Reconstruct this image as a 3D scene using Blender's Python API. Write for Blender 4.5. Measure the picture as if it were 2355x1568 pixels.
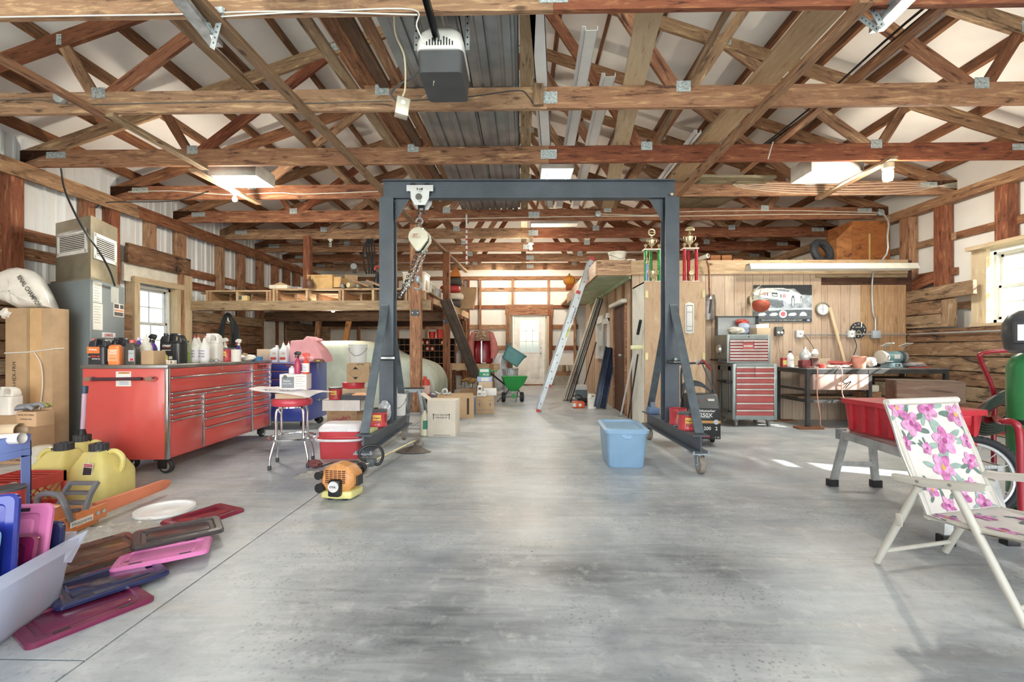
import bpy,bmesh,math,random
from mathutils import Vector as V,Matrix
R=math.radians;rnd=random.Random(11);pi=math.pi
S=bpy.context.scene;COL=S.collection
for o in list(bpy.data.objects):bpy.data.objects.remove(o)
F_,HC,CX,HY=1046.0,1.10,1177.5,803.0
TH=math.atan(20.5/F_)
cam=bpy.data.cameras.new('camera');co=bpy.data.objects.new('camera',cam);COL.objects.link(co)
cam.sensor_width=36;cam.lens=F_/2355*36;cam.shift_y=19/2355;cam.clip_end=300
co.location=(0,0,HC);co.rotation_euler=(R(90),0,TH);S.camera=co
W=bpy.data.worlds.new('sky');S.world=W;W.use_nodes=True
nt=W.node_tree;bg=nt.nodes['Background']
sky=nt.nodes.new('ShaderNodeTexSky');sky.sky_type='NISHITA';sky.sun_disc=False
sky.sun_elevation=R(30);sky.sun_rotation=R(120);sky.air_density=1.0;sky.dust_density=2.0
nt.links.new(sky.outputs[0],bg.inputs[0]);bg.inputs[1].default_value=0.55
def lamp(kind,name,loc,energy,color=(1,1,1),**k):
 l=bpy.data.lights.new(name,kind);l.energy=energy;l.color=color
 for a,b in k.items():setattr(l,a,b)
 o=bpy.data.objects.new(name,l);COL.objects.link(o);o.location=loc;return o
sun=lamp('SUN','sun',(20,-5,12),24.0,(1,.95,.87),angle=R(.6))
SUND=V((-1,.46,-.63)).normalized();sun.rotation_euler=SUND.to_track_quat('-Z','Y').to_euler()
dl=lamp('AREA','open_door_daylight',(.15,-4.4,1.7),450,(.93,.96,1),shape='RECTANGLE',size=11.5,size_y=3.4)
dl.rotation_euler=(R(100),0,0)
S.view_settings.view_transform='Standard';S.view_settings.look='None'
S.view_settings.exposure=0.28;S.view_settings.gamma=1;S.view_settings.use_curve_mapping=False
try:
 S.cycles.max_bounces=8;S.cycles.diffuse_bounces=5;S.cycles.transparent_max_bounces=12
 S.cycles.use_denoising=True;S.cycles.sample_clamp_indirect=8;S.cycles.caustics_refractive=False;S.cycles.caustics_reflective=False
except Exception:pass
cT,sT=math.cos(TH),math.sin(TH)
def at(px,py,D):
 xc=(px-CX)/F_*D
 return V((xc*cT-D*sT,xc*sT+D*cT,HC+(HY-py)/F_*D))
def onZ(px,py,z=0.0):return at(px,py,F_*(HC-z)/(py-HY))
def onX(px,py,x):return at(px,py,x/((px-CX)/F_*cT-sT))
def onY(px,py,y):return at(px,py,y/((px-CX)/F_*sT+cT))
def lin(h):
 h=h.lstrip('#');c=[int(h[i:i+2],16)/255 for i in(0,2,4)]
 return tuple(x/12.92 if x<=.04045 else((x+.055)/1.055)**2.4 for x in c)+(1,)
MC={}
def newmat(key):
 m=bpy.data.materials.new(key);m.use_nodes=True;n=m.node_tree.nodes;l=m.node_tree.links
 return m,n,l,n['Principled BSDF']
def noise(n,l,vec,scale,det=3,rough=.55,dist=0):
 t=n.new('ShaderNodeTexNoise');t.inputs['Scale'].default_value=scale;t.inputs['Detail'].default_value=det
 t.inputs['Roughness'].default_value=rough;t.inputs['Distortion'].default_value=dist
 if vec is not None:l.new(vec,t.inputs['Vector'])
 return t.outputs['Fac']
def ramp(n,l,fac,stops):
 r=n.new('ShaderNodeValToRGB');e=r.color_ramp.elements
 while len(e)<len(stops):e.new(.5)
 for k,(p,c)in zip(e,stops):k.position=p;k.color=lin(c)if isinstance(c,str)else c
 l.new(fac,r.inputs[0]);return r.outputs[0]
def mixc(n,l,fac,a,b,mode='MIX'):
 x=n.new('ShaderNodeMix');x.data_type='RGBA';x.blend_type=mode
 for i,v in((0,fac),(6,a),(7,b)):
  if hasattr(v,'links'):l.new(v,x.inputs[i])
  else:x.inputs[i].default_value=v
 return x.outputs[2]
def mth(n,l,op,a,b=0.0,c=None,clamp=False):
 x=n.new('ShaderNodeMath');x.operation=op;x.use_clamp=clamp
 for i,v in enumerate((a,b)if c is None else(a,b,c)):
  if hasattr(v,'links'):l.new(v,x.inputs[i])
  else:x.inputs[i].default_value=v
 return x.outputs[0]
def P(col,rough=.5,metal=0,var=.06,vs=6,bump=0,bs=80,trans=0,alpha=1,emit=0,coat=0,dirt=None,ds=4,dk=.55):
 """painted / plastic / metal / paper surface with slight unevenness"""
 key=(col,rough,metal,var,vs,bump,bs,trans,alpha,emit,coat,dirt,ds,dk)
 if key in MC:return MC[key]
 m,n,l,p=newmat('surface_'+col.strip('#'))
 tc=n.new('ShaderNodeTexCoord').outputs['Object']
 f=noise(n,l,tc,vs,4)
 c=lin(col);a=tuple(max(0,x*(1-2.2*var))for x in c[:3])+(1,);b=tuple(min(1,x*(1+2.2*var))for x in c[:3])+(1,)
 out=ramp(n,l,f,[(.3,a),(.7,b)])
 if dirt:
  d=ramp(n,l,noise(n,l,tc,ds,6,.7,.4),[(dk,(0,0,0,1)),(min(1,dk+.14),(1,1,1,1))])
  out=mixc(n,l,d,out,lin(dirt))
 l.new(out,p.inputs['Base Color'])
 p.inputs['Roughness'].default_value=rough;p.inputs['Metallic'].default_value=metal
 p.inputs['Transmission Weight'].default_value=trans;p.inputs['Alpha'].default_value=alpha
 p.inputs['Coat Weight'].default_value=coat;p.inputs['Coat Roughness'].default_value=.08
 if emit:
  p.inputs['Emission Color'].default_value=c;p.inputs['Emission Strength'].default_value=emit
 if bump:
  bp=n.new('ShaderNodeBump');bp.inputs['Strength'].default_value=bump;bp.inputs['Distance'].default_value=.01
  l.new(noise(n,l,tc,bs,4),bp.inputs['Height']);l.new(bp.outputs[0],p.inputs['Normal'])
 MC[key]=m;return m
def wood(light,mid,dark,stain=.3,hue=.12,rough=.75,knots=True,streak=9):
 """sawn timber; the grain runs along the board's own X"""
 key=('w',light,mid,dark,stain,hue,rough,knots,streak)
 if key in MC:return MC[key]
 m,n,l,p=newmat('timber_'+mid.strip('#'))
 tc=n.new('ShaderNodeTexCoord').outputs['Object'];oi=n.new('ShaderNodeObjectInfo').outputs['Random']
 off=n.new('ShaderNodeCombineXYZ');l.new(mth(n,l,'MULTIPLY',oi,37.0),off.inputs[0]);l.new(mth(n,l,'MULTIPLY',oi,11.0),off.inputs[1]);l.new(mth(n,l,'MULTIPLY',oi,53.0),off.inputs[2])
 va=n.new('ShaderNodeVectorMath');l.new(tc,va.inputs[0]);l.new(off.outputs[0],va.inputs[1])
 mp=n.new('ShaderNodeMapping');mp.inputs['Scale'].default_value=(1.1,streak,streak);l.new(va.outputs[0],mp.inputs[0])
 g=noise(n,l,mp.outputs[0],3.2,6,.65,.6)
 col=ramp(n,l,g,[(.33,dark),(.45,mid),(.54,mid),(.68,light)])
 mp2=n.new('ShaderNodeMapping');mp2.inputs['Scale'].default_value=(.9,2.6,2.6);l.new(va.outputs[0],mp2.inputs[0])
 s=ramp(n,l,noise(n,l,mp2.outputs[0],1.7,5,.7,1.2),[(.53,(0,0,0,1)),(.66,(1,1,1,1))])
 col=mixc(n,l,mth(n,l,'MULTIPLY',s,stain),col,lin(dark))
 if knots:
  mp3=n.new('ShaderNodeMapping');mp3.inputs['Scale'].default_value=(1.0,2.4,2.4);l.new(va.outputs[0],mp3.inputs[0])
  vo=n.new('ShaderNodeTexVoronoi');vo.inputs['Scale'].default_value=1.9;l.new(mp3.outputs[0],vo.inputs['Vector'])
  k=ramp(n,l,vo.outputs['Distance'],[(.05,(1,1,1,1)),(.11,(0,0,0,1))])
  col=mixc(n,l,mth(n,l,'MULTIPLY',k,.8),col,lin('#3a2216'))
 hs=n.new('ShaderNodeHueSaturation');l.new(col,hs.inputs['Color'])
 l.new(mth(n,l,'MULTIPLY_ADD',oi,hue*3.0,1-hue*1.5),hs.inputs['Value'])
 l.new(mth(n,l,'MULTIPLY_ADD',oi,-hue*1.5,1+hue*.75),hs.inputs['Saturation'])
 l.new(mth(n,l,'MULTIPLY_ADD',oi,hue*.16,.5-hue*.08),hs.inputs['Hue']);l.new(hs.outputs[0],p.inputs['Base Color']);p.inputs['Roughness'].default_value=rough
 bp=n.new('ShaderNodeBump');bp.inputs['Strength'].default_value=.25;bp.inputs['Distance'].default_value=.004
 l.new(g,bp.inputs['Height']);l.new(bp.outputs[0],p.inputs['Normal'])
 MC[key]=m;return m
W_RED=wood('#c0946c','#94654a','#4a2b1e',.55,.2)
W_BRN=wood('#bb946c','#8f674a','#452a1d',.5,.2)
W_PURL=wood('#9a6c42','#764c2e','#30190f',.7)
W_OLD=wood('#b39a7c','#947a5e','#5d4936',.35)
W_NEW=wood('#cdb596','#bb9e7c','#9a7c5c',.12,.06)
W_PALE=wood('#d9c8ac','#ccb796','#ae9270',.08,.06)
W_PLANK=wood('#b59a7c','#8f7257','#4d382a',.6,.16)
W_DARK=wood('#7a5a42','#5c4130','#2d1d15',.4)
W_STAIN=wood('#b39778','#866a50','#2c2019',1.0,.14,knots=True,streak=6)
W_PAN=wood('#cbb5a0','#bda58f','#a78e78',.12,.05,.6,False,12)
W_PAN2=wood('#c6a684','#b08c68','#8a684a',.25,.08,.55,False,12)
W_PLY=wood('#d2b89a','#c4a586','#ab8a6c',.2,.04,.6,False,4)
WHITE=P('#d9d8d5',.45);OFFW=P('#dedacd',.5);BLK=P('#1b1c1e',.45);DKG=P('#3a3d40',.5)
STEEL=P('#b9bdc0',.35,.9,.1);CHROME=P('#dfe2e6',.09,1,.03);GALV=P('#c3cbd0',.42,.6,.15,12)
CARD=P('#b89a78',.8,0,.06,5);CARD2=P('#b08e6c',.8,0,.08,4);CARDL=P('#c8b296',.8,0,.05,4);PAPER=P('#dedcd8',.8,0,.02)
RUB=P('#26272a',.7,0,.15);INK=P('#2a2826',.7,0,.02);INKR=P('#a3243a',.6,0,.02);INKW=P('#f2f0ea',.6,0,.02)
def glassy(col,rough=.05,w=.93):
 """clear plastic or glass that lets light straight through, with a surface gleam"""
 key=('g',col,rough,w)
 if key in MC:return MC[key]
 m,n,l,p=newmat('clear_'+col.strip('#'))
 p.inputs['Base Color'].default_value=lin(col);p.inputs['Roughness'].default_value=rough
 t=n.new('ShaderNodeBsdfTransparent');t.inputs[0].default_value=lin(col)
 x=n.new('ShaderNodeMixShader');x.inputs[0].default_value=w
 l.new(p.outputs[0],x.inputs[1]);l.new(t.outputs[0],x.inputs[2]);l.new(x.outputs[0],n['Material Output'].inputs[0])
 MC[key]=m;return m
class B:
 def __init__(s):s.v=[];s.f=[];s.s=[]
 def add(s,vs,fs,sm=False,m=None):
  n=len(s.v);s.v+=[tuple(m@V(p))if m else tuple(p)for p in vs]
  s.f+=[tuple(i+n for i in f)for f in fs];s.s+=[sm]*len(fs);return s
 def bx(s,x0,x1,y0,y1,z0,z1,m=None):
  return s.add([(x0,y0,z0),(x1,y0,z0),(x1,y1,z0),(x0,y1,z0),(x0,y0,z1),(x1,y0,z1),(x1,y1,z1),(x0,y1,z1)],[(0,3,2,1),(4,5,6,7),(0,1,5,4),(1,2,6,5),(2,3,7,6),(3,0,4,7)],False,m)
 def bc(s,x,y,z,sx,sy,sz,m=None):return s.bx(x-sx/2,x+sx/2,y-sy/2,y+sy/2,z-sz/2,z+sz/2,m)
 def bar(s,p,q,w,h,up=(0,0,1)):
  m,L=frame(p,q,up);return s.bx(0,L,-w/2,w/2,-h/2,h/2,m)
 def tube(s,pts,r,n=8,closed=False,cap=True,sq=1.0):
  pts=[V(p)for p in pts];N=len(pts);rr=r if isinstance(r,(list,tuple))else[r]*N;rings=[];u=None
  for i,p in enumerate(pts):
   a=pts[(i-1)%N]if(i or closed)else p;b=pts[(i+1)%N]if(i<N-1 or closed)else p
   t=(b-a).normalized()
   if u is None:u=t.orthogonal().normalized()
   else:
    u=u-t*u.dot(t);u=u.normalized()if u.length>1e-6 else t.orthogonal().normalized()
   w=t.cross(u);rings.append([p+(u*math.cos(2*pi*k/n)+w*math.sin(2*pi*k/n)*sq)*rr[i]for k in range(n)])
  return s.loft(rings,closed,cap)
 def loft(s,rings,closed=False,cap=True,sm=True,m=None):
  n=len(rings[0]);vs=[p for r in rings for p in r];fs=[];K=len(rings)
  for i in range(K if closed else K-1):
   j=(i+1)%K
   for k in range(n):fs.append((i*n+k,i*n+(k+1)%n,j*n+(k+1)%n,j*n+k))
  s.add(vs,fs,sm,m)
  if cap and not closed:s.add(rings[0],[tuple(range(n))[::-1]],False,m);s.add(rings[-1],[tuple(range(n))],False,m)
  return s
 def lathe(s,prof,n=20,c=(0,0,0),ax='z',m=None,cap=True,a0=0):
  rings=[]
  for r,h in prof:
   g=[]
   for k in range(n):
    a=2*pi*k/n+a0;x,y=max(r,1e-4)*math.cos(a),max(r,1e-4)*math.sin(a)
    q=(x,y,h)if ax=='z' else(h,x,y)if ax=='x' else(y,h,x)
    g.append((q[0]+c[0],q[1]+c[1],q[2]+c[2]))
   rings.append(g)
  return s.loft(rings,False,cap,True,m)
 def prism(s,poly,d0,d1,ax='y',m=None):
  f={'y':lambda a,b,d:(a,d,b),'x':lambda a,b,d:(d,a,b),'z':lambda a,b,d:(a,b,d)}[ax]
  return s.loft([[f(a,b,d0)for a,b in poly],[f(a,b,d1)for a,b in poly]],False,True,False,m)
 def grid(s,fn,nu,nv,sm=True):
  vs=[fn(i/nu,j/nv)for i in range(nu+1)for j in range(nv+1)]
  return s.add(vs,[(i*(nv+1)+j,(i+1)*(nv+1)+j,(i+1)*(nv+1)+j+1,i*(nv+1)+j+1)for i in range(nu)for j in range(nv)],sm)
 def rbox(s,x0,x1,y0,y1,z0,z1,r,n=4,top=None,m=None,cap=True):
  """upright box with rounded vertical corners; top=(grow_x, grow_y) flares the upper rim"""
  gx,gy=top or(0,0)
  return s.loft([rrect(x0,x1,y0,y1,r,n,z0),rrect(x0-gx,x1+gx,y0-gy,y1+gy,r,n,z1)],False,cap,True,m)
def rrect(x0,x1,y0,y1,r,n=4,z=0.0):
 o=[]
 for cx,cy,a in((x1-r,y1-r,0),(x0+r,y1-r,90),(x0+r,y0+r,180),(x1-r,y0+r,270)):
  for k in range(n+1):t=R(a+90*k/n);o.append((cx+r*math.cos(t),cy+r*math.sin(t),z))
 return o
def frame(p,q,up=(0,0,1)):
 p,q,up=V(p),V(q),V(up);x=(q-p);L=x.length;x.normalize();y=up.cross(x)
 if y.length<1e-4:y=V((0,1,0)).cross(x)if abs(x.y)<.9 else V((1,0,0)).cross(x)
 y.normalize();z=x.cross(y)
 return Matrix(((x.x,y.x,z.x,p.x),(x.y,y.y,z.y,p.y),(x.z,y.z,z.z,p.z),(0,0,0,1))),L
def mesh(b,name,bev=0,seg=2,ang=38,sub=0):
 bm=bmesh.new();vs=[bm.verts.new(p)for p in b.v]
 for f,sm in zip(b.f,b.s):
  try:fc=bm.faces.new([vs[i]for i in f]);fc.smooth=sm or bev>0
  except ValueError:pass
 bmesh.ops.remove_doubles(bm,verts=bm.verts,dist=1e-5)
 bmesh.ops.recalc_face_normals(bm,faces=bm.faces)
 if bev:
  es=[e for e in bm.edges if len(e.link_faces)==2 and e.calc_face_angle(0)>R(30)]
  bmesh.ops.bevel(bm,geom=es,offset=bev,segments=seg,affect='EDGES',clamp_overlap=True,profile=.5)
  for fc in bm.faces:fc.smooth=True
 me=bpy.data.meshes.new(name);bm.to_mesh(me);bm.free()
 if any(q.use_smooth for q in me.polygons):me.set_sharp_from_angle(angle=R(ang))
 return me
def wm(o):
 m=o.matrix_basis.copy()
 return wm(o.parent)@m if o.parent else m
def link(o,par=None):COL.objects.link(o);o.parent=par;return o
def mk(b,name,mat,par=None,loc=(0,0,0),rot=(0,0,0),bev=0,seg=2,ang=38,kind=None):
 me=mesh(b,name,bev,seg,ang)if isinstance(b,B)else b
 if not me.materials:me.materials.append(mat)
 o=link(bpy.data.objects.new(name,me),par);o.location=loc;o.rotation_euler=rot
 if kind:o['kind']=kind
 return o
BM={}
def beam(name,p,q,w,h,mat,par=None,up=(0,0,1),kind=None,bev=0):
 """a board from p to q in world space, its mesh lying along its own X so that the grain follows it; w across, h along up"""
 m,L=frame(p,q,up);key=(round(L,3),w,h,mat.name,bev)
 if key not in BM:
  me=mesh(B().bx(0,L,-w/2,w/2,-h/2,h/2),name,bev,1);me.materials.append(mat);BM[key]=me
 o=link(bpy.data.objects.new(name,BM[key]),par)
 o.matrix_basis=(wm(par).inverted()@m)if par else m
 if kind:o['kind']=kind
 return o
def tag(o,label,cat,grp=None,kind=None):
 o['label']=label;o['category']=cat
 if grp:o['group']=grp
 if kind:o['kind']=kind
 return o
def T(name,label,cat,loc=(0,0,0),rz=0,grp=None,rot=None):
 o=link(bpy.data.objects.new(name,None));o.empty_display_size=.05
 o.location=loc;o.rotation_euler=rot or(0,0,rz);return tag(o,label,cat,grp)
def dup(r,loc=None,rz=None,label=None,grp=None,rot=None,sc=None):
 def cp(o,par):
  c=link(o.copy(),par)
  for ch in o.children:cp(ch,c)
  return c
 c=cp(r,None)
 if loc is not None:c.location=loc
 if rz is not None:c.rotation_euler=(0,0,rz)
 if rot is not None:c.rotation_euler=rot
 if sc is not None:c.scale=(sc,)*3 if isinstance(sc,(int,float))else sc
 if label:c['label']=label
 if grp:c['group']=grp
 return c
TC={}
def txt(s,par,loc,rot,width,mat=None,name='lettering',hs=1.0,bold=0.0,al='CENTER'):
 """flat print: one line of letters fitted to the given width, read along local x after rot"""
 mat=mat or INK;k=(s,bold>0,mat.name)
 if k not in TC:
  c=bpy.data.curves.new(name,'FONT');c.body=s;c.align_x='CENTER';c.align_y='CENTER';c.offset=.02 if bold else 0;c.resolution_u=2
  o=bpy.data.objects.new(name,c);COL.objects.link(o);me=bpy.data.meshes.new_from_object(o);bpy.data.objects.remove(o);bpy.data.curves.remove(c)
  me.materials.clear();me.materials.append(mat);xs=[v.co.x for v in me.vertices];TC[k]=(me,max(.05,max(xs)-min(xs)))
 me,w=TC[k];o=link(bpy.data.objects.new(name,me),par);o.location=loc;o.rotation_euler=rot;q=width/w;o.scale=(q,q*hs,q);return o
FRONT=(R(90),0,0)
RIGHT=(R(90),0,R(90))
LEFT=(R(90),0,R(-90))
TOP=(0,0,0)
def arc(c,r,a0,a1,n,plane='xz'):
 o=[]
 for k in range(n+1):
  a=R(a0+(a1-a0)*k/n);x,y=r*math.cos(a),r*math.sin(a)
  o.append(V(c)+V((x,0,y)if plane=='xz' else(x,y,0)if plane=='xy' else(0,x,y)))
 return o
def spl(pts,n=6):
 """smooth curve through the points (Catmull-Rom)"""
 pts=[V(p)for p in pts];P_=[pts[0]*2-pts[1]]+pts+[pts[-1]*2-pts[-2]];o=[]
 for i in range(1,len(P_)-2):
  a,b,c,d=P_[i-1:i+3]
  for k in range(n):
   t=k/n;o.append(.5*((2*b)+(c-a)*t+(2*a-5*b+4*c-d)*t*t+(3*b-a-3*c+d)*t**3))
 return o+[pts[-1]]
# the building
XL,XR,YB,ZC=-6.1,6.25,14.0,3.32
Y0=-5.0
def ST(name,loc=(0,0,0)):
 o=link(bpy.data.objects.new(name,None));o.location=loc;o['kind']='structure';return o
def concrete():
 m,n,l,p=newmat('concrete');tc=n.new('ShaderNodeTexCoord').outputs['Object'];bw=[(0,0,0,1),(1,1,1,1)]
 def rp(f,a,b,k=1.0):return mth(n,l,'MULTIPLY',ramp(n,l,f,[(a,bw[0]),(b,bw[1])]if a<b else[(b,bw[1]),(a,bw[0])]),k)
 mid=noise(n,l,tc,1.9,8,.68,.4);fine=noise(n,l,tc,26,6,.75)
 mp=n.new('ShaderNodeMapping');mp.inputs['Scale'].default_value=(1.3,9,1);mp.inputs['Rotation'].default_value=(0,0,.35);l.new(tc,mp.inputs[0])
 strk=noise(n,l,mp.outputs[0],1.5,5,.6,.9)
 col=ramp(n,l,mid,[(.28,'#979da2'),(.45,'#b1b6b9'),(.56,'#bfc2c3'),(.72,'#d3d3d2')])
 col=mixc(n,l,rp(noise(n,l,tc,.75,5,.6,.5),.5,.68,.5),col,lin('#9aa5b4'))
 col=mixc(n,l,rp(noise(n,l,mp.outputs[0],.55,5,.65,.4),.54,.7,.35),col,lin('#b3a692'))
 col=mixc(n,l,rp(strk,.44,.82,.4),col,lin('#7b8188'))
 sep=n.new('ShaderNodeSeparateXYZ');l.new(tc,sep.inputs[0]);acc=None
 for(x,y,rx,ry,k)in[(.2,2.25,.85,.32,1.0),(-.35,1.78,.75,.36,1.0),(.15,1.45,.6,.22,.9),(.95,2.35,.45,.3,.9),(-.2,3.1,.75,.45,.6),(.75,1.75,.8,.25,.7),(1.2,3.1,.7,.5,.5),(-.85,2.0,.35,.3,.7),(.3,4.6,.6,.9,.4),(-2.75,4.9,.55,.4,1.0),(-2.0,3.4,.5,.35,.5),(2.3,2.5,.6,.4,.6),(1.5,1.6,.5,.25,.7),(-.1,5.6,.4,.8,.5),(1.9,3.3,.4,.5,.5)]:
  dx=mth(n,l,'MULTIPLY',mth(n,l,'SUBTRACT',sep.outputs[0],x),1/rx);dy=mth(n,l,'MULTIPLY',mth(n,l,'SUBTRACT',sep.outputs[1],y),1/ry)
  d=mth(n,l,'ADD',mth(n,l,'MULTIPLY',dx,dx),mth(n,l,'MULTIPLY',dy,dy))
  e=mth(n,l,'MULTIPLY',mth(n,l,'POWER',2.718,mth(n,l,'MULTIPLY',d,-1.0)),k)
  acc=e if acc is None else mth(n,l,'MAXIMUM',acc,e)
 brk=mth(n,l,'ADD',mth(n,l,'MULTIPLY',strk,.5),mth(n,l,'MULTIPLY',noise(n,l,tc,2.6,7,.62,.6),.6))
 col=mixc(n,l,mth(n,l,'MULTIPLY',acc,mth(n,l,'MULTIPLY_ADD',rp(brk,.36,.72),.75,.3),None,True),col,lin('#4b5056'))
 vo=n.new('ShaderNodeTexVoronoi');vo.inputs['Scale'].default_value=42;l.new(tc,vo.inputs['Vector'])
 pit=mth(n,l,'MULTIPLY',rp(vo.outputs['Distance'],.34,.16),rp(noise(n,l,tc,1.5,6,.7),.46,.62,.55))
 col=mixc(n,l,pit,col,lin('#4e5358'))
 col=mixc(n,l,rp(fine,.46,.32,.3),col,lin('#70767c'));col=mixc(n,l,rp(noise(n,l,tc,9,7,.7),.55,.7,.4),col,lin('#d2d3d2'))
 l.new(col,p.inputs['Base Color'])
 l.new(mth(n,l,'MULTIPLY_ADD',mid,.5,.13),p.inputs['Roughness']);p.inputs['Specular IOR Level'].default_value=.5
 bp=n.new('ShaderNodeBump');bp.inputs['Strength'].default_value=.2;bp.inputs['Distance'].default_value=.004
 l.new(mth(n,l,'ADD',fine,mth(n,l,'MULTIPLY',mid,2.0)),bp.inputs['Height']);l.new(bp.outputs[0],p.inputs['Normal'])
 return m
CONC=concrete()
JX,JY=-1.54,1.58
floor=mk(B().bx(XL-.2,XR+.2,Y0,YB+.2,-.14,-.03),'floor',CONC,kind='structure')
for x0,x1 in((XL-.2,JX-.005),(JX+.005,XR+.2)):
 for y0,y1 in((Y0,JY-.005),(JY+.005,YB+.2))if x0<-2 else((Y0,YB+.2),):
  mk(B().bx(x0,x1,y0,y1,-.03,0),'slab',CONC,floor)
mk(B().bx(-60,60,-60,70,-.4,-.2),'ground',P('#8fa27a',.95,0,.15,.6),kind='structure')
XC=.1;PK=5.5;SL=1/3.0
def tz(x):return PK-abs(x-XC)*SL
INS=P('#f4f3f0',.42,0,.02,3,.5,3.5)
rb=B()
for s in(-1,1):
 xe=XC+s*6.6;o=.235
 rb.add([(XC,Y0+1,PK+o),(xe,Y0+1,tz(xe)+o),(xe,YB+.1,tz(xe)+o),(XC,YB+.1,PK+o),(XC,Y0+1,PK+o+.05),(xe,Y0+1,tz(xe)+o+.05),(xe,YB+.1,tz(xe)+o+.05),(XC,YB+.1,PK+o+.05)],[(0,1,2,3),(4,7,6,5),(0,4,5,1),(1,5,6,2),(2,6,7,3),(3,7,4,0)])
ceiling=mk(rb,'ceiling',INS,kind='structure')
for k in range(-10,11):
 if k==0:continue
 x=XC+.61*k-(.2 if k>0 else-.2);up=(-SL if x<XC else SL,0,1)
 beam('purlin',(x,Y0+1,tz(x)+.158),(x,YB,tz(x)+.158),.04,.14,W_PURL,ceiling,up)
PLATE=P('#b9c2c4',.4,.5,.2,60,.8,90)
HALF=6.2;BZ=ZC+.1
ords='first second third fourth fifth sixth seventh eighth ninth'.split()
def truss(i,y):
 t=T('roof_truss','%s wooden roof truss counted from the camera, red-brown chords and webs'%ords[i],'roof truss',(XC,y,ZC),0,'roof trusses');t['kind']='structure' if False else 'thing'
 def q(x,z):return(XC+x,y,z)
 j=.25*rnd.random()
 beam('bottom_chord',q(-HALF,BZ),q(j,BZ),.04,.2,W_RED,t);beam('bottom_chord',q(j+.002,BZ),q(HALF,BZ),.04,.2,W_RED,t)
 for s in(-1,1):
  beam('top_chord',q(s*(HALF+.25),tz(XC+HALF+.25)),q(0,PK),.04,.15,W_BRN,t)
  T1=(s*4.45,PK-4.45*SL);T2=(s*2.3,PK-2.3*SL)
  for a,b,w in(((s*4.12,BZ+.06),T1,.1),((s*4.0,BZ+.06),T2,.12),(T2,(s*1.45,BZ+.06),.1),((s*1.33,BZ+.06),(s*.05,PK-.08),.12)):
   beam('web',(XC+a[0],y+.002,a[1]),(XC+b[0],y+.002,b[1]),.036,w,W_RED if w>.1 else W_BRN,t,(s,0,2))
  beam('heel_block',q(s*(HALF-.02),BZ+.06),q(s*(HALF-.35),BZ+.06),.036,.1,W_BRN,t)
  for x,z,w,h in((s*4.07,BZ+.09,.13,.10),(s*1.39,BZ+.09,.13,.10),(T2[0],T2[1],.16,.08),(s*5.75,BZ+.04,.24,.075),(s*.1,PK-.03,.12,.1),(T1[0],T1[1],.05,.1)):
   mk(B().bc(x,-.0225,z-ZC,w,.003,h),'gusset_plate',PLATE,t)
 mk(B().bc(j,-.0225,BZ-ZC,.19,.003,.11),'gusset_plate',PLATE,t)
for i in range(9):truss(i,3.0+1.22*i)
def board(name,a,b,w,h,mat,label,grp='long bracing boards',cat='board',up=(0,0,1)):
 return tag(beam(name,a,b,w,h,mat,None,up,bev=.003),label,cat,grp)
ZU,ZT=ZC-.022,ZC+.223
board('bracing_board',(-2.05,2.5,ZU),(-1.85,8.3,ZU),.1,.04,W_OLD,'long weathered bracing board under the trusses running to the blue gantry')
board('bracing_board',(-1.83,8.3,ZU),(-1.55,12.9,ZU),.1,.04,W_OLD,'far length of weathered bracing board ending above the loft post')
board('bracing_board',(-2.55,2.7,ZT),(-2.5,8.2,ZT),.1,.04,W_OLD,'grey weathered board lying on top of the truss chords beside the metal channel')
board('bracing_board',(-3.95,2.4,ZU),(-3.93,4.27,ZU),.09,.04,W_RED,'red-brown bracing board under the nearest trusses with a grey box at its end')
board('bracing_board',(-3.86,4.18,ZU-.0),(-3.84,5.46,ZU),.09,.04,W_OLD,'short grey board nailed across under two trusses')
board('bracing_board',(-3.95,5.40,ZU-.04),(-3.88,6.66,ZU-.04),.09,.04,W_BRN,'short brown board carrying the bare bulb above the red tool chest')
board('bracing_board',(2.18,2.9,ZU),(2.24,6.75,ZU),.1,.04,W_BRN,'long brown bracing board under the trusses ending at the gantry')
board('bracing_board',(3.0,2.5,ZT),(3.05,6.3,ZT),.09,.04,W_BRN,'brown board on top of the truss chords with black cables along it')
board('bracing_board',(4.28,5.3,ZU),(4.33,6.72,ZU),.09,.04,W_BRN,'short brown board beside the jelly-jar lamp')
board('bracing_board',(.05,2.6,ZT),(.07,12.9,ZT),.12,.04,W_OLD,'grey board on the truss chords beside the corrugated sheets')
board('lumber_plank',(.84,2.6,ZT),(1.5,7.95,ZT),.19,.04,W_PALE,'pale clean plank laid across the truss chords near the middle','lumber stored on the trusses','plank')
board('lumber_plank',(2.2,2.6,ZT+.02),(2.25,6.8,ZT+.02),.27,.04,W_NEW,'wide new plank laid across the truss chords','lumber stored on the trusses','plank')
for k,(x0,x1,w,mt,lb)in enumerate(((-1.62,-1.5,.1,W_OLD,'grey-faced plank at the outer edge of the lumber on the trusses'),(-1.46,-1.3,.12,W_BRN,'brown plank in the lumber beside the grey-faced one'),(-1.31,-1.16,.1,W_DARK,'dark plank in the lumber next to the corrugated sheets'),(-1.19,-1.05,.09,W_BRN,'brown plank touching the corrugated sheets'))):
 board('lumber_plank',(x0,2.6,ZT+.03*(k%2)),(x1,6.9+.2*k,ZT+.03*(k%2)),w,.04,mt,lb,'lumber stored on the trusses','plank')
board('bracing_board',(1.5,2.6,ZT+.1),(1.62,5.6,ZT),.05,.03,W_OLD,'thin weathered strip sloping down to the third truss')
VIN=P('#ecebe8',.35,0,.02)
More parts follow.
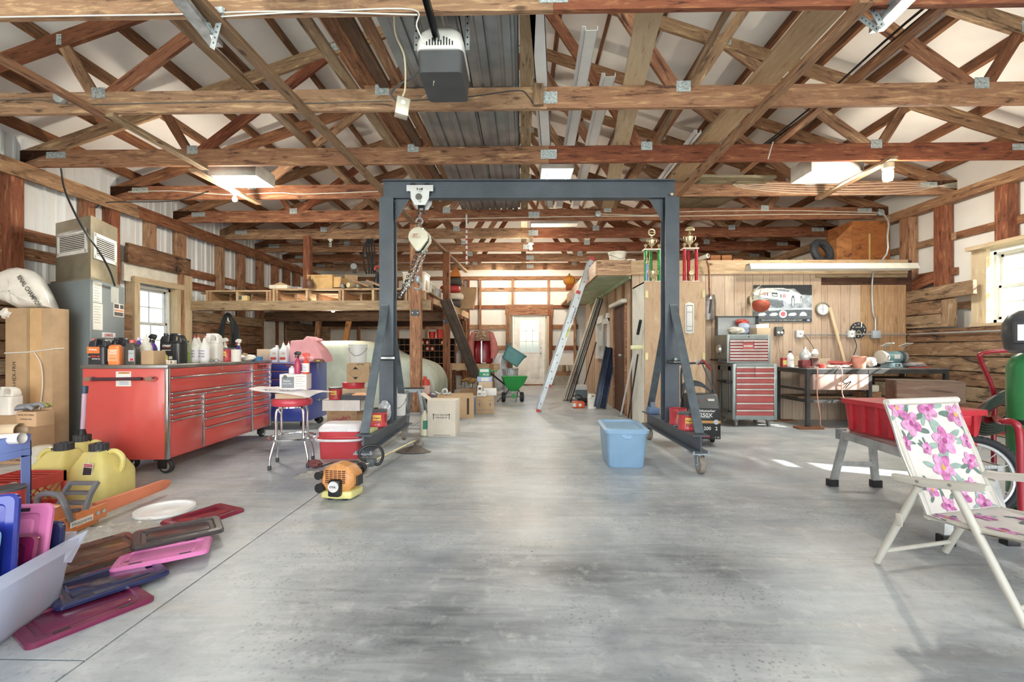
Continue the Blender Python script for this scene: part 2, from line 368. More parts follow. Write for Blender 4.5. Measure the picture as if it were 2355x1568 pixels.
def trim_channel(a,b,label,w=.11):
 m,L=frame(a,b);bb=B();bb.bx(0,L,-w/2,w/2,0,.006);bb.bx(0,L,-w/2,-w/2+.006,0,.045);bb.bx(0,L,w/2-.006,w/2,0,.045);bb.bx(0,L,w/2-.006,w/2+.03,.04,.045)
 o=mk(bb,'trim_channel',VIN);o.matrix_basis=m;return tag(o,label,'trim channel','white trim channels on the trusses')
trim_channel((.06,2.6,ZT-.02),(.5,7.8,ZT-.02),'straight white vinyl channel beside the middle king board')
trim_channel((.62,4.0,ZT+.35),(.66,7.9,ZT),'white slotted vinyl channel with its open end tipped up')
trim_channel((.9,4.6,ZT+.3),(.95,8.0,ZT),'dirty white vinyl channel leaning beside the slotted one')
trim_channel((2.02,5.2,ZT),(2.06,7.4,ZT),'white vinyl channel along the wide new plank',.05)
kb=beam('king_board',(XC+.06,4.16,ZC+.01),(XC+.06,4.16,5.2),.09,.03,W_OLD,None,(0,1,0));tag(kb,'upright old board nailed to the second truss with a lamp holder','board')
def ribbed(L,prof,th=.0):return None
SHEET=P('#a9b0b4',.38,.75,.12,3);shb=B();xs=[]
for k in range(5):
 for dx,z in((0,0),(.07,0),(.085,.012),(.1,.012),(.115,0),(.17,0),(.18,.02),(.2,.02),(.21,0)):xs.append((-1.06+.2*k+dx,z))
ys=(2.6,8.3)
for n_,dz in((0,0),(1,.012)):
 vs=[]
 for(x,z)in xs:vs+=[(x+.03*n_,ys[0],z+dz),(x+.03*n_*0+.04,ys[1],z+dz)]
 o=mk(B().add(vs,[(2*i,2*i+1,2*i+3,2*i+2)for i in range(len(xs)-1)]),'corrugated_sheet',SHEET,None,(0,0,ZC+.204+.015*n_))
 so=o.modifiers.new('thickness','SOLIDIFY');so.thickness=.0015
 tag(o,('lower' if not n_ else 'upper')+' long ribbed grey steel sheet lying across the truss chords','metal sheet','steel sheets on the trusses')
SID=P('#e9edf0',.38,0,.02,2)
def siding(b,x,y0,y1,z0,z1,s):
 pts=[];y=y0
 pat=((0,0),(.09,0),(.1,.008),(.125,.008),(.135,0),(.18,0),(.2,.024),(.23,.024),(.25,0))
 while y<y1:
  for d,h in pat:
   if y+d<=y1:pts.append((x-s*h,y+d))
  y+=.25
 vs=[]
 for(px,py)in pts:vs+=[(px,py,z0),(px,py,z1)]
 b.add(vs,[(2*i,2*i+1,2*i+3,2*i+2)for i in range(len(pts)-1)])
 b.bx(min(x+s*.01,x+s*.04),max(x+s*.01,x+s*.04),y0,y1,z0,z1)
WL=(6.98,7.72,.92,2.12)
wb=B()
for y0,y1,z0,z1 in((Y0,WL[0],0,3.75),(WL[0],WL[1],0,WL[2]),(WL[0],WL[1],WL[3],3.75),(WL[1],YB,0,3.75)):siding(wb,XL,y0,y1,z0,z1,-1)
wall_left=mk(wb,'wall_left',SID,kind='structure')
for px in(-250,-90,31,203,259,347,416,507,556,599,634,661,684):
 y=onX(px,600,-5.98).y;big=px in(31,259,416)
 z0=2.7 if px==347 else 0
 beam('stud',(-6.0,y,z0),(-6.0,y,3.22),.14 if big else .11,.14,W_RED,wall_left,(1,0,0))
for z in(2.27,2.5):
 beam('girt',(-6.06,Y0,z),(-6.06,6.75,z),.04,.14,W_RED,wall_left);beam('girt',(-6.06,8.05,z),(-6.06,YB,z),.04,.14,W_RED,wall_left)
for y0,y1 in((Y0,2),(2.005,6.9),(6.905,11),(11.005,YB)):
 beam('top_plate',(-5.97,y0,3.27),(-5.97,y1,3.27),.12,.1,W_BRN,wall_left);beam('top_plate',(-5.9,y0,3.19),(-5.9,y1,3.19),.035,.14,W_BRN,wall_left)
beam('header_board',(-5.95,6.75,2.56),(-5.95,8.05,2.56),.05,.3,W_STAIN,wall_left)
mk(B().bx(-6.03,-5.99,6.75,8.0,2.14,2.42),'filler_panel',P('#e5e2d6',.7),wall_left)
for k in range(9):
 z=.005+.2*k
 for y0,y1 in((Y0,6.8),(8.1,10.3),(11.35,YB)):
  if True or k<9:beam('plank',(-5.93+.008*rnd.random(),y0,z+.094),(-5.93+.008*rnd.random(),y1,z+.094),.04,.186,W_PLANK,wall_left,bev=.004)
 if k<4:beam('plank',(-5.93,6.8,z+.094),(-5.93,8.1,z+.094),.04,.186,W_PLANK,wall_left,bev=.004)
 if k<5:beam('plank',(-5.93,10.3,z+.094),(-5.93,11.35,z+.094),.04,.186,W_PLANK,wall_left,bev=.004)
mk(B().bx(-6.0,-5.96,10.32,11.33,1.02,2.2),'filler_panel',P('#e2e2dc',.5),wall_left);beam('girt',(-5.94,10.3,1.85),(-5.94,11.35,1.85),.03,.09,W_BRN,wall_left)
GLASS=glassy('#f4f8fa',.03,.94)
def window(name,x,y0,y1,z0,z1,s,cols=2,rows=2,fixed=False):
 """double hung vinyl window in a side wall; s = side that faces the room"""
 w=ST(name,(x,(y0+y1)/2,(z0+z1)/2));hy,hz=(y1-y0)/2,(z1-z0)/2
 f=B();t=.045
 f.bx(-.04,.04,-hy,-hy+t,-hz,hz);f.bx(-.04,.04,hy-t,hy,-hz,hz);f.bx(-.04,.04,-hy,hy,-hz,-hz+t);f.bx(-.04,.04,-hy,hy,hz-t,hz)
 mk(f,'window_frame',WHITE,w,bev=.003)
 for k,(a,b,dx)in enumerate(((-hz+t,.02,-s*.0),(-.02,hz-t,s*.03))if not fixed else((-hz+t,hz-t,0),)):
  sb=B();u=.035;c,d=-hy+t,hy-t;X0,X1=-.014-dx,.014-dx
  sb.bx(X0,X1,c,c+u,a,b);sb.bx(X0,X1,d-u,d,a,b);sb.bx(X0,X1,c,d,a,a+u);sb.bx(X0,X1,c,d,b-u,b)
  so=mk(sb,'sash',WHITE,w,bev=.002);mb=B()
  for i in range(1,cols):y=c+(d-c)*i/cols;mb.bx(-.006-dx,.006-dx,y-.008,y+.008,a,b)
  for i in range(1,rows):z=a+(b-a)*i/rows;mb.bx(-.006-dx,.006-dx,c,d,z-.008,z+.008)
  mk(mb,'muntin',WHITE,so);mk(B().bx(-.002-dx,.002-dx,c+.01,d-.01,a+.01,b-.01),'pane',GLASS,so)
 return w
w1=window('window_1',XL+.02,WL[0],WL[1],WL[2],WL[3],1)
for a,b,w_,h_ in(((-6.0,6.92,.9),(-6.0,6.92,2.16),.14,.1),((-6.0,7.78,.9),(-6.0,7.78,2.16),.14,.1)):beam('casing',a,b,w_,h_,W_PALE,w1,(0,1,0))
beam('casing',(-5.94,6.86,2.18),(-5.94,7.95,2.18),.04,.09,W_PALE,w1);beam('sill',(-5.99,6.9,.9),(-5.99,7.82,.9),.16,.04,W_PALE,w1)
beam('casing',(-5.93,7.98,.9),(-5.93,7.98,2.4),.05,.16,W_PALE,w1,(0,1,0))
INSW=P('#eeece6',.6,0,.02,2,.15,6)
WR=[(5.22,6.2,1.45,2.4),(2.48,3.0,1.6,2.5),(.1,1.1,1.45,2.4)]
wb=B()
cuts=[(Y0,.1),(1.1,2.48),(3.0,5.22),(6.2,YB)]
for y0,y1 in cuts:wb.bx(XR,XR+.05,y0,y1,0,3.75)
for y0,y1,z0,z1 in WR:wb.bx(XR,XR+.05,y0,y1,0,z0);wb.bx(XR,XR+.05,y0,y1,z1,3.75)
wall_right=mk(wb,'wall_right',INSW,kind='structure')
for px in(2160,2304,2480):
 y=onX(px,600,6.1).y;beam('stud',(6.16,y,1.75 if px==2160 else(2.45 if px==2304 else 0)),(6.16,y,3.22),.16,.14,W_RED,wall_right,(1,0,0))
beam('stud',(6.16,7.35,0),(6.16,7.35,3.22),.18,.14,W_RED,wall_right,(1,0,0))
for z in(2.22,2.72):
 for y0,y1 in((Y0,5.1),(5.105,6.6),(6.605,YB)):
  if z>2.5 or y0!=5.105:beam('girt',(6.22,y0,z),(6.22,y1,z),.04,.1,W_BRN,wall_right)
beam('girt',(6.22,6.25,1.72),(6.22,7.3,1.72),.04,.1,W_BRN,wall_right);beam('girt',(6.12,6.7,2.2),(6.12,7.3,2.05),.05,.15,W_RED,wall_right)
for y0,y1 in((Y0,3),(3.005,7.6),(7.605,YB)):beam('top_plate',(6.13,y0,3.25),(6.13,y1,3.25),.12,.14,W_BRN,wall_right)
for k in range(7):
 beam('plank',(6.03,Y0,.10+.2*k),(6.03-.01*rnd.random(),7.2,.10+.2*k),.05,.19,W_STAIN,wall_right,bev=.006)
for z,y in((1.51,6.42),(1.71,6.42),(1.9,6.15)):beam('plank',(6.02,y,z+(.03 if y<6.3 else 0)),(6.02,7.2,z),.06,.19,W_STAIN,wall_right,bev=.006)
beam('plank',(6.0,6.5,1.42),(6.0,6.5,1.8),.05,.17,W_STAIN,wall_right,(0,1,0))
for i,(y0,y1,z0,z1)in enumerate(WR):
 w=window('window_%d'%(i+2),XR+.1,y0,y1,z0,z1,-1,1 if i else 3,1 if i else 2,i==1)
 for y in(y0-.03,y1+.03):beam('casing',(6.17,y,z0-.06),(6.17,y,z1+.06),.05,.2,W_PALE,w,(0,1,0))
 beam('casing',(6.14,y0-.1,z1+.05),(6.14,y1+.1,z1+.05),.22,.05,W_PALE,w);beam('sill',(6.16,y0-.06,z0-.03),(6.16,y1+.06,z0-.03),.22,.04,W_PALE,w)
mk(B().bx(9.6,9.8,-2,14,-.2,.9),'wall_shed',SID,kind='structure')
DX0,DX1,DZ=onY(1183,885,YB).x,onY(1250,885,YB).x,onY(1215,728,YB).z
wb=B();wb.bx(XL,DX0-.05,YB,YB+.05,0,5.9);wb.bx(DX1+.05,XR,YB,YB+.05,0,5.9);wb.bx(DX0-.05,DX1+.05,YB,YB+.05,DZ+.05,5.9)
wall_far=mk(wb,'wall_far',INSW,kind='structure')
for x in[onY(px,700,YB).x for px in(1066,1078,1105,1179,1261,1321)]+[-5,-3.8,-2.9]:
 beam('stud',(x,YB-.07,DZ+.32 if abs(x-(DX0+DX1)/2)<.75 else 0),(x,YB-.07,3.3),.06,.14,W_RED,wall_far,(0,1,0))
for y in(666,706,752,800,858):
 z=onY(1200,y,YB).z
 for x0,x1 in((XL,DX0-.2),(DX1+.2,1.75))if z<DZ+.3 else((XL,1.75),):beam('girt',(x0,YB-.03,z),(x1,YB-.03,z),.05,.14 if y>740 else .11,W_RED,wall_far)
mk(B().bx(DX1+.25,1.75,YB-.05,YB-.01,0,.62),'concrete_panel',P('#b1aa9a',.9,0,.1,2),wall_far)
for s,x in((-1,DX0-.13),(1,DX1+.13)):
 beam('door_post',(x+s*.06,YB-.08,0),(x+s*.06,YB-.08,DZ+.3),.14,.1,W_BRN,wall_far,(0,1,0));beam('casing',(x,YB-.1,0),(x,YB-.1,DZ),.06,.1,W_PALE if s>0 else W_OLD,wall_far,(0,1,0))
beam('header_board',(DX0-.28,YB-.1,DZ+.2),(DX1+.28,YB-.1,DZ+.2),.05,.32,W_RED,wall_far)
beam('top_plate',(XL,YB-.08,3.27),(XR,YB-.08,3.27),.14,.1,W_BRN,wall_far)
DOORW=P('#f1efe9',.4)
d1=ST('door_1',((DX0+DX1)/2,YB-.03,0));dw=(DX1-DX0)/2
fb=B();fb.bx(-dw-.045,-dw,-.05,.06,0,DZ+.045);fb.bx(dw,dw+.045,-.05,.06,0,DZ+.045);fb.bx(-dw,dw,-.05,.06,DZ,DZ+.045);mk(fb,'door_frame',DOORW,d1,bev=.003)
gl=[onY(1195.5,0,YB).x-d1.location.x,onY(1239,0,YB).x-d1.location.x,onY(0,809,YB).z,onY(0,738,YB).z]
lb=B();lb.bx(-dw+.004,gl[0],-.02,.03,.03,DZ-.004);lb.bx(gl[1],dw-.004,-.02,.03,.03,DZ-.004);lb.bx(gl[0],gl[1],-.02,.03,.03,gl[2]);lb.bx(gl[0],gl[1],-.02,.03,gl[3],DZ-.004)
leaf=mk(lb,'door_leaf',DOORW,d1)
for x0,x1 in((-dw+.13,-.06),(.06,dw-.13)):mk(B().bx(x0,x1,-.032,-.02,.2,gl[2]-.22),'raised_panel',DOORW,leaf,bev=.012)
mb=B()
for i in range(1,3):x=gl[0]+(gl[1]-gl[0])*i/3;mb.bx(x-.009,x+.009,-.022,.0,gl[2],gl[3]);z=gl[2]+(gl[3]-gl[2])*i/3;mb.bx(gl[0],gl[1],-.022,.0,z-.009,z+.009)
mb.bx(gl[0]-.03,gl[0],-.03,.0,gl[2]-.03,gl[3]+.03);mb.bx(gl[1],gl[1]+.03,-.03,.0,gl[2]-.03,gl[3]+.03);mb.bx(gl[0],gl[1],-.03,0,gl[2]-.03,gl[2]);mb.bx(gl[0],gl[1],-.03,0,gl[3],gl[3]+.03)
mk(mb,'muntin',DOORW,leaf);mk(B().bx(gl[0],gl[1],-.004,.004,gl[2],gl[3]),'pane',GLASS,leaf)
for z,r in((.98,.03),(1.14,.022)):mk(B().lathe([(.012,-.02),(.012,-.05),(r,-.06),(r*.9,-.085),(.004,-.092)],14,(dw-.09,0,z),'y'),'door_knob',STEEL,leaf)
mk(B().bx(-dw-.1,dw+.1,-.12,.06,.0,.03),'door_sill',W_BRN,d1)
OY,OX,OZ=7.2,1.75,onY(1700,599,7.2).z;OH=onY(1700,631,7.2).z
wall_office_front=mk(B().bx(OX,6.1,OY+.02,OY+.1,0,OZ),'wall_office_front',W_DARK,kind='structure')
x=OX;wd=(.105,.15,.09,.2,.125,.16);k=0
while x<6.0:
 w=min(wd[k%6]+.02*rnd.random(),6.0-x);z1=OH;hi=1.0
 if 4.6<x<6.0:z1=OH-.17
 beam('panel_strip',(x+w/2,OY+.01,0),(x+w/2,OY+.01,z1),w-.005,.02,W_PAN if x<5.25 else W_PAN2,wall_office_front,(0,1,0));x+=w;k+=1
beam('header_board',(OX-.02,OY-.01,(OZ+OH)/2),(6.0,OY-.01,(OZ+OH)/2),.04,OZ-OH,W_NEW,wall_office_front)
beam('trim_strip',(4.6,OY-.005,OH-.03),(6.0,OY-.005,OH-.03),.03,.05,W_OLD,wall_office_front)
wall_office_side=mk(B().bx(OX+.02,OX+.1,OY+.1,12.3,0,OZ-.05),'wall_office_side',W_DARK,kind='structure')
ODY=(onX(1414,800,OX).y,onX(1440,800,OX).y);ODZ=onX(1440,697,OX).z
OWY=(onX(1375,800,OX).y,onX(1402,800,OX).y);OWZ=(onX(1390,820,OX).z,onX(1390,735,OX).z)
y=OY+.1;k=0
while y<12.3:
 w=min(wd[k%6]*1.15,12.3-y);yc=y+w/2
 if ODY[1]-.05<yc<ODY[0]+.05:z0=ODZ+.05
 else:z0=0
 beam('panel_strip',(OX+.01,yc,z0),(OX+.01,yc,OH+.02),w-.005,.02,(W_PAN2,W_PAN,W_PAN2,W_RED)[k%4]if 8.6>y>7.5 else(W_PAN2,W_PAN)[k%2],wall_office_side,(1,0,0));y+=w;k+=1
d2=ST('door_2',(OX,(ODY[0]+ODY[1])/2,0));hw=(ODY[0]-ODY[1])/2
mk(B().bx(-.005,.03,-hw,hw,0,ODZ),'door_leaf',W_DARK,d2);fb=B();fb.bx(-.03,.02,-hw-.06,-hw,0,ODZ);fb.bx(-.03,.02,hw,hw+.06,0,ODZ);mk(fb,'door_frame',W_RED,d2)
mk(B().bx(-.10,.0,-hw-.1,hw+.1,ODZ,ODZ+.07),'door_head',OFFW,d2,bev=.02);mk(B().lathe([(.01,-.03),(.012,-.06),(.028,-.07),(.026,-.1),(.005,-.11)],12,(0,-hw+.1,1.0),'x'),'door_knob',STEEL,d2)
w4=ST('window_5',(OX,sum(OWY)/2,sum(OWZ)/2));hy,hz=abs(OWY[0]-OWY[1])/2,(OWZ[1]-OWZ[0])/2
f=B();f.bx(-.04,.01,-hy,-hy+.06,-hz,hz);f.bx(-.04,.01,hy-.06,hy,-hz,hz);f.bx(-.04,.01,-hy,hy,hz-.06,hz+.1);f.bx(-.06,.01,-hy-.03,hy+.03,-hz-.05,-hz);f.bx(-.03,.01,-.02,.02,-hz,hz)
mk(f,'window_frame',WHITE,w4);mk(B().bx(-.012,.005,-hy+.05,hy-.05,-hz,hz),'pane',P('#aeb8ba',.08,0,.02),w4)
mk(B().bx(-.10,-.03,-hy-.02,-hy+.25,hz-.12,hz-.02),'blind_head',WHITE,w4)
DXL=onY(1373,620,OY).x;DYB=11.7
deck=ST('storage_deck',(DXL,OY,OZ));deck['kind']='structure'
GREEN=P('#b9c6a4',.6,0,.1,3)
mk(B().bx(.02,6.1-DXL,.05,6.75,-.05,-.0),'deck_floor',W_PLY,deck)
mk(B().bx(.03,OX-DXL,.02,DYB-OY,-(OZ-OH)-.005,-(OZ-OH)+.01),'soffit',GREEN,deck)
beam('rim_board',(DXL,OY,(OZ+OH)/2),(OX,OY,(OZ+OH)/2),.04,OZ-OH+.02,W_RED,deck);beam('rim_board',(DXL,OY,(OZ+OH)/2),(DXL,DYB,(OZ+OH)/2),.04,OZ-OH+.02,W_PAN2,deck)
beam('crown_strip',(OX-.02,OY+.05,OH-.03),(OX-.02,DYB,OH-.03),.03,.05,GREEN,deck)
wb=B();wb.bx(XL,-5.2,Y0,Y0+.1,0,5.9);wb.bx(5.5,XR,Y0,Y0+.1,0,5.9);wb.bx(-5.2,5.5,Y0,Y0+.1,3.1,5.9)
mk(wb,'wall_near',INSW,kind='structure')
# gantry crane, hoist, lamps, things hung from the trusses
GB=P('#4a525c',.42,.0,.1,3,.15,30,dirt='#6b6f74',ds=14,dk=.66);GBD=P('#2c3440',.5,0,.1);ALU=P('#c9cccd',.35,.6,.08,9)
def ibeam(b,p,q,w,h,tf=.012,tw=.012,up=(0,0,1)):
 m,L=frame(p,q,up)
 b.bx(0,L,-w/2,w/2,-h/2,-h/2+tf,m);b.bx(0,L,-w/2,w/2,h/2-tf,h/2,m);b.bx(0,L,-tw/2,tw/2,-h/2+tf,h/2-tf,m)
ga=T('gantry_crane','tall dark blue steel gantry crane on casters straddling the middle of the floor','gantry crane',(.08,4.83,0),R(1.0))
GXL,GXR=-1.49,1.50
b=B();ibeam(b,(GXL-.05,0,2.79),(GXR+.05,0,2.79),.10,.195);mk(b,'top_beam',GB,ga)
def wheel(b,c,r,w,ax='x'):b.lathe([(r*.3,-w/2),(r*.9,-w/2),(r,-w/2+.006),(r,w/2-.006),(r*.9,w/2),(r*.3,w/2)],20,c,ax)
TYRE=P('#8d8378',.6,0,.12,20);GREY=P('#9aa1a6',.45,.4,.1)
for s,x in((-1,GXL),(1,GXR)):
 b=B();ibeam(b,(x,0,.345),(x,0,2.69),.147,.15,up=(0,1,0));b.bx(x-.09,x+.09,-.09,.09,.338,.35);po=mk(b,'post',GB,ga)
 b=B();b.prism([(x-s*.075,2.69),(x-s*.22,2.69),(x-s*.075,2.45)],-.006,.006,'y');mk(b,'gusset',GB,po)
 b=B();ibeam(b,(x,-.80,.26),(x,.80,.26),.14,.155);mk(b,'base_beam',GB,ga)
 for e in(-1,1):
  cr=(.03 if s<0 else-.02)
  b=B();y=e*.76;b.bx(x-.085,x+.085,y-.06,y+.06,.168,.18);b.lathe([(.03,.15),(.03,.168)],12,(x,y,0))
  yw=y-.03
  for d in(-.032,.032):
   b.loft([[(x+d+t,yy,zz)for yy,zz in((y-.045,.155),(y+.045,.155),(yw+.022,.07),(yw-.022,.07))]for t in(-.003,.003)],sm=False)
  b.lathe([(.012,-.045),(.012,.045)],8,(x,yw,.075),'x');ca=mk(b,'caster',GREY,ga)
  w_=B();wheel(w_,(x,yw,.075),.075,.05);mk(w_,'wheel',TYRE,ca)
  h_=B();h_.lathe([(.01,-.027),(.045,-.027),(.045,.027),(.01,.027)],14,(x,yw,.075),'x');mk(h_,'wheel_hub',STEEL,ca)
  for bx_ in(-1,1):
   mk(B().lathe([(.011,.18),(.011,.192),(.006,.192),(.006,.198)],6,(x+bx_*.065,y-.04,0)),'bolt',STEEL,ca)
  m,L=frame((x+s*.01,e*.075,1.56),(x+s*.01,e*.74,.345),(1,0,0))
  br=B().bx(0,L,-.008,.008,-.04,.04,m);br.bx(-.03,.02,-.008,.008,-.04,.04,frame((x+s*.01,e*.08,1.55),(x+s*.01,e*.08,1.7),(1,0,0))[0]);mk(br,'brace',P('#5d666d',.5,.2,.12,8),ga)
 if s<0:
  b=B().bx(x-.06,x+.085,-.12,-.078,.985,1.03);cl=mk(b,'clamp_bracket',BLK,po,bev=.004);mk(B().bx(x-.04,x+.1,-.125,-.12,1.0,1.02),'clamp_bar',STEEL,cl);txt('MacForce',cl,(x+.0,-.127,1.01),FRONT,.07,INKW)
 else:
  b=B().bx(x-.07,x+.12,-.085,-.079,.93,1.03);cl=mk(b,'mounting_plate',GB,po);mk(B().bx(x-.06,x+.1,-.125,-.085,.95,.985),'clamp_bar',BLK,cl,bev=.006);txt('MacForce',cl,(x+.03,-.127,.968),FRONT,.07,INKW)
  mk(B().lathe([(.016,-.12),(.016,-.1),(.012,-.09)],10,(x+.02,0,.997),'y'),'clamp_knob',GREY,cl)
mk(B().bx(GXR-.01,GXR+.02,-.051,-.05,2.715,2.74),'paper_scrap',CARDL,ga)
HX=-1.06;TW=P('#d8dadb',.35,0,.02)
tr=T('beam_trolley','white push trolley with black logo plate riding on the gantry beam','trolley',(HX,4.83,2.55),R(1.0))
for s in(-1,1):
 poly=[(-.14,.27),(.14,.27),(.14,.205),(.10,.205),(.095,.13),(.055,.06),(-.055,.06),(-.095,.13),(-.10,.205),(-.14,.205)]
 m,L=frame((0,0,0),(1,0,0))
 mk(B().prism(poly,s*.085-.004,s*.085+.004,'y'),'side_plate',TW,tr,bev=.003)
 for x in(-.075,.075):mk(B().lathe([(.01,s*.05),(.045,s*.05),(.04,s*.08),(.01,s*.08)],16,(x,0,.255),'y'),'track_wheel',BLK,tr)
sp=tr.children[0]
mk(B().bx(-.03,.03,-.0915,-.09,.215,.24),'logo_plate',BLK,tr);txt('JET',tr,(0,-.0925,.2275),FRONT,.045,INKW,bold=.0006)
txt('1 TON',tr,(0,-.0925,.2),FRONT,.04,INK)
mk(B().lathe([(.008,-.1),(.034,-.1),(.034,-.092),(.026,-.09)],14,(-.01,0,.145),'y'),'axle_nut',P('#6e6a64',.5,.6),tr)
b=B();b.lathe([(.012,-.11),(.012,.11)],10,(0,0,.1),'y');mk(b,'axle',STEEL,tr)
b=B();b.bx(-.035,-.022,-.025,.025,-.005,.11);b.bx(.022,.035,-.025,.025,-.005,.11);b.bx(-.035,.035,-.02,.02,.06,.08);mk(b,'hook_shackle',BLK,tr)
def chain_links(b,pts,pitch=.026,r=.0042,lw=.010):
 pts=[V(p)for p in pts];path=[];
 for a,c in zip(pts,pts[1:]):
  L=(c-a).length;n_=max(1,int(L/pitch))
  for k in range(n_):path.append((a+(c-a)*(k/n_),(c-a).normalized()))
 for i,(p,d)in enumerate(path):
  u=d.orthogonal().normalized();w=d.cross(u);s=u if i%2 else w
  h=pitch*.72;b.tube([p+d*h*.75,p+d*h*.4+s*lw,p-d*h*.4+s*lw,p-d*h*.75,p-d*h*.4-s*lw,p+d*h*.4-s*lw],r,4,True)
ho=T('chain_hoist','cream chain hoist hanging from the trolley with grey chains swept to the post','chain hoist',(HX-.02,4.83,2.16),R(0))
CRM=P('#d6d2be',.35,0,.03)
tear=[(.105*math.cos(R(a)),.105*math.sin(R(a))+.12)for a in range(-20,201,20)]+[(-.02,-.03),(.015,-.03)]
mk(B().prism(tear,-.085,-.05,'y'),'front_cover',CRM,ho,bev=.012);mk(B().prism([(x*.92,z)for x,z in tear],-.05,.02,'y'),'hoist_body',BLK,ho)
mk(B().prism([(x*.98+.012,z)for x,z in tear],.02,.075,'y'),'hand_wheel_cover',CRM,ho,bev=.012)
mk(B().prism(rrect(-.075,.04,.1,.16,.02,3)and[(p[0],p[1])for p in rrect(-.08,.03,.095,.155,.02,3)],-.088,-.0855,'y'),'label_plate',P('#cdc3ad',.4),ho);txt('JET',ho,(-.025,-.0892,.135),FRONT,.05,INKR,bold=.0006);txt('CHAIN HOIST',ho,(-.025,-.0892,.113),FRONT,.08,INK)
for x,z in((.055,.2),(.0,-.01)):mk(B().lathe([(.012,-.094),(.012,-.085)],8,(x,0,z),'y'),'cover_bolt',STEEL,ho)
b=B();b.tube(arc((0,-.01,.3),.035,200,-110,10)+[V((.0,-.01,.235)),V((.0,-.01,.2))],.009,8);chain_links(b,[(.01,-.01,.385),(0,-.01,.33)]);mk(b,'top_hook',GREY,ho)
e1=at(914,688,4.78)-ho.location;dk=P('#3f4245',.4,.8);lt=P('#b9bdc0',.35,.8)
for k,(a,mid,m_)in enumerate((((-.03,-.02,-.03),.02,dk),((-.015,.0,-.03),.05,dk),((.03,-.02,-.02),.02,lt),((.07,.03,.0),.07,lt),((.015,.01,-.03),.09,dk))):
 b=B();p=V(a);q=e1+V((.004*k,.01*k,.03*(k%2)));c=(p+q)/2+V((-.0+mid*.3,0,-mid*.4))
 chain_links(b,spl([p,c,q],5),.03 if k<2 else .026);o=mk(b,'chain',m_,ho);o['label']='dark load chain' if m_ is dk else 'pale hand chain'
b=B();b.lathe([(.02,-.02),(.03,0),(.02,.05)],10,tuple(V((-.02,0,-.33))));b.tube(arc((-.02,0,-.38),.04,110,-150,10),.01,8);mk(b,'load_hook',GREY,ho)
BULB=P('#ffdf9e',.4,0,0,emit=16);LENS=P('#e2f2e6',.4,0,0,emit=1.6)
PORC=P('#eeeae0',.25,0,.02)
def bulb(loc,label,e=26,name='bare_bulb',grp='bare bulbs in porcelain holders',lit=True):
 t=T(name,label,'light bulb',loc,0,grp)
 mk(B().lathe([(.001,0),(.055,0),(.055,-.02),(.035,-.03),(.022,-.05),(.001,-.05)],16),'lamp_holder',PORC,t)
 mk(B().lathe([(.013,-.05),(.016,-.07),(.03,-.09),(.033,-.112),(.026,-.132),(.001,-.142)],14),'bulb',BULB if lit else PORC,t)
 if lit:
  l=lamp('POINT','bulb_light',(loc[0],loc[1],loc[2]-.22),e*1.6,(1,.87,.7),shadow_soft_size=.12)
 return t
def bz(px,py,D):p=at(px,py,D);return(p.x,p.y,p.z+.11)
bulb(bz(540,468,6.15)[:2]+(ZC-.085,),'lit bare bulb under the short brown board above the red tool chest',42)
bulb((at(1221,572,9.1).x,9.08,ZC-.0-.1),'lit bare bulb hanging on a short stem in the middle of the shop',40)
b9=[o for o in bpy.data.objects if o.name.startswith('bare_bulb')][-1];mk(B().bx(-.03,.03,-.02,.02,0,.1),'stem_block',W_PALE,b9)
bulb((at(1136,625,12.74).x,12.74,ZC-.001),'lit bare bulb on the last truss nearer the loft',40)
bulb((at(1254,625,12.74).x,12.74,ZC-.001),'lit bare bulb on the last truss nearer the office',40)
bulb((at(765,716,8.6).x,8.55,at(765,712,8.5).z+.1),'lit bare bulb under the loft floor',22)
u=bulb((XC+.06,4.13,at(1242,150,4.1).z+.06),'empty white porcelain lamp holder on the upright king board',lit=False);[bpy.data.objects.remove(o)for o in list(u.children)if o.name.startswith('bulb')]
u.rotation_euler=(0,0,0);mk(B().lathe([(.06,-.01),(.06,.0),(.045,.05),(.001,.05)],16),'holder_base',PORC,u)
u2=T('spiral_bulb','unlit white spiral bulb hanging above the cartons on the loft','light bulb',(at(756,570,9.1).x,9.1,ZC-.001),0)
mk(B().lathe([(.001,0),(.05,0),(.05,-.02),(.02,-.04),(.02,-.06),(.001,-.06)],14),'lamp_holder',PORC,u2)
b=B();b.tube([V((.024*math.cos(a*.6),.024*math.sin(a*.6),-.07-.0028*a))for a in range(0,32)],.008,6);mk(b,'spiral_tube',WHITE,u2)
def boxlight(pa,pb,D,label,grp='white box lights under the trusses',e=60,rz=0):
 x0,x1=at(pa[0],pa[1],D),at(pb[0],pb[1],D);c=(x0+x1)/2
 t=T('box_light',label,'ceiling light',(c.x,c.y,c.z-abs(x0.z-x1.z)/2),rz,grp);w=abs(x1.x-x0.x)/2;h=abs(x0.z-x1.z);d=.22
 b=B();b.bx(-w,w,-d,d,h-.006,h);b.bx(-w,-w+.006,-d,d,0,h);b.bx(w-.006,w,-d,d,0,h);b.bx(-w,w,-d,-d+.006,0,h);b.bx(-w,w,d-.006,d,0,h);mk(b,'housing',P('#e9e5de',.4),t,bev=.002)
 mk(B().bx(-w+.01,w-.01,-d+.01,d-.01,.012,.018),'lens',LENS,t)
 for s in(-1,1):mk(B().bx(s*w*.6-.01,s*w*.6+.01,-.01,.01,h,ZC-t.location.z),'hanger',GALV,t)
 l=lamp('AREA','box_light_glow',(c.x,c.y,t.location.z-.02),e,(.93,1,.95),shape='RECTANGLE',size=w*1.8,size_y=d*1.8);return t
boxlight((503,390),(612,418),5.95,'white box light with glowing lens above the red tool chest',e=40)
boxlight((1243,378),(1316,402),6.1,'dusty white box light above the gantry beam',e=30)
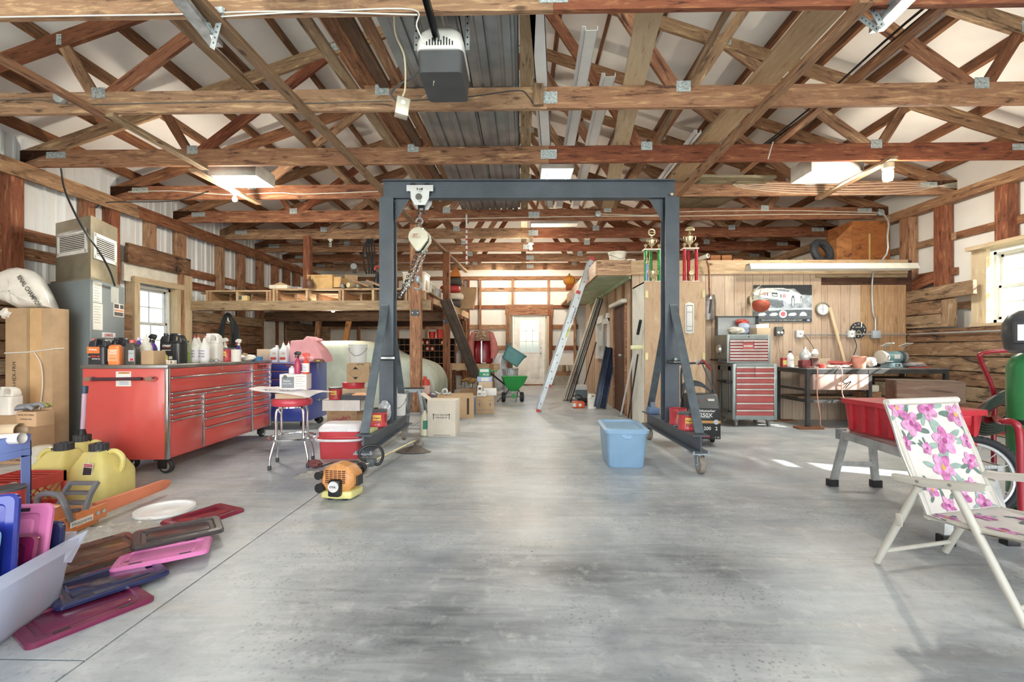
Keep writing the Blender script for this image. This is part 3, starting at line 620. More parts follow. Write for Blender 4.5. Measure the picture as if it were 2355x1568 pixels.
boxlight((1842,372),(1957,408),5.9,'white box light hung under the trusses beside the jelly-jar lamp',e=40)
jl=T('jelly_jar_lamp','lit jelly-jar lamp with glass shade under the trusses over the workbench','lamp',(at(2042,375,5.33).x,at(2042,375,5.33).y,ZC-.045))
mk(B().lathe([(.001,.0),(.06,0),(.06,-.06),(.05,-.07),(.001,-.07)],18),'lamp_base',P('#cfc7b0',.4),jl);mk(B().lathe([(.04,-.07),(.055,-.09),(.055,-.17),(.045,-.2),(.001,-.215)],18),'glass_jar',glassy('#fff6e0',.1,.7),jl)
mk(B().lathe([(.015,-.07),(.03,-.1),(.03,-.14),(.001,-.17)],12),'bulb',BULB,jl);lamp('POINT','jar_light',(jl.location.x,jl.location.y,jl.location.z-.3),66,(1,.88,.72),shadow_soft_size=.06)
p0,p1=onY(1722,620,6.95),onY(2107,612,6.95);L=p1.x-p0.x
sl=T('strip_light','long white fluorescent strip light across the office wall above the poster','strip light',(p0.x,6.98,onY(1900,628,6.98).z))
b=B();b.prism([(-.1,.055),(-.06,.14),(.06,.14),(.1,.055),(.095,.05),(.055,.13),(-.055,.13),(-.095,.05)],0,L,'x');mk(b,'reflector',OFFW,sl)
b=B();b.bx(.01,L-.01,-.05,.05,.085,.135);mk(b,'ballast_cover',WHITE,sl)
for y in(-.05,.05):mk(B().lathe([(.014,.03),(.014,L-.03)],10,(0,y,.062),'x'),'tube',P('#f3f1ea',.3),sl)
for x in(0,L-.02):mk(B().prism([(-.1,.05),(-.06,.142),(.06,.142),(.1,.05)],x,x+.02,'x'),'end_cap',WHITE,sl)
ox,oy=at(1022,130,3.38).x,3.38;oz=at(1022,185,3.3).z
op=T('door_opener','white and charcoal garage door opener hanging from perforated straps under the trusses','door opener',(ox,oy,oz))
b=B();b.rbox(-.155,.155,-.19,.2,0,.15,.035,4,(.008,.008));mk(b,'lower_housing',P('#4d4f52',.45),op)
secs=[]
for t,g in((.15,.012),(.21,.012),(.29,-.01),(.345,-.05),(.35,-.07)):secs.append(rrect(-.155-g,.155+g,-.2-g,.2+g,.05,4,t))
b=B().loft(secs);mk(b,'upper_housing',P('#efeeec',.35),op)
b=B()
for k in range(10):x=-.09+.02*k;h=.05*math.sin(pi*(k+.7)/10.5)if k not in(4,5)else .02;b.bx(x-.004,x+.004,-.2165,-.2,.175,.19+h)
mk(b,'vent_slot',BLK,op)
for s in(-1,1):
 b=B();x=s*.17;x0,x1=sorted((x,x+s*.03));b.bx(x0,x1,-.12,-.1165,.2,ZC-oz+.19);b.bx(x-.0015,x+.0015,-.12,-.08,.2,ZC-oz+.19);st=mk(b,'perforated_strap',GALV,op)
 h=B()
 for k in range(7):h.lathe([(.0065,-.1215),(.0065,-.1200)],8,(x+s*.015,0,.24+.05*k),'y')
 mk(h,'hole',BLK,st)
b=B();b.bx(-.02,.02,-6.0,-.15,.215,.222);b.bx(-.02,-.016,-6.0,-.15,.18,.222);b.bx(.016,.02,-6.0,-.15,.18,.222);mk(b,'rail',P('#3a3d40',.4,.7),op,loc=(-.02,0,.02))
ob=T('outlet_box','pale metal outlet box dangling on its cord beside the door opener','outlet box',tuple(at(922,268,3.55)),R(25),rot=(R(6),R(8),R(20)))
mk(B().bx(-.05,.05,-.05,.05,0,.13),'box_body',P('#d3cdbd',.4,.3,.1),ob,bev=.006);b=B()
for x,z in((-.0,.035),(.0,.09)):b.lathe([(.018,-.0535),(.018,-.05),(.001,-.05)],14,(x,0,z),'y')
mk(b,'receptacle',P('#efe9dd',.4),ob)
def channel(pa,pb,w,label,up=(0,0,1)):
 m,L=frame(pa,pb,up);b=B();b.bx(0,L,-w/2,w/2,0,.003);b.bx(0,L,-w/2,-w/2+.003,0,.03);b.bx(0,L,w/2-.003,w/2,0,.05);b.bx(0,L,w/2,w/2+.02,.048,.051)
 o=mk(b,'door_track',GALV);o.matrix_basis=m;return tag(o,label,'door track','galvanised door tracks')
channel(at(365,-60,2.55),at(497,108,3.2),.09,'galvanised door track hanging below the nearest truss over the red tool chest side')
channel(at(2150,-60,2.55),at(2015,75,3.2),.09,'galvanised door track hanging below the nearest truss over the workbench side')
def perfs(segs,name,label):
 t=T(name,label,'angle bracket',tuple(V(segs[0][0])),0,'perforated angle brackets')
 for a,c in segs:
  m,L=frame(a,c,(0,1,.2));o=mk(B().bx(0,L,-.018,.018,-.0015,.0015),'strap',GALV,t);o.matrix_basis=wm(t).inverted()@m
  h=B();n_=int(L/.035)
  for k in range(n_):h.lathe([(.006,-.003),(.006,.003)],8,(.02+.035*k,0,0),'z')
  mk(h,'hole',P('#4c5357',.6),o)
perfs(((at(466,26,3.0),at(497,100,3.1)),(at(512,16,3.0),at(488,112,3.1)),(at(466,26,3.0),at(512,22,3.0))),'angle_bracket','triangle of perforated straps holding the track over the red tool chest side')
perfs(((at(1870,2,3.0),at(2030,2,3.0)),(at(1935,8,3.0),at(2020,70,3.1)),(at(2000,8,3.0),at(2030,62,3.05))),'angle_bracket','perforated straps holding the track over the workbench side')
# generic containers
def carton(label,loc,rz,sx,sy,sz,mat=CARD,tape=True,grp=None,name='carton',cat='cardboard box',prints=(),open_=False):
 t=T(name,label,cat,loc,rz,grp)
 if open_:
  b=B();e=.006
  b.bx(-sx/2,sx/2,-sy/2,sy/2,0,e);b.bx(-sx/2,sx/2,-sy/2,-sy/2+e,e,sz);b.bx(-sx/2,sx/2,sy/2-e,sy/2,e,sz);b.bx(-sx/2,-sx/2+e,-sy/2,sy/2,e,sz);b.bx(sx/2-e,sx/2,-sy/2,sy/2,e,sz)
 else:b=B().bx(-sx/2,sx/2,-sy/2,sy/2,0,sz)
 mk(b,'box_body',mat,t,bev=0 if open_ else .004)
 if tape and not open_:mk(B().bx(-sx/2-.0005,sx/2+.0005,-.024,.024,sz-.07,sz+.001),'tape',P('#cdb389',.35,0,.03),t)
 for p in prints:
  s,x,z,w=p[:4];txt(s,t,(x*sx,-sy/2-.0015,z*sz),FRONT,w*sx,p[4]if len(p)>4 else INK,bold=p[5]if len(p)>5 else 0)
 return t
def band(b,r,z0,z1,a0,a1,n=12):
 vs=[]
 for k in range(n+1):a=R(a0+(a1-a0)*k/n);vs+=[(r*math.cos(a),r*math.sin(a),z0),(r*math.cos(a),r*math.sin(a),z1)]
 return b.add(vs,[(2*k,2*k+2,2*k+3,2*k+1)for k in range(n)],True)
def bottle(label,loc,r,h,col,cap='#d8d8d8',lab=None,kind='round',grp=None,name='bottle',rz=0,cat='bottle',words=None):
 """round bottle shapes: cone (long tapered neck), round, spray (trigger head), can"""
 t=T(name,label,cat,loc,rz,grp);m=P(col,.3,0,.03)
 if kind=='cone':
  mk(B().lathe([(r*.9,0),(r,.01),(r,h*.55),(r*.85,h*.62),(r*.5,h*.72),(r*.28,h*.86),(r*.16,h*.9)],20),'bottle_body',m,t);mk(B().lathe([(r*.2,h*.9),(r*.14,h*.94),(r*.06,h)],12),'nozzle_tip',P(cap,.4),t)
 elif kind=='spray':
  mk(B().lathe([(r*.92,0),(r,.01),(r,h*.5),(r*.8,h*.58),(r*.38,h*.68),(r*.34,h*.72)],20),'bottle_body',m,t)
  b=B();b.lathe([(r*.42,h*.7),(r*.42,h*.78),(r*.3,h*.8)],12);b.prism([(-r*.5,h*.8),(r*1.1,h*.86),(r*1.1,h*.93),(r*.3,h),(-r*.9,h*.97),(-r*1.0,h*.9)],-r*.28,r*.28,'y');hd=mk(b,'spray_head',P(cap,.4),t,bev=.002)
  mk(B().prism([(r*.6,h*.86),(r*.75,h*.86),(r*.95,h*.72),(r*.8,h*.7)],-r*.15,r*.15,'y'),'trigger',P('#c8463f' if cap!='#1f1f21' else '#2a2a2c',.4),hd)
 elif kind=='can':
  mk(B().lathe([(r*.96,0),(r,.006),(r,h*.84),(r*.75,h*.9),(r*.6,h*.91)],20),'can_body',P(col,.3,.2,.03),t);mk(B().lathe([(r*.55,h*.9),(r*.55,h),(.001,h)],14),'cap',P(cap,.4),t)
 else:
  mk(B().lathe([(r*.92,0),(r,.012),(r,h*.62),(r*.85,h*.72),(r*.4,h*.84),(r*.35,h*.9)],20),'bottle_body',m,t);mk(B().lathe([(r*.42,h*.89),(r*.42,h),(.001,h)],14),'cap',P(cap,.4),t)
 if lab:
  lo=mk(band(B(),r*1.015,h*.08,h*.5,-170,-10),'paper_label',P(lab,.5,0,.03),t)
  if words:
   for k,w_ in enumerate(words):txt(w_,t,(0,-r*1.03,h*(.42-.1*k)),FRONT,r*1.3,INK if lab!='#2b2b2e' else INKW)
  else:
   g=B()
   for k in range(4):band(g,r*1.025,h*(.13+.08*k),h*(.15+.08*k),-120,-60-12*(k%2),5)
   mk(g,'label_print',P('#5d5a66',.6),t)
 return t
def coffee_can(label,loc,r=.078,h=.155,rz=0,lid=True,grp='red plastic coffee cans'):
 t=T('coffee_can',label,'coffee can',loc,rz,grp);RC=P('#c2444a',.3,0,.04)
 pr=[(r*.94,0),(r,.008),(r,h*.12),(r*.965,h*.16),(r*.965,h*.78),(r,h*.82),(r,h*.9)]
 mk(B().lathe(pr,28),'can_body',RC,t)
 if lid:mk(B().lathe([(r*1.03,h*.88),(r*1.04,h*.97),(r*.98,h),(.001,h*.99)],28),'lid',P('#4a4c50',.45),t)
 else:mk(B().lathe([(r,h*.9),(r*1.01,h),(r*.95,h),(r*.93,h*.6),(.001,h*.5)],28),'rim',RC,t)
 g=B()
 for a in(-28,-14):band(g,r*1.0,h*.3,h*.74,a-4,a+4,3)
 mk(g,'grip_recess',P('#9c1f2a',.4),t)
 mk(band(B(),r*.985,h*.25,h*.74,-118,-62),'paper_label',P('#e7c25c',.4),t);mk(band(B(),r*.99,h*.25,h*.42,-116,-64),'label_band',P('#a2281f',.4),t)
 txt('Folgers',t,(0,-r*1.0,h*.56),FRONT,r*.82,P('#8d1218',.5),bold=.001);txt('GROUND COFFEE',t,(0,-r*1.0,h*.34),FRONT,r*.7,INKW)
 return t
def jug(label,loc,rz,w,d,h,mat,capcol,name='oil_jug',grp=None,lab=None,hs=1):
 """rectangular jug with the handle cut through its shoulder"""
 t=T(name,label,'jug',loc,rz,grp);x0,x1=-w/2,w/2
 b=B();secs=[rrect(x0,x1,-d/2,d/2,d*.25,4,z)for z in(0,h*.03,h*.66)]
 mk(b.loft(secs),'jug_body',mat,t)
 sh=B();poly=[(x0,h*.66),(x1,h*.66),(x1,h*.8),(x1-w*.12,h*.95),(x1-w*.3,h),(x0+w*.36,h),(x0+w*.3,h*.93),(x0+w*.08,h*.9),(x0,h*.78)]
 hole=[(x0+w*.45,h*.76),(x1-w*.2,h*.76),(x1-w*.2,h*.84),(x1-w*.34,h*.93),(x0+w*.48,h*.93)]
 sh.prism([(x0,h*.66),(x0+w*.45,h*.66),(x0+w*.45,h*.76),(x0+w*.48,h*.93),(x0+w*.36,h),(x0+w*.3,h*.93),(x0+w*.08,h*.9),(x0,h*.78)],-d*.36,d*.36,'y')
 sh.prism([(x0+w*.45,h*.66),(x1,h*.66),(x1,h*.8),(x1-w*.12,h*.95),(x1-w*.2,h*.84),(x1-w*.2,h*.76),(x0+w*.45,h*.76)],-d*.3,d*.3,'y')
 sh.prism([(x0+w*.36,h),(x0+w*.48,h*.93),(x1-w*.34,h*.93),(x1-w*.2,h*.84),(x1-w*.12,h*.95),(x1-w*.3,h)],-d*.22,d*.22,'y')
 mk(sh,'handle',mat,t,bev=min(.008,w*.05));mk(B().lathe([(w*.13,h*.9),(w*.13,h*1.0),(.001,h*1.0)],14,(x0+w*.17,0,0)),'cap',P(capcol,.4),t)
 if lab:lab(t)
 return t
# red tool chest
RED=P('#cd5650',.25,0,.02,3,coat=.4);REDP=RED;CHR=P('#c9ccd2',.18,.95,.04);TOPM=P('#8e8c8a',.35,.7,.14,5)
tcx=T('tool_chest','long red rolling tool chest with chrome trim and steel top','tool chest',(-3.11,3.94,0),R(2.6))
L,DP=1.80,.727;z0,z1=.129,.93
mk(B().bx(-DP,-.012,.0,L,z0,z1),'cabinet_body',RED,tcx,bev=.004)
mk(B().bx(-DP-.012,.012,-.012,L+.012,z1,z1+.032),'steel_top',TOPM,tcx,bev=.004)
for y in(-.002,L-.012,1.335,.0):pass
for(ya,yb,za,zb)in((-.006,.03,z0,z1),(1.355,1.385,z0,z1),(L-.03,L+.006,z0,z1),(.475,.5,z0+.02,.675)):mk(B().bx(-.02,.008,ya,yb,za,zb),'corner_trim',CHR,tcx,bev=.004)
def drawer(ya,yb,za,zb):
 d=mk(B().bx(-.02,.004,ya+.004,yb-.004,za+.004,zb-.003),'drawer',RED,tcx,bev=.002)
 mk(B().bx(.003,.016,ya+.005,yb-.005,zb-.02,zb-.004),'drawer_pull',CHR,d,bev=.004);return d
dtop=mk(B().bx(-.02,.004,.034,1.351,.856,z1-.004),'drawer',RED,tcx,bev=.002)
mk(B().lathe([(.012,.004),(.012,.009),(.001,.011)],12,(0,.78,.9),'x'),'lock',CHR,dtop)
drawer(.034,1.351,.715,.856);drawer(.034,1.351,.68,.715)
zs=[.68,.625,.575,.525,.475,z0+.015]
for a,c in zip(zs,zs[1:]):drawer(.034,.474,c,a)
zs=[.68,.61,.55,.49,.42,.33,z0+.015]
for a,c in zip(zs,zs[1:]):drawer(.502,1.351,c,a)
zs=[.86,.79,.735,.68,.62,.56,.49,.41,.32,z0+.015]
dl_=mk(B().bx(-.02,.004,1.389,L-.034,.864,z1-.004),'drawer',RED,tcx,bev=.002);txt('Snap-on',dl_,(.0055,1.58,.895),RIGHT,.2,INK,bold=.001)
for a,c in zip(zs,zs[1:]):drawer(1.389,L-.034,c,a)
b=B();b.tube([(-.60,-.05,.84),(-.18,-.05,.845)],.014,10);hb=mk(b,'push_handle',P('#4a2b35',.6),tcx)
for x in(-.645,-.125):
 mk(B().loft([[(x+sx*(.05-.02*t)+0,-.01-.045*t,.842+sz*(.026-.006*t))for sx,sz in((1,0),(.7,.7),(0,1),(-.7,.7),(-1,0),(-.7,-.7),(0,-1),(.7,-.7))]for t in(0,.6,1)]),'handle_bracket',CHROME,tcx)
st=mk(B().bx(-.44,-.31,-.0025,0,.775,.905),'sticker',PAPER,tcx);mk(B().bx(-.42,-.32,-.0035,-.0025,.885,.9),'sticker_band',P('#d08a4e',.5),st);txt('WARNING',st,(-.37,-.004,.8925),FRONT,.06)
for z in(.79,.8,.81):mk(B().bx(-.41,-.33,-.0035,-.0025,z,z+.004),'sticker_print',P('#8b93b5',.6),st)
WHL=P('#2b2c2f',.55)
def big_caster(par,x,y,ax,r=.062):
 b=B();b.bx(x-.05,x+.05,y-.05,y+.05,z0-.01,z0);d=(.0,.03)if ax=='x' else(.03,0)
 for s in(-1,1):
  if ax=='x':b.bx(x+s*.026-.003,x+s*.026+.003,y-.03,y+.045,r-.02,z0-.01)
  else:b.bx(x-.03,x+.045,y+s*.026-.003,y+s*.026+.003,r-.02,z0-.01)
 c=mk(b,'caster',BLK,par,bev=.003);w=B();cx,cy=x+(.03 if ax=='y' else 0),y+(.03 if ax=='x' else 0);wheel(w,(cx,cy,r),r,.04,ax);mk(w,'wheel',WHL,c)
 h=B();h.lathe([(.008,-.023),(r*.66,-.023),(r*.7,-.015),(r*.7,.015),(r*.66,.023),(.008,.023)],18,(cx,cy,r),ax);mk(h,'wheel_hub',CHROME,c)
for x,y,ax in((-.07,.05,'y'),(-DP+.22,.22,'y'),(-.08,L-.09,'x'),(-DP+.07,L-.1,'x'),(-DP+.08,.06,'y')):big_caster(tcx,x,y,ax)
ZT_=.9625
def ct(px,D,dx=0):p=at(px,820,D);return(p.x+dx,p.y,ZT_)
def lab_kub(t):
 mk(B().bx(-.075,.04,-.0525,-.0515,.10,.16),'paper_label',P('#e07f45',.4),t);txt('Kubota',t,(-.02,-.0535,.135),FRONT,.07,INKW,bold=.001)
 txt('SAE',t,(-.055,-.0535,.07),FRONT,.02,INKW);txt('15W-40',t,(.0,-.0535,.072),FRONT,.085,P('#d9483c',.5),bold=.001);txt('ENGINE OIL',t,(.01,-.0535,.05),FRONT,.075,INKW,bold=.001)
JB=P('#33343a',.35,0,.05)
jug('black oil jug with orange band and red cap at the chest corner',ct(231,4.17),R(0),.16,.10,.235,JB,'#c65a4a',lab=lab_kub,grp='oil jugs on the red chest')
jug('second black oil jug tucked behind the orange soap bottle',ct(280,4.36),R(0),.15,.10,.25,JB,'#33343a',grp='oil jugs on the red chest')
t=T('soap_bottle','orange pump soap bottle with white print on the red chest','bottle',ct(266,4.08));mk(B().loft([rrect(-.052*k,.052*k,-.03*k,.03*k,.018*k,4,z)for k,z in((.95,0),(1,.01),(1,.13),(.92,.165),(.5,.178))]),'bottle_body',P('#ee8a50',.3),t)
mk(B().lathe([(.02,.178),(.02,.195),(.008,.197),(.008,.22),(.001,.222)],12),'pump_head',BLK,t);mk(B().bx(-.006,.05,-.008,.008,.215,.226),'spout',BLK,t,bev=.003)
mk(B().bx(-.045,.045,-.0312,-.0305,.03,.14),'paper_label',P('#f2a878',.4),t);txt('FAST',t,(.01,-.0325,.12),FRONT,.06,INKW,bold=.001);txt('ORANGE',t,(0,-.0325,.1),FRONT,.07,INKW,bold=.001);txt('HAND CLEANER',t,(0,-.0325,.055),FRONT,.06)
def lab_q(t):mk(B().bx(-.01,.042,-.034,-.0325,.03,.13),'paper_label',P('#b9bbc0',.4),t);txt('SYNTHETIC',t,(.016,-.035,.1),FRONT,.045);mk(B().bx(.005,.035,-.0345,-.034,.035,.055),'label_band',P('#c8383c',.4),t)
t=T('oil_bottle','dark quart oil bottle with red cap and grey label','bottle',ct(305,4.12));mk(B().loft([rrect(-.05*k,.05*k,-.032,.032,.014,4,z)for k,z in((.96,0),(1,.01),(1,.14),(.8,.175),(.45,.195))]),'bottle_body',P('#4c4a44',.3),t);mk(B().lathe([(.024,.195),(.024,.222),(.001,.222)],14),'cap',P('#d4605c',.4),t);lab_q(t)
bottle('purple flower-print bottle behind the dark oil bottle',ct(319,4.32),.035,.25,'#5b3f9c','#d8c8e8',None)
bottle('white cone-top bottle behind the small carton',ct(336,4.28),.05,.285,'#e9e6da','#e9e6da','#f2efe6','cone')
carton('small plain carton between the bottles on the red chest',ct(353,4.12),R(-8),.13,.12,.125,CARD,False)
bottle('purple spray bottle with black trigger behind the small carton',ct(352,4.5),.036,.29,'#7a4fb5','#1f1f21',None,'spray',rz=R(180))
bottle('small bottle of yellow liquid beside the black jug',ct(379,4.26),.025,.105,'#d9d06a','#6d7a8c','#e6e08a')
t=T('domino_box','long low white box printed with dark symbols at the chest edge','box',ct(385,4.2),R(-3));mk(B().bx(-.075,.075,-.02,.02,0,.036),'box_body',P('#e7e2d8',.5),t,bev=.002)
for k,c in enumerate(('#8b3a38','#efe9dc','#efe9dc','#efe9dc','#b98f6a')):mk(B().bx(-.068+.028*k,-.045+.028*k,-.0215,-.02,.005,.031),'symbol_square',P(c,.5),t);txt('IEGFL'[k],t,(-.056+.028*k,-.022,.018),FRONT,.012)
def lab_st(t):
 mk(B().bx(-.085,.04,-.0655,-.0645,.03,.2),'paper_label',P('#241d1e',.4),t);txt('STREET',t,(-.02,-.0665,.17),FRONT,.085,INKW,bold=.001);txt('HIGH MILEAGE',t,(-.02,-.0665,.155),FRONT,.07,P('#d0473f',.5));mk(B().bx(-.07,.02,-.0662,-.0655,.125,.132),'label_band',P('#c8c0b0',.5),t);mk(B().bx(-.0,.035,-.0662,-.0655,.04,.07),'label_band',P('#d8d4c8',.5),t)
jug('big black gallon jug with dark label behind the symbol box',ct(400,4.5),R(0),.21,.13,.295,P('#2d2e31',.3),'#2d2e31',lab=lab_st,grp='oil jugs on the red chest')
bottle('tall green and grey aerosol can beside the big black jug',ct(431,4.62),.03,.225,'#a8b08a','#5a6b7c','#8fae4e','can')
for px,D,lb in((448,4.72,'white cone-neck bottle with printed label nearer the big black jug'),(471,4.72,'white cone-neck bottle with printed label beside the white gallon jug')):
 bottle(lb,ct(px,D),.05,.285,'#ece9e2','#cf5b58','#efe9ee','cone','white cone-neck bottles',words=('POWER','TRAIN','FLUID'))
for px,D,lb in((456,5.05,'rear white cone-neck bottle behind the printed pair'),(478,5.05,'rear white cone-neck bottle behind the white gallon jug')):bottle(lb,ct(px,D),.05,.3,'#ece9e2','#cf5b58',None,'cone','white cone-neck bottles')
jug('white gallon jug with moulded handle and no label',ct(491,4.98),R(0),.165,.13,.31,P('#efebe6',.35),'#efebe6',name='gallon_jug')
t=T('eyeglasses','folded brown-rimmed eyeglasses in front of the white jug','glasses',ct(492,4.7),R(8));b=B()
for s in(-1,1):b.tube(arc((s*.024,0,.02),.019,0,360,14)[:-1],.002,5,True);b.tube([(s*.043,0,.025),(s*.046,.05,.012),(s*.04,.11,.004)],.002,5)
b.tube([(-.006,0,.024),(.006,0,.024)],.002,5);mk(b,'glasses_frame',P('#4a3024',.4),t);b=B()
for s in(-1,1):b.lathe([(.001,-.0005),(.018,-.0005),(.018,.0005),(.001,.0005)],14,(s*.024,0,.02),'y')
mk(b,'lens',glassy('#eef2f2',.05,.9),t)
coffee_can('red coffee can on the steel top beside the paper roll',ct(521,5.1),.072,.155)
t=tag(mk(B().lathe([(.018,0),(.05,0),(.05,.135),(.018,.135)],22),'paper_roll',P('#ece6dd',.8)),'white paper roll standing beside the red coffee can','paper roll');t.location=ct(543,5.1)
carton('small open carton behind the coffee can holding spray bottles',ct(530,5.42),0,.16,.1,.15,CARDL,False)
bottle('white spray bottle with red trigger behind the coffee can',ct(518,5.27),.033,.27,'#eceae4','#eceae4',None,'spray')
bottle('purple speckled spray bottle with white trigger head',ct(549,5.38),.033,.26,'#4a3c86','#eceae4','#e4e2ec','spray',rz=R(180))
def crumple(b,c,r,amp,n=9,m=14,sq=(1,1,1),seed=3):
 g=random.Random(seed);ph=[(g.uniform(0,6),g.uniform(2,7),g.uniform(0,6),g.uniform(2,6))for _ in range(6)]
 rings=[]
 for i in range(n+1):
  t=pi*i/n;ring=[]
  for k in range(m):
   a=2*pi*k/m;q=1+amp*sum(math.sin(f1*a*round(1)+p1+f2*t)for p1,f1,p2,f2 in[(p[0],round(p[1]),p[2],p[3])for p in ph])/3+amp*.5*g.uniform(-1,1)
   ring.append((c[0]+r*q*math.sin(t)*math.cos(a)*sq[0],c[1]+r*q*math.sin(t)*math.sin(a)*sq[1],c[2]+r*sq[2]*(1+math.cos(t)*(.9+.2*(q-1)))))
  rings.append(ring)
 return b.loft(rings[::-1],False,True,False)
tag(mk(crumple(B(),(0,0,0),.09,.16,sq=(1.2,.7,.45)),'crumpled_paper',P('#e9e3d6',.7),None,ct(567,5.3)),'crumpled white paper towel beside the paper roll','paper towel')
tag(mk(crumple(B(),(0,0,0),.10,.14,sq=(1.1,.7,.7),seed=5),'plastic_bag',glassy('#f3eef4',.2,.55),None,ct(330,4.7)),'clear crumpled bag of small parts behind the white cone bottle','plastic bag')
t=T('tape_roll','blue masking tape roll at the far end of the steel top','tape roll',ct(592,5.45));mk(B().lathe([(.036,0),(.058,0),(.058,.048),(.036,.048),(.036,0)],22,cap=False),'tape',P('#3f7fb4',.5),t);mk(B().lathe([(.033,.001),(.036,.001),(.036,.047),(.033,.047),(.033,.001)],22,cap=False),'core',CARDL,t)
t=tag(beam('wooden_stick',ct(556,5.35)and V(ct(560,5.2))+V((0,0,.085)),V(ct(600,5.6))+V((0,0,.01)),.03,.022,W_NEW,bev=.006),'bare wooden hammer handle lying across the far clutter','handle')
FUR=P('#8b9599',.4,.2,.05,2);fx0,fx1=onY(138,0,5.35).x,onY(207,0,5.2).x
fu=T('furnace','tall grey upflow furnace cabinet with a vented sheet-metal plenum on top','furnace',(-5.45,5.12,0),0)
c0=at(103,640,5.45);c1=at(207,640,5.02);c2=at(286,657,5.75)
def rel(p):return(p.x-fu.location.x,p.y-fu.location.y)
fp=[rel(c0),rel(c1),rel(c2)];fp.append((fp[0][0]+fp[2][0]-fp[1][0],fp[0][1]+fp[2][1]-fp[1][1]))
def poly4(b,p,z0,z1):return b.loft([[(x,y,z0)for x,y in p],[(x,y,z1)for x,y in p]],False,True,False)
def inset(p,k,j):c=(sum(x for x,y in p)/4,sum(y for x,y in p)/4);return[(c[0]+(x-c[0])*k+j[0],c[1]+(y-c[1])*k+j[1])for x,y in p]
FZ=1.88
mk(poly4(B(),fp,.0,FZ),'furnace_cabinet',FUR,fu,bev=.006)
fe=frame((fp[1][0],fp[1][1],0),(fp[2][0],fp[2][1],0));FM,FL=fe
def onf(x0,x1,z0,z1,d=.004,b=None):return(b or B()).bx(x0*FL,x1*FL,-d,0,z0,z1,FM)
mk(onf(.02,.98,.08,1.22),'front_door',FUR,fu,bev=.002);mk(onf(.02,.98,1.225,FZ-.02),'front_door',FUR,fu,bev=.002)
pap=P('#efede4',.7,0,.02)
for a in((.06,.3,1.63,1.86),(.06,.32,1.32,1.62)):
 o=mk(onf(*a,.006),'paper_sheet',pap,fu);g=B()
 for k in range(7):onf(a[0]+.03,a[1]-.05-.02*(k%3),a[3]-.04-.03*k,a[3]-.035-.03*k,.0068,g)
 mk(g,'handwriting',P('#9a9a9e',.7),o)
mk(onf(.1,.42,.78,1.12,.006),'paper_sheet',pap,fu);mk(onf(.56,.8,1.66,1.85,.006),'sticker',P('#b8bbb4',.5),fu);so=mk(onf(.64,.96,1.5,1.66,.0065),'sticker',PAPER,fu);mk(onf(.66,.94,1.565,1.585,.0072),'sticker_band',P('#d58a5e',.5),so);mk(onf(.66,.8,1.6,1.65,.0072),'sticker_print',P('#4e4a4a',.5),so);mk(onf(.84,.95,1.6,1.65,.0072),'sticker_print',P('#4e4a4a',.5),so);mk(onf(.66,.94,1.51,1.555,.0072),'sticker_print',P('#57514f',.5),so)
bd=mk(onf(.3,.68,1.235,1.295,.012),'nameplate',P('#d9d7d6',.4),fu,bev=.005);o=txt('LENNOX',fu,FM@V((.47*FL,-.0135,1.265)),(R(90),0,math.atan2(FM[1][0],FM[0][0])),.2,P('#a8324a',.5),bold=.001)
pl=inset(fp,.78,(.02,.0));PLM=P('#a49d88',.35,.55,.12,3)
pb=mk(poly4(B(),pl,FZ,2.62),'plenum',PLM,fu,bev=.003);mk(poly4(B(),inset(fp,.88,(.01,0)),FZ,FZ+.03),'plenum_collar',PLM,fu)
for i,(a,b_)in enumerate(((0,1),(1,2))):
 M_,L_=frame((pl[a][0],pl[a][1],0),(pl[b_][0],pl[b_][1],0));zb,zt=(2.2,2.48)if i==0 else(2.14,2.44)
 b=B();u=.045;x0,x1=L_*.08,L_*.92
 b.bx(x0,x1,-.014,0,zb,zb+u,M_);b.bx(x0,x1,-.014,0,zt-u,zt,M_);b.bx(x0,x0+u,-.014,0,zb,zt,M_);b.bx(x1-u,x1,-.014,0,zb,zt,M_);g=mk(b,'vent_grille',P('#e7e4de',.4),fu,bev=.003)
 mk(B().bx(x0+u,x1-u,-.003,0,zb+u,zt-u,M_),'grille_backing',P('#3b352c',.6),g);b=B();n_=9
 for k in range(n_):z=zb+u+(zt-zb-2*u)*(k+.5)/n_;b.bx(x0+u,x1-u,-.012,-.004,z-.004,z+.005,M_)
 mk(b,'louver',P('#e7e4de',.4),g)
bp=at(80,1040,4.8)
tc=T('tall_carton','tall brown shipping carton standing against the furnace with a white strap','cardboard box',(bp.x,bp.y+.06,0),R(0));CW=.5
mk(B().bx(-CW/2,CW/2,-.12,.06,0,1.53),'box_body',CARD,tc,bev=.005);mk(B().bx(-.02,.012,-.1225,-.12,.0,1.53),'seam',P('#a68a66',.7),tc);mk(B().bx(.015,.14,-.1215,-.12,.5,1.53),'fresh_flap',P('#cfa97c',.75),tc)
txt('TNT-S-3x3-HEX-FRM',tc,(-.15,-.1225,.72),(R(90),R(-90),0),.5,INK);mk(B().tube([(-.25,-.125,1.06),(0,-.128,1.07),(.25,-.125,1.1),(.252,-.0,1.11)],.006,6),'strap',PAPER,tc);mk(B().tube(spl([(.07,-.13,1.07),(.15,-.14,.95),(.17,-.14,.75),(.14,-.14,.5),(.06,-.15,.22)]),.005,6),'strap_end',PAPER,tc)
for z in(.55,.35):pass
bg_=T('plastic_sack','crumpled white printed sack slumped on top of the tall carton','sack',(bp.x-.08,bp.y+.1,1.53),R(0))
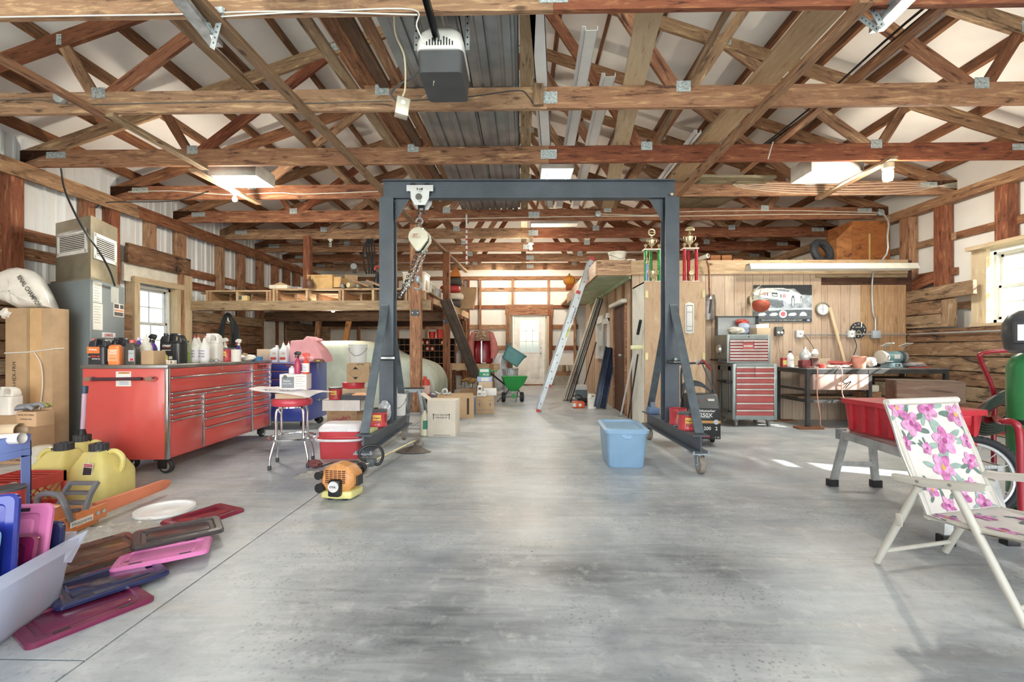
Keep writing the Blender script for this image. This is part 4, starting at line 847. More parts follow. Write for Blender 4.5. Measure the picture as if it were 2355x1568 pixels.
def pillow(outline,th,seed=1,amp=.01,c=None,steps=((1,0),(.97,.35),(.86,.7),(.62,.93),(.3,1.0),(.02,1.02))):
 """soft bag: an outline in the xz plane that bulges to both sides of y = 0"""
 g=random.Random(seed);n_=len(outline);c=c or(sum(p[0]for p in outline)/n_,sum(p[1]for p in outline)/n_);b=B()
 for s in(-1,1):
  b.loft([[(c[0]+(x-c[0])*k+g.uniform(-amp,amp)*(k<.99),s*th*d+g.uniform(-amp,amp)*(k<.99),c[1]+(z-c[1])*k+g.uniform(-amp,amp)*(k<.99))for x,z in outline]for k,d in steps],False,False)
 return b
ol=spl([(x,0,z)for x,z in[tuple(((px-80)/1046*4.8,(710-py)/1046*4.8))for px,py in((-25,640),(0,622),(40,614),(72,622),(97,660),(121,708),(90,709),(60,709),(45,708),(25,700),(-10,680),(-30,660))]],2)
mk(pillow([(p.x,max(.003,p.z))for p in ol],.13,3,.012),'sack_body',P('#e6e0d8',.25,0,.03,8,.5,14),bg_,ang=70,rot=(0,0,0));mk(crumple(B(),(-.17,-.14,-.12),.05,.25,sq=(1.3,.8,1.3),seed=9),'tied_end',P('#e6e0d8',.25,0,.03,8,.5,14),bg_)
txt('RNAL CHAMPION',bg_,(.045,-.125,.175),(R(84),R(55),0),.40,P('#5a544e',.6),bold=.001,hs=1.3)
BLU=P('#3a4a9e',.3,0,.03,3,coat=.3)
bc_=T('blue_tool_chest','dark blue rolling tool chest behind the red one','tool chest',(at(707,900,6.25).x,6.14,0),R(0))
mk(B().bx(-1.0,0,.02,.68,.11,.92),'cabinet_body',BLU,bc_,bev=.006)
zs=[.92,.81,.70,.60,.50,.42,.34,.13]
for a,c in zip(zs,zs[1:]):
 d=mk(B().bx(-.97,-.02,0,.022,c+.004,a-.004),'drawer',BLU,bc_,bev=.002);mk(B().bx(-.97,-.02,-.012,.003,a-.022,a-.006),'drawer_pull',CHR,d,bev=.003)
txt('Tool Co',bc_,(-.16,-.003,.885),FRONT,.2,P('#b5562f',.4),bold=.001)if False else txt('Blue-Point',bc_,(-.17,-.003,.88),FRONT,.2,P('#b5562f',.4),bold=.001)
for y,z in((.1,.86),(.55,.85),(.55,.3)):mk(B().lathe([(.009,0),(.009,.004),(.001,.006)],10,(0,y,z),'x'),'bolt',STEEL,bc_)
mk(B().lathe([(.025,0),(.025,.02),(.001,.022)],14,(0,.38,.37),'x'),'lock',STEEL,bc_);mk(B().bx(.005,.02,.41,.5,.36,.372),'key',STEEL,bc_)
for x,y,ax in((-.08,.1,'x'),(-.1,.58,'y')):big_caster(bc_,x,y,ax,.055)
bz_=lambda px,D:(at(px,820,D).x,at(px,820,D).y,.9215)
for px,lb,D in((632,'white quart oil bottle with red print nearer the carton on the blue chest',6.28),(653,'white quart oil bottle with red print nearer the pink cloth',6.28)):
 t=T('oil_bottle',lb,'bottle',bz_(px,D),0,'white quart oil bottles');mk(B().loft([rrect(-.055*k,.055*k,-.035,.035,.014,4,z)for k,z in((.97,0),(1,.01),(1,.14),(.95,.17))]+[rrect(.0,.05,-.025,.025,.012,4,.205)]),'bottle_body',P('#dfe1e4',.3),t);mk(B().lathe([(.018,.2),(.018,.235),(.001,.235)],12,(.03,0,0)),'cap',P('#e9e9ea',.4),t)
 o=mk(B().bx(-.045,.045,-.0365,-.0355,.03,.15),'paper_label',PAPER,t);mk(B().bx(-.04,.04,-.0372,-.0365,.035,.07),'label_band',P('#c2504a',.4),t);txt('OIL',t,(.01,-.038,.12),FRONT,.05,INKR)
for px,lb in((652,'white bottle with tall red-tipped nozzle nearer the oil bottles'),(664,'white bottle with tall red-tipped nozzle nearer the pink cloth')):bottle(lb,bz_(px,6.45),.045,.30,'#eceae4','#cf6a6a',None,'cone','tall nozzle bottles')
carton('small labelled carton at the back of the blue chest',bz_(620,6.6),0,.26,.2,.18,CARDL,False)
t=T('pink_cloth','large pale pink cloth draped over a boxy shape on the blue chest','cloth',bz_(716,6.5));PK_=P('#e2a3a8',.85,0,.04,5,.4,12)
prof=[(-.22,0),(-.215,.30),(-.05,.31),(.0,.36),(.05,.355),(.09,.30),(.17,.2),(.23,.1),(.235,0)]
b=B();n_=9
b.loft([[(x*(1-.04*math.sin(3*k+i)),-.17+.34*k/n_+.012*math.sin(5*i+k*2),z*(1-.25*(max(0,k-6)/3)**2)*(.96 if k in(0,n_)else 1))for i,(x,z)in enumerate(prof)]for k in range(n_+1)]);mk(b,'cloth_body',PK_,t,ang=50)
mk(crumple(B(),(.02,-.19,0),.075,.2,sq=(1.5,.6,.55),seed=2),'cloth_fold',PK_,t);mk(crumple(B(),(.09,.0,.28),.06,.2,sq=(1.3,.8,.5),seed=6),'cloth_fold',PK_,t)
t=T('leather_case','small brown leather case with brass catch by the pink cloth','case',bz_(733,6.28));mk(B().loft([[(.07*math.cos(a),y,.05*math.sin(a))for a in[pi*k/8 for k in range(9)]]for y in(-.04,.04)],sm=True),'case_body',P('#7a5446',.6),t);mk(B().bx(-.01,.035,-.046,-.04,.015,.03),'catch',P('#d9c97e',.3,.7),t)
# bar stool and its load
sx,sy=onZ(672,1068).x,onZ(672,1068).y
st=T('bar_stool','chrome-legged bar stool with torn red vinyl seat holding a paper sheet','stool',(sx,sy,0),R(12))
SZ=.64;VR=P('#c24451',.3,0,.03)
mk(B().lathe([(.001,SZ-.07),(.15,SZ-.075),(.172,SZ-.068),(.178,SZ-.05),(.178,SZ-.02),(.168,SZ-.004),(.12,SZ),(.001,SZ)],30),'seat',VR,st)
mk(B().lathe([(.13,SZ-.09),(.13,SZ-.072),(.1,SZ-.072)],24,cap=False),'seat_ring',CHROME,st)
mk(B().tube([(.21*math.cos(2*pi*k/32),.21*math.sin(2*pi*k/32),.265)for k in range(32)],.011,8,True),'foot_ring',CHROME,st)
for k in range(4):
 a=R(50+90*k);q=lambda r,z:(r*math.cos(a),r*math.sin(a),z)
 lg=mk(B().tube(spl([q(.12,SZ-.08),q(.15,SZ-.1),q(.165,SZ-.16),q(.165,.3),q(.185,.23),q(.225,.1),q(.228,.02)],4),.0125,10),'leg',CHROME,st)
 mk(B().lathe([(.016,0),(.017,.03),(.013,.04)],10,q(.228,0)),'rubber_foot',DKG,lg)
b=B();b.tube(spl([(-.07,-.14,SZ-.06),(-.075,-.15,SZ-.1),(-.06,-.15,SZ-.13)],4),.004,5);mk(b,'torn_stuffing',PAPER,st)
def sheet(pts,name,mat,label,cat,loc,rz=0,n=10,f=None,th=.002):
 """thin sheet through a corner grid, gently curled"""
 (x0,y0),(x1,y1)=pts;b=B();fz=f or(lambda u,v:0)
 for dz in(0,th):b.grid(lambda u,v:(x0+(x1-x0)*u,y0+(y1-y0)*v,fz(u,v)+dz),n,n)
 e=[(i,j)for i in range(n+1)for j in range(n+1)]
 o=mk(b,name,mat,None,loc,(0,0,rz),ang=60);return tag(o,label,cat)if label else o
carton('flat opened carton lying on the stool under the paper sheet',(sx+.02,sy,SZ),R(12),.27,.24,.05,CARDL,False)
ps=sheet(((-.3,-.2),(.3,.2)),'paper_poster',P('#ece3e2',.6,0,.03),'curled white printed paper sheet lying across the stool','paper sheet',(sx+.01,sy-.02,SZ+.056),R(-8),f=lambda u,v:.03*(2*abs(u-.5))**3*(1 if u<.5 else-.5)+.01*math.sin(5*v)-.05*max(0,u+(1-v)-1.45)+.01)
txt('LIQUI MOLY',ps,(-.06,-.13,.030),(R(3),0,R(-2)),.36,P('#54508a',.6),bold=.001)
b=B();b.prism(rrect(.06,.13,-.06,-.01,.02,3)and[(p[0],p[1])for p in rrect(.06,.13,-.06,-.01,.02,3)],.024,.0245,'z');mk(b,'printed_shape',P('#8f93c4',.6),ps)
t=carton('white fluid carton with grey printed block on the stool',(sx+.02,sy+.03,SZ+.075),R(10),.24,.17,.15,P('#e2d8d4',.6,0,.04),False,cat='cardboard box')
mk(B().bx(-.10,.01,-.0865,-.085,.02,.125),'printed_block',P('#7c7f84',.5),t);txt('FREON',t,(-.055,-.088,.085),FRONT,.06,INKW);txt('COOL-GARD',t,(-.05,-.088,.06),FRONT,.08,INKW)
mk(B().lathe([(.018,-.0868),(.018,-.0862),(.001,-.0862)],14,(-.07,0,.125),'y'),'round_logo',P('#55585c',.5),t)
for k in range(5):mk(B().bx(.02,.105-.02*(k%2),-.0862,-.085,.035+.022*k,.041+.022*k),'print_line',P('#b5b0b2',.5),t)
ztop=SZ+.226
def stt(px):p=at(px,860,sy+.06);return(p.x,p.y,ztop)
bottle('small white bottle with yellow cap on the white carton',stt(672),.03,.075,'#dcdbe0','#d8d25c',None)
bottle('magenta spray bottle with black trigger on the white carton',stt(685),.03,.215,'#b23a5c','#1f1f21',None,'spray',rz=R(180))
bottle('red-orange spray bottle with red nozzle on the white carton',stt(704),.034,.20,'#d8503e','#d8503e','#ece6e0','spray')
rg=onZ(724,1076);tag(mk(crumple(B(),(0,0,0),.055,.25,sq=(1.2,.8,.75),seed=8),'shop_rag',P('#7d4a48',.9,0,.1),None,(rg.x,rg.y,0)),'dark red rag bundled round the stool foot','rag')
# cooler
cx0,cx1=onZ(727,1056),onZ(822,1056);cw=cx1.x-cx0.x
co_=T('cooler','red drinks cooler with white lid and white bail handle','cooler',((cx0.x+cx1.x)/2+.01,cx0.y+.15,0),R(2));CR=P('#c9474d',.32,0,.02)
mk(B().rbox(-cw/2+.015,cw/2-.015,-.135,.135,0,.275,.03,5,(.012,.012)),'cooler_body',CR,co_)
mk(B().bx(-cw/2-.0,cw/2+.0,-.15,.15,.205,.225),'rib_band',CR,co_,bev=.006)
b=B();b.loft([rrect(-cw/2-.002,cw/2+.002,-.15,.15,.035,5,z)for z in(.275,.30)]+[rrect(-cw/2+.006,cw/2-.006,-.142,.142,.035,5,.315),rrect(-cw/2+.03,cw/2-.03,-.1,.115,.035,5,.345),rrect(-cw/2+.05,cw/2-.05,-.08,.1,.03,5,.348)]);ld=mk(b,'lid',P('#ece8ea',.35,0,.02),co_)
mk(B().bx(-.09,.09,-.158,-.145,.278,.302),'lid_tab',P('#ece8ea',.35),ld,bev=.004)
b=B();hp=spl([(cw/2+.02,.0,.22),(cw/2+.03,-.1,.2),(cw/2-.02,-.175,.195),(0,-.185,.192),(-cw/2+.02,-.175,.195),(-cw/2-.03,-.1,.2),(-cw/2-.02,0,.22)],5);b.tube(hp,.013,8);mk(b,'handle',P('#ece8ea',.35),co_)
b=B();chain_links(b,[(cw/2+.008,-.05,.2),(cw/2+.004,-.05,.1)],.02,.0035,.007);mk(b,'lid_chain',STEEL,co_)
D_=5.25;xa,xb=at(748,930,D_).x,at(818,930,D_).x
t=carton('brown lubricant carton with red script print behind the cooler',((xa+xb)/2,D_+.15,0),0,xb-xa,.3,.385,CARD2,False)
txt("Schaeffer's",t,(.0,-.1525,.29),(R(90),R(-14),0),.2,P('#a53546',.6),bold=.002,hs=1.3);txt('SPECIALIZED',t,(.035,-.1525,.225),FRONT,.12,INK,bold=.001);txt('LUBRICANTS',t,(.035,-.1525,.2),FRONT,.12,INK,bold=.001);txt('24-BAG',t,(-.11,-.1525,.355),FRONT,.05);txt('THIS END',t,(.14,-.1525,.35),FRONT,.05);txt('UP',t,(.14,-.1525,.33),FRONT,.02)
xa,xb=at(738,930,D_).x,at(828,930,D_).x
t=T('inverted_carton','white shallow carton lid turned over on the lubricant carton','carton lid',((xa+xb)/2,D_+.15,.386));w=(xb-xa)/2
b=B();b.bx(-w,w,-.17,.17,.125,.13);b.bx(-w,w,-.17,-.165,0,.13);b.bx(-w,w,.165,.17,0,.13);b.bx(-w,-w+.005,-.17,.17,0,.13);b.bx(w-.005,w,-.17,.17,0,.13);mk(b,'lid_body',P('#e6e0da',.7,0,.04),t);mk(B().bx(.02,.025,-.171,-.169,.01,.13),'tape_seam',P('#f2efe8',.4),t)
zl=.5165
coffee_can('red coffee can on the white carton lid with its black lid',(at(763,900,5.2).x,5.27,zl),.075,.14)
t=T('metal_tray','dark grey baking tray holding tools and an orange cloth','tray',(at(810,910,5.2).x,5.33,zl),R(0));b=B()
b.loft([rrect(-.15,.15,-.11,.11,.02,3,0),rrect(-.17,.17,-.13,.13,.02,3,.05),rrect(-.185,.185,-.145,.145,.02,3,.052),rrect(-.165,.165,-.125,.125,.02,3,.048),rrect(-.145,.145,-.105,.105,.02,3,.004)]);mk(b,'tray_body',P('#6d7177',.4,.4,.06),t)
tag(mk(crumple(B(),(0,0,0),.075,.2,sq=(1.5,1,.45),seed=12),'orange_cloth',P('#e8b48c',.9,0,.05),None,(at(822,900,5.25).x,5.34,zl+.008)),'pale orange cloth bundled in the grey tray','cloth')
t=T('pliers','dark pliers lying in the grey tray','pliers',(at(797,905,5.25).x,5.3,zl+.01),R(20));b=B()
for s in(-1,1):b.tube(spl([(-.08,s*.025,.01),(-.03,s*.02,.012),(0,0,.014),(.04,-s*.008,.014)],4),.006,6)
mk(b,'pliers_body',BLK,t)
carton('plain carton half hidden behind the grey tray carrying a red tin',(at(812,900,5.75).x,5.82,0),0,.36,.3,.60,CARDL,False)
t=T('red_tin','low round red tin under the aerosol carton','tin',(at(806,890,5.75).x,5.82,.601));mk(B().lathe([(.13,0),(.135,.01),(.135,.05),(.14,.05),(.14,.075),(.001,.078)],26),'tin_body',P('#c23c46',.3,0,.04),t)
w=abs(at(850,0,5.72).x-at(786,0,5.72).x)
t=carton('brown aerosol carton with a printed black diamond on the red tin',(at(818,0,5.72).x,5.80,.680),R(14),.27,.25,.245,CARD,False);h=.245
b=B()
for(x0,z0_),(x1,z1_)in(((0,.04),(-.08,.12)),((-.08,.12),(0,.2)),((0,.2),(.08,.12)),((.08,.12),(0,.04))):b.bar((x0-.03,-.1265,z0_),(x1-.03,-.1265,z1_),.001,.004,(0,1,0))
mk(b,'diamond_outline',INK,t);mk(B().prism([(-.03,.2),(-.062,.168),(.002,.168)],-.1268,-.1262,'y'),'diamond_tip',INK,t);mk(B().prism([(-.03,.04),(-.062,.072),(.002,.072)],-.1268,-.1262,'y'),'diamond_tip',INK,t)
txt('DRC 75408',t,(.03,-.1268,.228),FRONT,.09,INK,bold=.001);txt('MARK',t,(.1355,-.02,.13),RIGHT,.1,INK,bold=.001);txt('BBB',t,(.1355,-.02,.18),RIGHT,.1,INK,bold=.001);txt('4X1 GAL',t,(.1355,-.02,.09),RIGHT,.07)
def bucket(label,loc,r,h,mat,name='bucket',rz=0,bail=True,lid=None,grp=None):
 t=T(name,label,'bucket',loc,rz,grp)
 mk(B().lathe([(r*.86,0),(r*.88,.004),(r*.97,h*.82),(r*1.05,h*.82),(r*1.05,h*.85),(r*.99,h*.86),(r,h*.93),(r*1.06,h*.94),(r*1.06,h),(r*.95,h),(r*.84,.02),(.001,.02)],28),'bucket_body',mat,t)
 if bail:mk(B().tube(spl([(r*1.06,0,h*.84),(r*.95,-r*.62,h*.62),(.2*r,-r*1.08,h*.38),(-r*.6,-r*.92,h*.6),(-r*1.06,0,h*.84)],6),.003,6),'bail',P('#8d9094',.4,.7),t)
 if lid:mk(B().lathe([(r*1.09,h*.93),(r*1.1,h*1.01),(r*.9,h*1.02),(.001,h*1.02)],28),'lid',lid,t)
 return t
WB=P('#dad9d6',.35,0,.02)
bucket('white plastic pail standing on the diamond-printed carton',(at(817,0,5.72).x,5.78,.927),.115,.235,WB)
# the covered car under the loft
CV=P('#b9c1b4',.75,0,.08,2.5,.35,5)
cc=T('covered_car','car hidden under a pale green-grey dust cover beneath the loft','car',(-3.38,9.22,0));prof=[(-2.15,.02),(-2.18,.5),(-2.05,.8),(-1.5,.95),(-.95,1.22),(-.3,1.27),(.45,1.24),(.95,1.0),(1.35,.9),(1.62,.78),(1.76,.55),(1.74,.3),(1.68,.02)]
cp=spl([(x,0,z)for x,z in prof],3);b=B();n_=22;g=random.Random(5);rings=[]
for i,p in enumerate(cp):
 ring=[];w=.80-.1*max(0,(abs(p.x)-1.2))**2
 for k in range(n_+1):
  u=-1+2*k/n_;side=abs(u)>.62
  if side:tt=(abs(u)-.62)/.38;y=math.copysign(w*(1+.03*tt),u);z=max(.02,p.z*(1-tt)+.02*tt-.06*(1-tt));y+=.03*math.sin(i*.9+k)*tt
  else:y=w*u/.62;z=p.z-.06*abs(u/.62)**4
  ring.append((p.x+.02*math.sin(k*1.7)*(1 if i in(0,len(cp)-1)else 0),y,z))
 rings.append(ring)
for i in range(len(rings)-1):
 nn=len(rings[0])
b.add([q for r in rings for q in r],[(i*(n_+1)+k,i*(n_+1)+k+1,(i+1)*(n_+1)+k+1,(i+1)*(n_+1)+k)for i in range(len(rings)-1)for k in range(n_)],True)
mk(b,'dust_cover',CV,cc,ang=70)
for y in(-.7,.7):
 for x in(-1.3,1.2):w_=B();wheel(w_,(x,y,.3),.3,.18,'y');mk(w_,'wheel',RUB,cc)
# the loft on the left
lf=ST('storage_loft',(0,8.05,0));LZ0,LZ1=at(700,713,8.1).z,at(700,691,8.1).z
LXR=-1.60
beam('front_beam',(-5.9,8.05,(LZ0+LZ1)/2),(LXR,8.05,(LZ0+LZ1)/2),.05,LZ1-LZ0,W_OLD,lf);beam('front_beam',(-5.9,8.2,(LZ0+LZ1)/2),(LXR,8.2,(LZ0+LZ1)/2),.04,LZ1-LZ0,W_BRN,lf)
for y in(10.4,12.8):beam('cross_beam',(-5.9,y,LZ0+.05),(LXR,y,LZ0+.05),.06,.2,W_DARK,lf)
for k in range(11):beam('joist',(-5.7+.4*k,8.2,LZ1+.07),(-5.7+.4*k,13.2,LZ1+.07),.04,.14,W_BRN,lf)
for k in range(16):beam('deck_board',(-5.85,8.35+.31*k,LZ1+.155),(LXR-.02,8.35+.31*k,LZ1+.155),.29,.025,W_PLANK,lf)
rz0=at(974,689,8.1);rz1=at(974,668,8.1);e0,e1_=at(1076,733,12.9),at(1076,719,12.9)
mid=.55
for a,c in((0,mid),(mid+.001,1)):
 A=V((rz0.x,rz0.y,(rz0.z+rz1.z)/2));E_=V((e0.x,e0.y,(e0.z+e1_.z)/2));beam('rim_board',A.lerp(E_,a),A.lerp(E_,c),.045,rz1.z-rz0.z,W_NEW,lf)
for i,(px,D,w)in enumerate(((957,8.02,.19),(1027,10.35,.15),(1068,12.8,.13))):
 p=at(px,800,D);t=tag(beam('loft_post',(p.x,p.y,0),(p.x,p.y,3.30 if i<2 else 1.9),w,.15,W_RED if i==0 else W_BRN,None,(0,1,0),bev=.006),('thick red-brown post at the front corner of the loft','brown loft post behind the leaning dark channel','rear loft post near the far wall')[i],'post','loft posts')
 if i<2:
  pl_=mk(B().bx(-.07,.07,-.006,0,0,.1),'post_bracket',P('#4a5056',.5,.5),lf,loc=(p.x,p.y-8.05-.077,LZ0-.11));
  for s in(-1,1):mk(B().lathe([(.01,-.012),(.01,-.006),(.001,-.013)],8,(s*.045,0,.05),'y'),'bolt',STEEL,pl_)
p=at(708,600,8.9);tag(beam('loft_post',(p.x,p.y,LZ1+.01),(p.x,p.y,3.3),.13,.14,W_RED,None,(0,1,0),bev=.005),'upper post between the loft deck and the trusses above the cartons','post','loft posts')
pz=LZ1+.001
def pallet(x0,x1,label,zt=.2):
 t=T('pallet',label,'pallet',((x0+x1)/2,8.35,pz),0,'pallets along the loft edge');w=(x1-x0)/2
 n_=max(3,int((x1-x0)/.55)+1)
 for k in range(n_):
  x=-w+.05+(2*w-.1)*k/(n_-1)
  for s in(-.028,.028)[:2 if k%2==0 else 1]:mk(B().bx(x+s-.02,x+s+.02,-.3,.36,0,zt-.03),'stringer',W_NEW if k%2 else W_PAN2,t)
 for k in range(4):o=beam('deck_board',(x0,8.12+.18*k,pz+zt-.015),(x1,8.12+.18*k,pz+zt-.015),.15,.028,W_PAN2 if k%2 else W_NEW,t)
 return t
PX=[at(px,680,8.1).x for px in(468,624,942)]
pallet(PX[0],PX[1]-.02,'pallet at the wall end of the loft edge holding a small packet',.19);pallet(PX[1],PX[2]+.02,'long pallet at the post end of the loft edge under the cartons',.22)
zp=pz+.2205
t=T('seed_packet','small packet with dark label tucked inside the wall-end pallet','packet',tuple(V((at(548,0,8.1).x,8.12,pz))));mk(B().bx(-.09,.12,-.05,.05,0,.1),'packet_body',P('#d9c08a',.6),t,bev=.02);mk(B().bx(-.07,.02,-.053,-.05,.02,.09),'label',P('#4c5560',.5),t)
def lp(px,D=8.3):return(at(px,0,D).x,at(px,0,D).y,zp)
t=T('foam_pad','folded white foam pad with a tan cloth on the loft edge','foam pad',lp(648,8.35));mk(B().bx(-.16,.18,-.15,.15,0,.075),'pad_body',P('#e3d9c6',.8),t,bev=.02);mk(B().prism([(-.12,.076),(.02,.13),(.14,.08)],-.1,.1,'y'),'cloth_fold',P('#b59a78',.9),t)
tag(mk(crumple(B(),(0,0,0),.07,.2,sq=(1.6,1,.4),seed=3),'crumpled_wrap',P('#b5b8bc',.4),None,lp(683)),'grey crumpled plastic wrap beside the foam pad','plastic wrap')
t=T('crock','round brown crock at the foot of the upper loft post','crock',lp(712,8.02));mk(B().lathe([(.05,0),(.068,.03),(.07,.08),(.05,.13),(.02,.15),(.018,.2),(.001,.2)],18),'crock_body',P('#5f4334',.5),t)
t=T('loft_carton','wide old carton with faded lettering and bulging sides on the loft','cardboard box',lp(750,8.3),R(-4));CT=P('#c6a06c',.85,0,.1,5)
mk(B().loft([rrect(-.22,.2,-.17,.2,.01,1,0),rrect(-.26,.22,-.2,.22,.01,1,.24)]),'box_body',CT,t,ang=20);txt('ODDS & ENDS CORK',t,(0,-.196,.2),(R(97),0,0),.24,P('#7a5c3a',.7));mk(B().loft([rrect(.21,.34,-.15,.1,.01,1,.02),rrect(.22,.36,-.17,.12,.01,1,.2)]),'side_flap',CT,t)
carton('tilted kraft carton standing on its corner behind the duct pieces',(lp(805,8.95)[0],8.95,LZ1+.169),R(20),.24,.24,.42,CARD,False)
def duct(a,c,r,label,mat=GALV,name='duct_pipe',grp='pipe pieces on the loft',pattern=False):
 a,c=V(a),V(c);b=B();b.tube([a,c],r,18,cap=False);b.tube([c,a],r*.92,18,cap=False);o=T(name,label,'pipe',tuple(a),0,grp);q=mk(b,'pipe_wall',mat,o,loc=tuple(-a));e=B();d=(c-a).normalized()
 e.tube([a+d*.01,a+d*.012],r*.92,18);mk(e,'dark_inside' if not pattern else 'pipe_plug',P('#8b8f90',.5)if not pattern else P('#d8c8a0',.6),o,loc=tuple(-a));return o
Lp=lambda px,py,D:at(px,py,D)
duct(Lp(813,612,8.75),Lp(816,622,9.2),.065,'round galvanised duct end resting on the kraft carton');
p=lp(800,8.05);duct((p[0],8.0,zp+.05),(p[0]+.16,8.4,zp+.05),.05,'tan pipe with a plugged end at the loft edge',P('#c7b08a',.6),pattern=True)
p=lp(822,8.05);duct((p[0],7.98,zp+.035),(p[0]+.1,8.3,zp+.035),.034,'slim tan pipe with open end beside the plugged one',P('#a08a6c',.6))
p=lp(788,8.05);duct((p[0]-.02,8.0,zp+.04),(p[0]+.06,8.25,zp+.04),.04,'short shiny pipe at the corner of the old carton',CHROME)
for k,(px,lb)in enumerate(((815,'split bark-covered log at the loft edge'),(845,'long brown angled board lying among the pipes'))):
 a,c=V(lp(px,8.15))+V((0,0,.10)),V(lp(px+36,8.05))+V((0,0,.02));tag(beam('board_piece',a+V((0,0,.04)),c,.09,.035,W_BRN,bev=.004),lb,'board')
t=T('hanging_hoses','bundle of black hoses hanging from a truss beside the gantry post','hose bundle',(at(850,590,9.03).x,9.03,2.99));
for k in range(5):x=-.14+.055*k;mk(B().tube(spl([(x*.4,0,.32),(x,.0,.1),(x+.05*math.sin(k),.02,-.18),(x*.9+.04,.02,-.38)],5),.017,8),'hose',RUB,t)
t2=T('power_tool','black garden blower with red grip standing on the loft beside the hoses','power tool',lp(868,8.2));mk(B().lathe([(.05,0),(.075,.04),(.07,.13),(.04,.2),(.025,.3),(.001,.3)],14),'tool_body',BLK,t2);mk(B().tube(arc((0,0,.36),.05,-30,210,8),.012,8),'red_grip',P('#c8382f',.4),t2)
def bin_(px,py,D,w,h,label,mat,lidm,pr=True):
 p=at(px,py,D);t=T('storage_bin',label,'storage bin',(p.x,p.y,p.z),R(0),'bins along the loft rim')
 mk(B().rbox(-w/2,w/2,-.25,.25,0,h,.03,3,(.015,.02)),'bin_body',mat,t);mk(B().rbox(-w/2-.025,w/2+.025,-.28,.28,h,h+.03,.03,3),'lid',lidm,t)
 if pr:mk(B().bx(w/2+.012,w/2+.016,-.1,.1,h*.3,h*.75),'label',P('#6a5a58',.5),t)
 return t
BM_=P('#dcd6c4',.4,0,.04);zr=lambda D:803-(LZ1+.17-HC)*F_/D
for px,D,w,h,lb,m_,l_ in((958,9.0,.4,.42,'tall cream bin nearest the front loft post',BM_,OFFW),(975,9.75,.36,.33,'cloudy bin second along the loft rim',P('#c9cdc4',.3),OFFW),(992,10.45,.36,.33,'grey-sided bin third along the loft rim',P('#b4bcc0',.3),BM_),(968,9.5,.3,.25,None,None,None)):
 if lb:bin_(px,zr(D),D,w,h,lb,m_,l_)
p=at(1045,zr(11.3),11.3)
for k,(m_,dx)in enumerate(((P('#4d4a44',.7),0),(P('#e3dbc8',.7),.06),(P('#b13a38',.6),-.02),(P('#4d4a44',.7),.04))):t=T('feed_sack','%s paper feed sack of the pile at the end of the loft rim'%('lowest dark','second pale','third red','topmost dark')[k],'sack',(p.x-.05,p.y,p.z+.18*k),0,'feed sacks on the loft');mk(pillow([(q[0],q[1])for q in rrect(-.28+dx,.22+dx,0,.178,.07,3)],.22,k,.004),'sack_body',m_,t,ang=70)
t=T('kraft_bag','open brown paper sack beside the piled feed sacks','paper bag',(at(1062,0,11.7).x+.12,11.75,p.z));mk(B().loft([rrect(-.17,.17,-.12,.12,.02,2,0),rrect(-.22,.24,-.15,.15,.03,2,.3),rrect(-.2,.27,-.14,.16,.03,2,.55)]),'bag_body',CARD,t,ang=20)
t=T('kraft_bag','orange folded paper bag on top of the feed sacks','paper bag',(p.x+.02,p.y,p.z+.75));mk(B().loft([rrect(-.2,.15,-.12,.12,.02,2,0),rrect(-.05,.1,-.1,.1,.02,2,.16),rrect(.0,.03,-.08,.08,.01,2,.24)]),'bag_body',P('#c47a3e',.8),t,ang=20)
t=T('pigeonhole_rack','dark wooden pigeonhole rack of many cubbies holding red jars','shelf rack',(at(980,900,12.3).x,12.2,0));x0,x1=-.98,.78;cols,rows=13,8;zt=at(980,778,12.2).z;b=B()
mk(B().bx(x0,x1,.26,.28,0,zt),'back_board',P('#2a211c',.8),t)
for i in range(cols+1):x=x0+(x1-x0)*i/cols;mk(B().bx(x-.008,x+.008,0,.26,.05,zt),'divider',W_DARK,t)
for j in range(rows+1):z=.05+(zt-.05)*j/rows;mk(B().bx(x0,x1,-.004,.255,z-.012,z+.006),'shelf_board',W_PAN2 if j in(0,2,4)else W_BRN,t)
cellw,cellh=(x1-x0)/cols,(zt-.05)/rows
proto=None
for(i,j)in((6,7),(7,7),(7,6),(8,6),(10,7),(11,7)):
 loc=(t.location.x+x0+cellw*(i+.5),12.26,.05+cellh*j+.008);k_='red jar, %s row of the pigeonhole rack, %s'%(('top','nearer the front loft post')if(i,j)==(6,7)else('top','beside the jar nearest the front post')if i==7 and j==7 else('second','nearer the front loft post')if i==7 else('second','nearer the rear loft post')if i==8 else('top','just past the rear loft post')if i==10 else('top','nearest the leaning channel'))
 if proto is None:
  proto=T('red_jar',k_,'jar',loc,0,'red jars in the pigeonhole rack');mk(B().lathe([(.04,0),(.045,.01),(.045,.09),(.035,.105),(.035,.115),(.001,.115)],14),'jar_body',P('#c8433c',.4),proto);mk(band(B(),.0455,.025,.07,-150,-40),'label',P('#e8d9bb',.5),proto)
 else:dup(proto,loc,0,k_)
for k,(dx,h,lb)in enumerate(((.15,.18,'shorter red bucket on top of the pigeonhole rack'),(.36,.24,'taller red bucket on top of the pigeonhole rack'))):t2=T('red_pail',lb,'bucket',(t.location.x+dx,12.33,zt+.007));mk(B().lathe([(.085,0),(.1,h),(.09,h),(.001,h-.02)],18),'pail_body',P('#d0392f',.4),t2)
for k,(a,c)in enumerate(((at(770,812,10.55),at(806,722,10.55)),(at(716,790,10.6),at(735,722,10.6)))):tag(beam('leaning_timber',(a.x,a.y,0),(c.x,c.y,c.z),.12,.05,W_BRN if k else wood('#c48a52','#a86f3c','#6a4226',.3),None,(0,1,0)),('orange-brown timber leaning up to the loft beam above the car','shorter timber brace under the loft near the wall')[k],'timber')
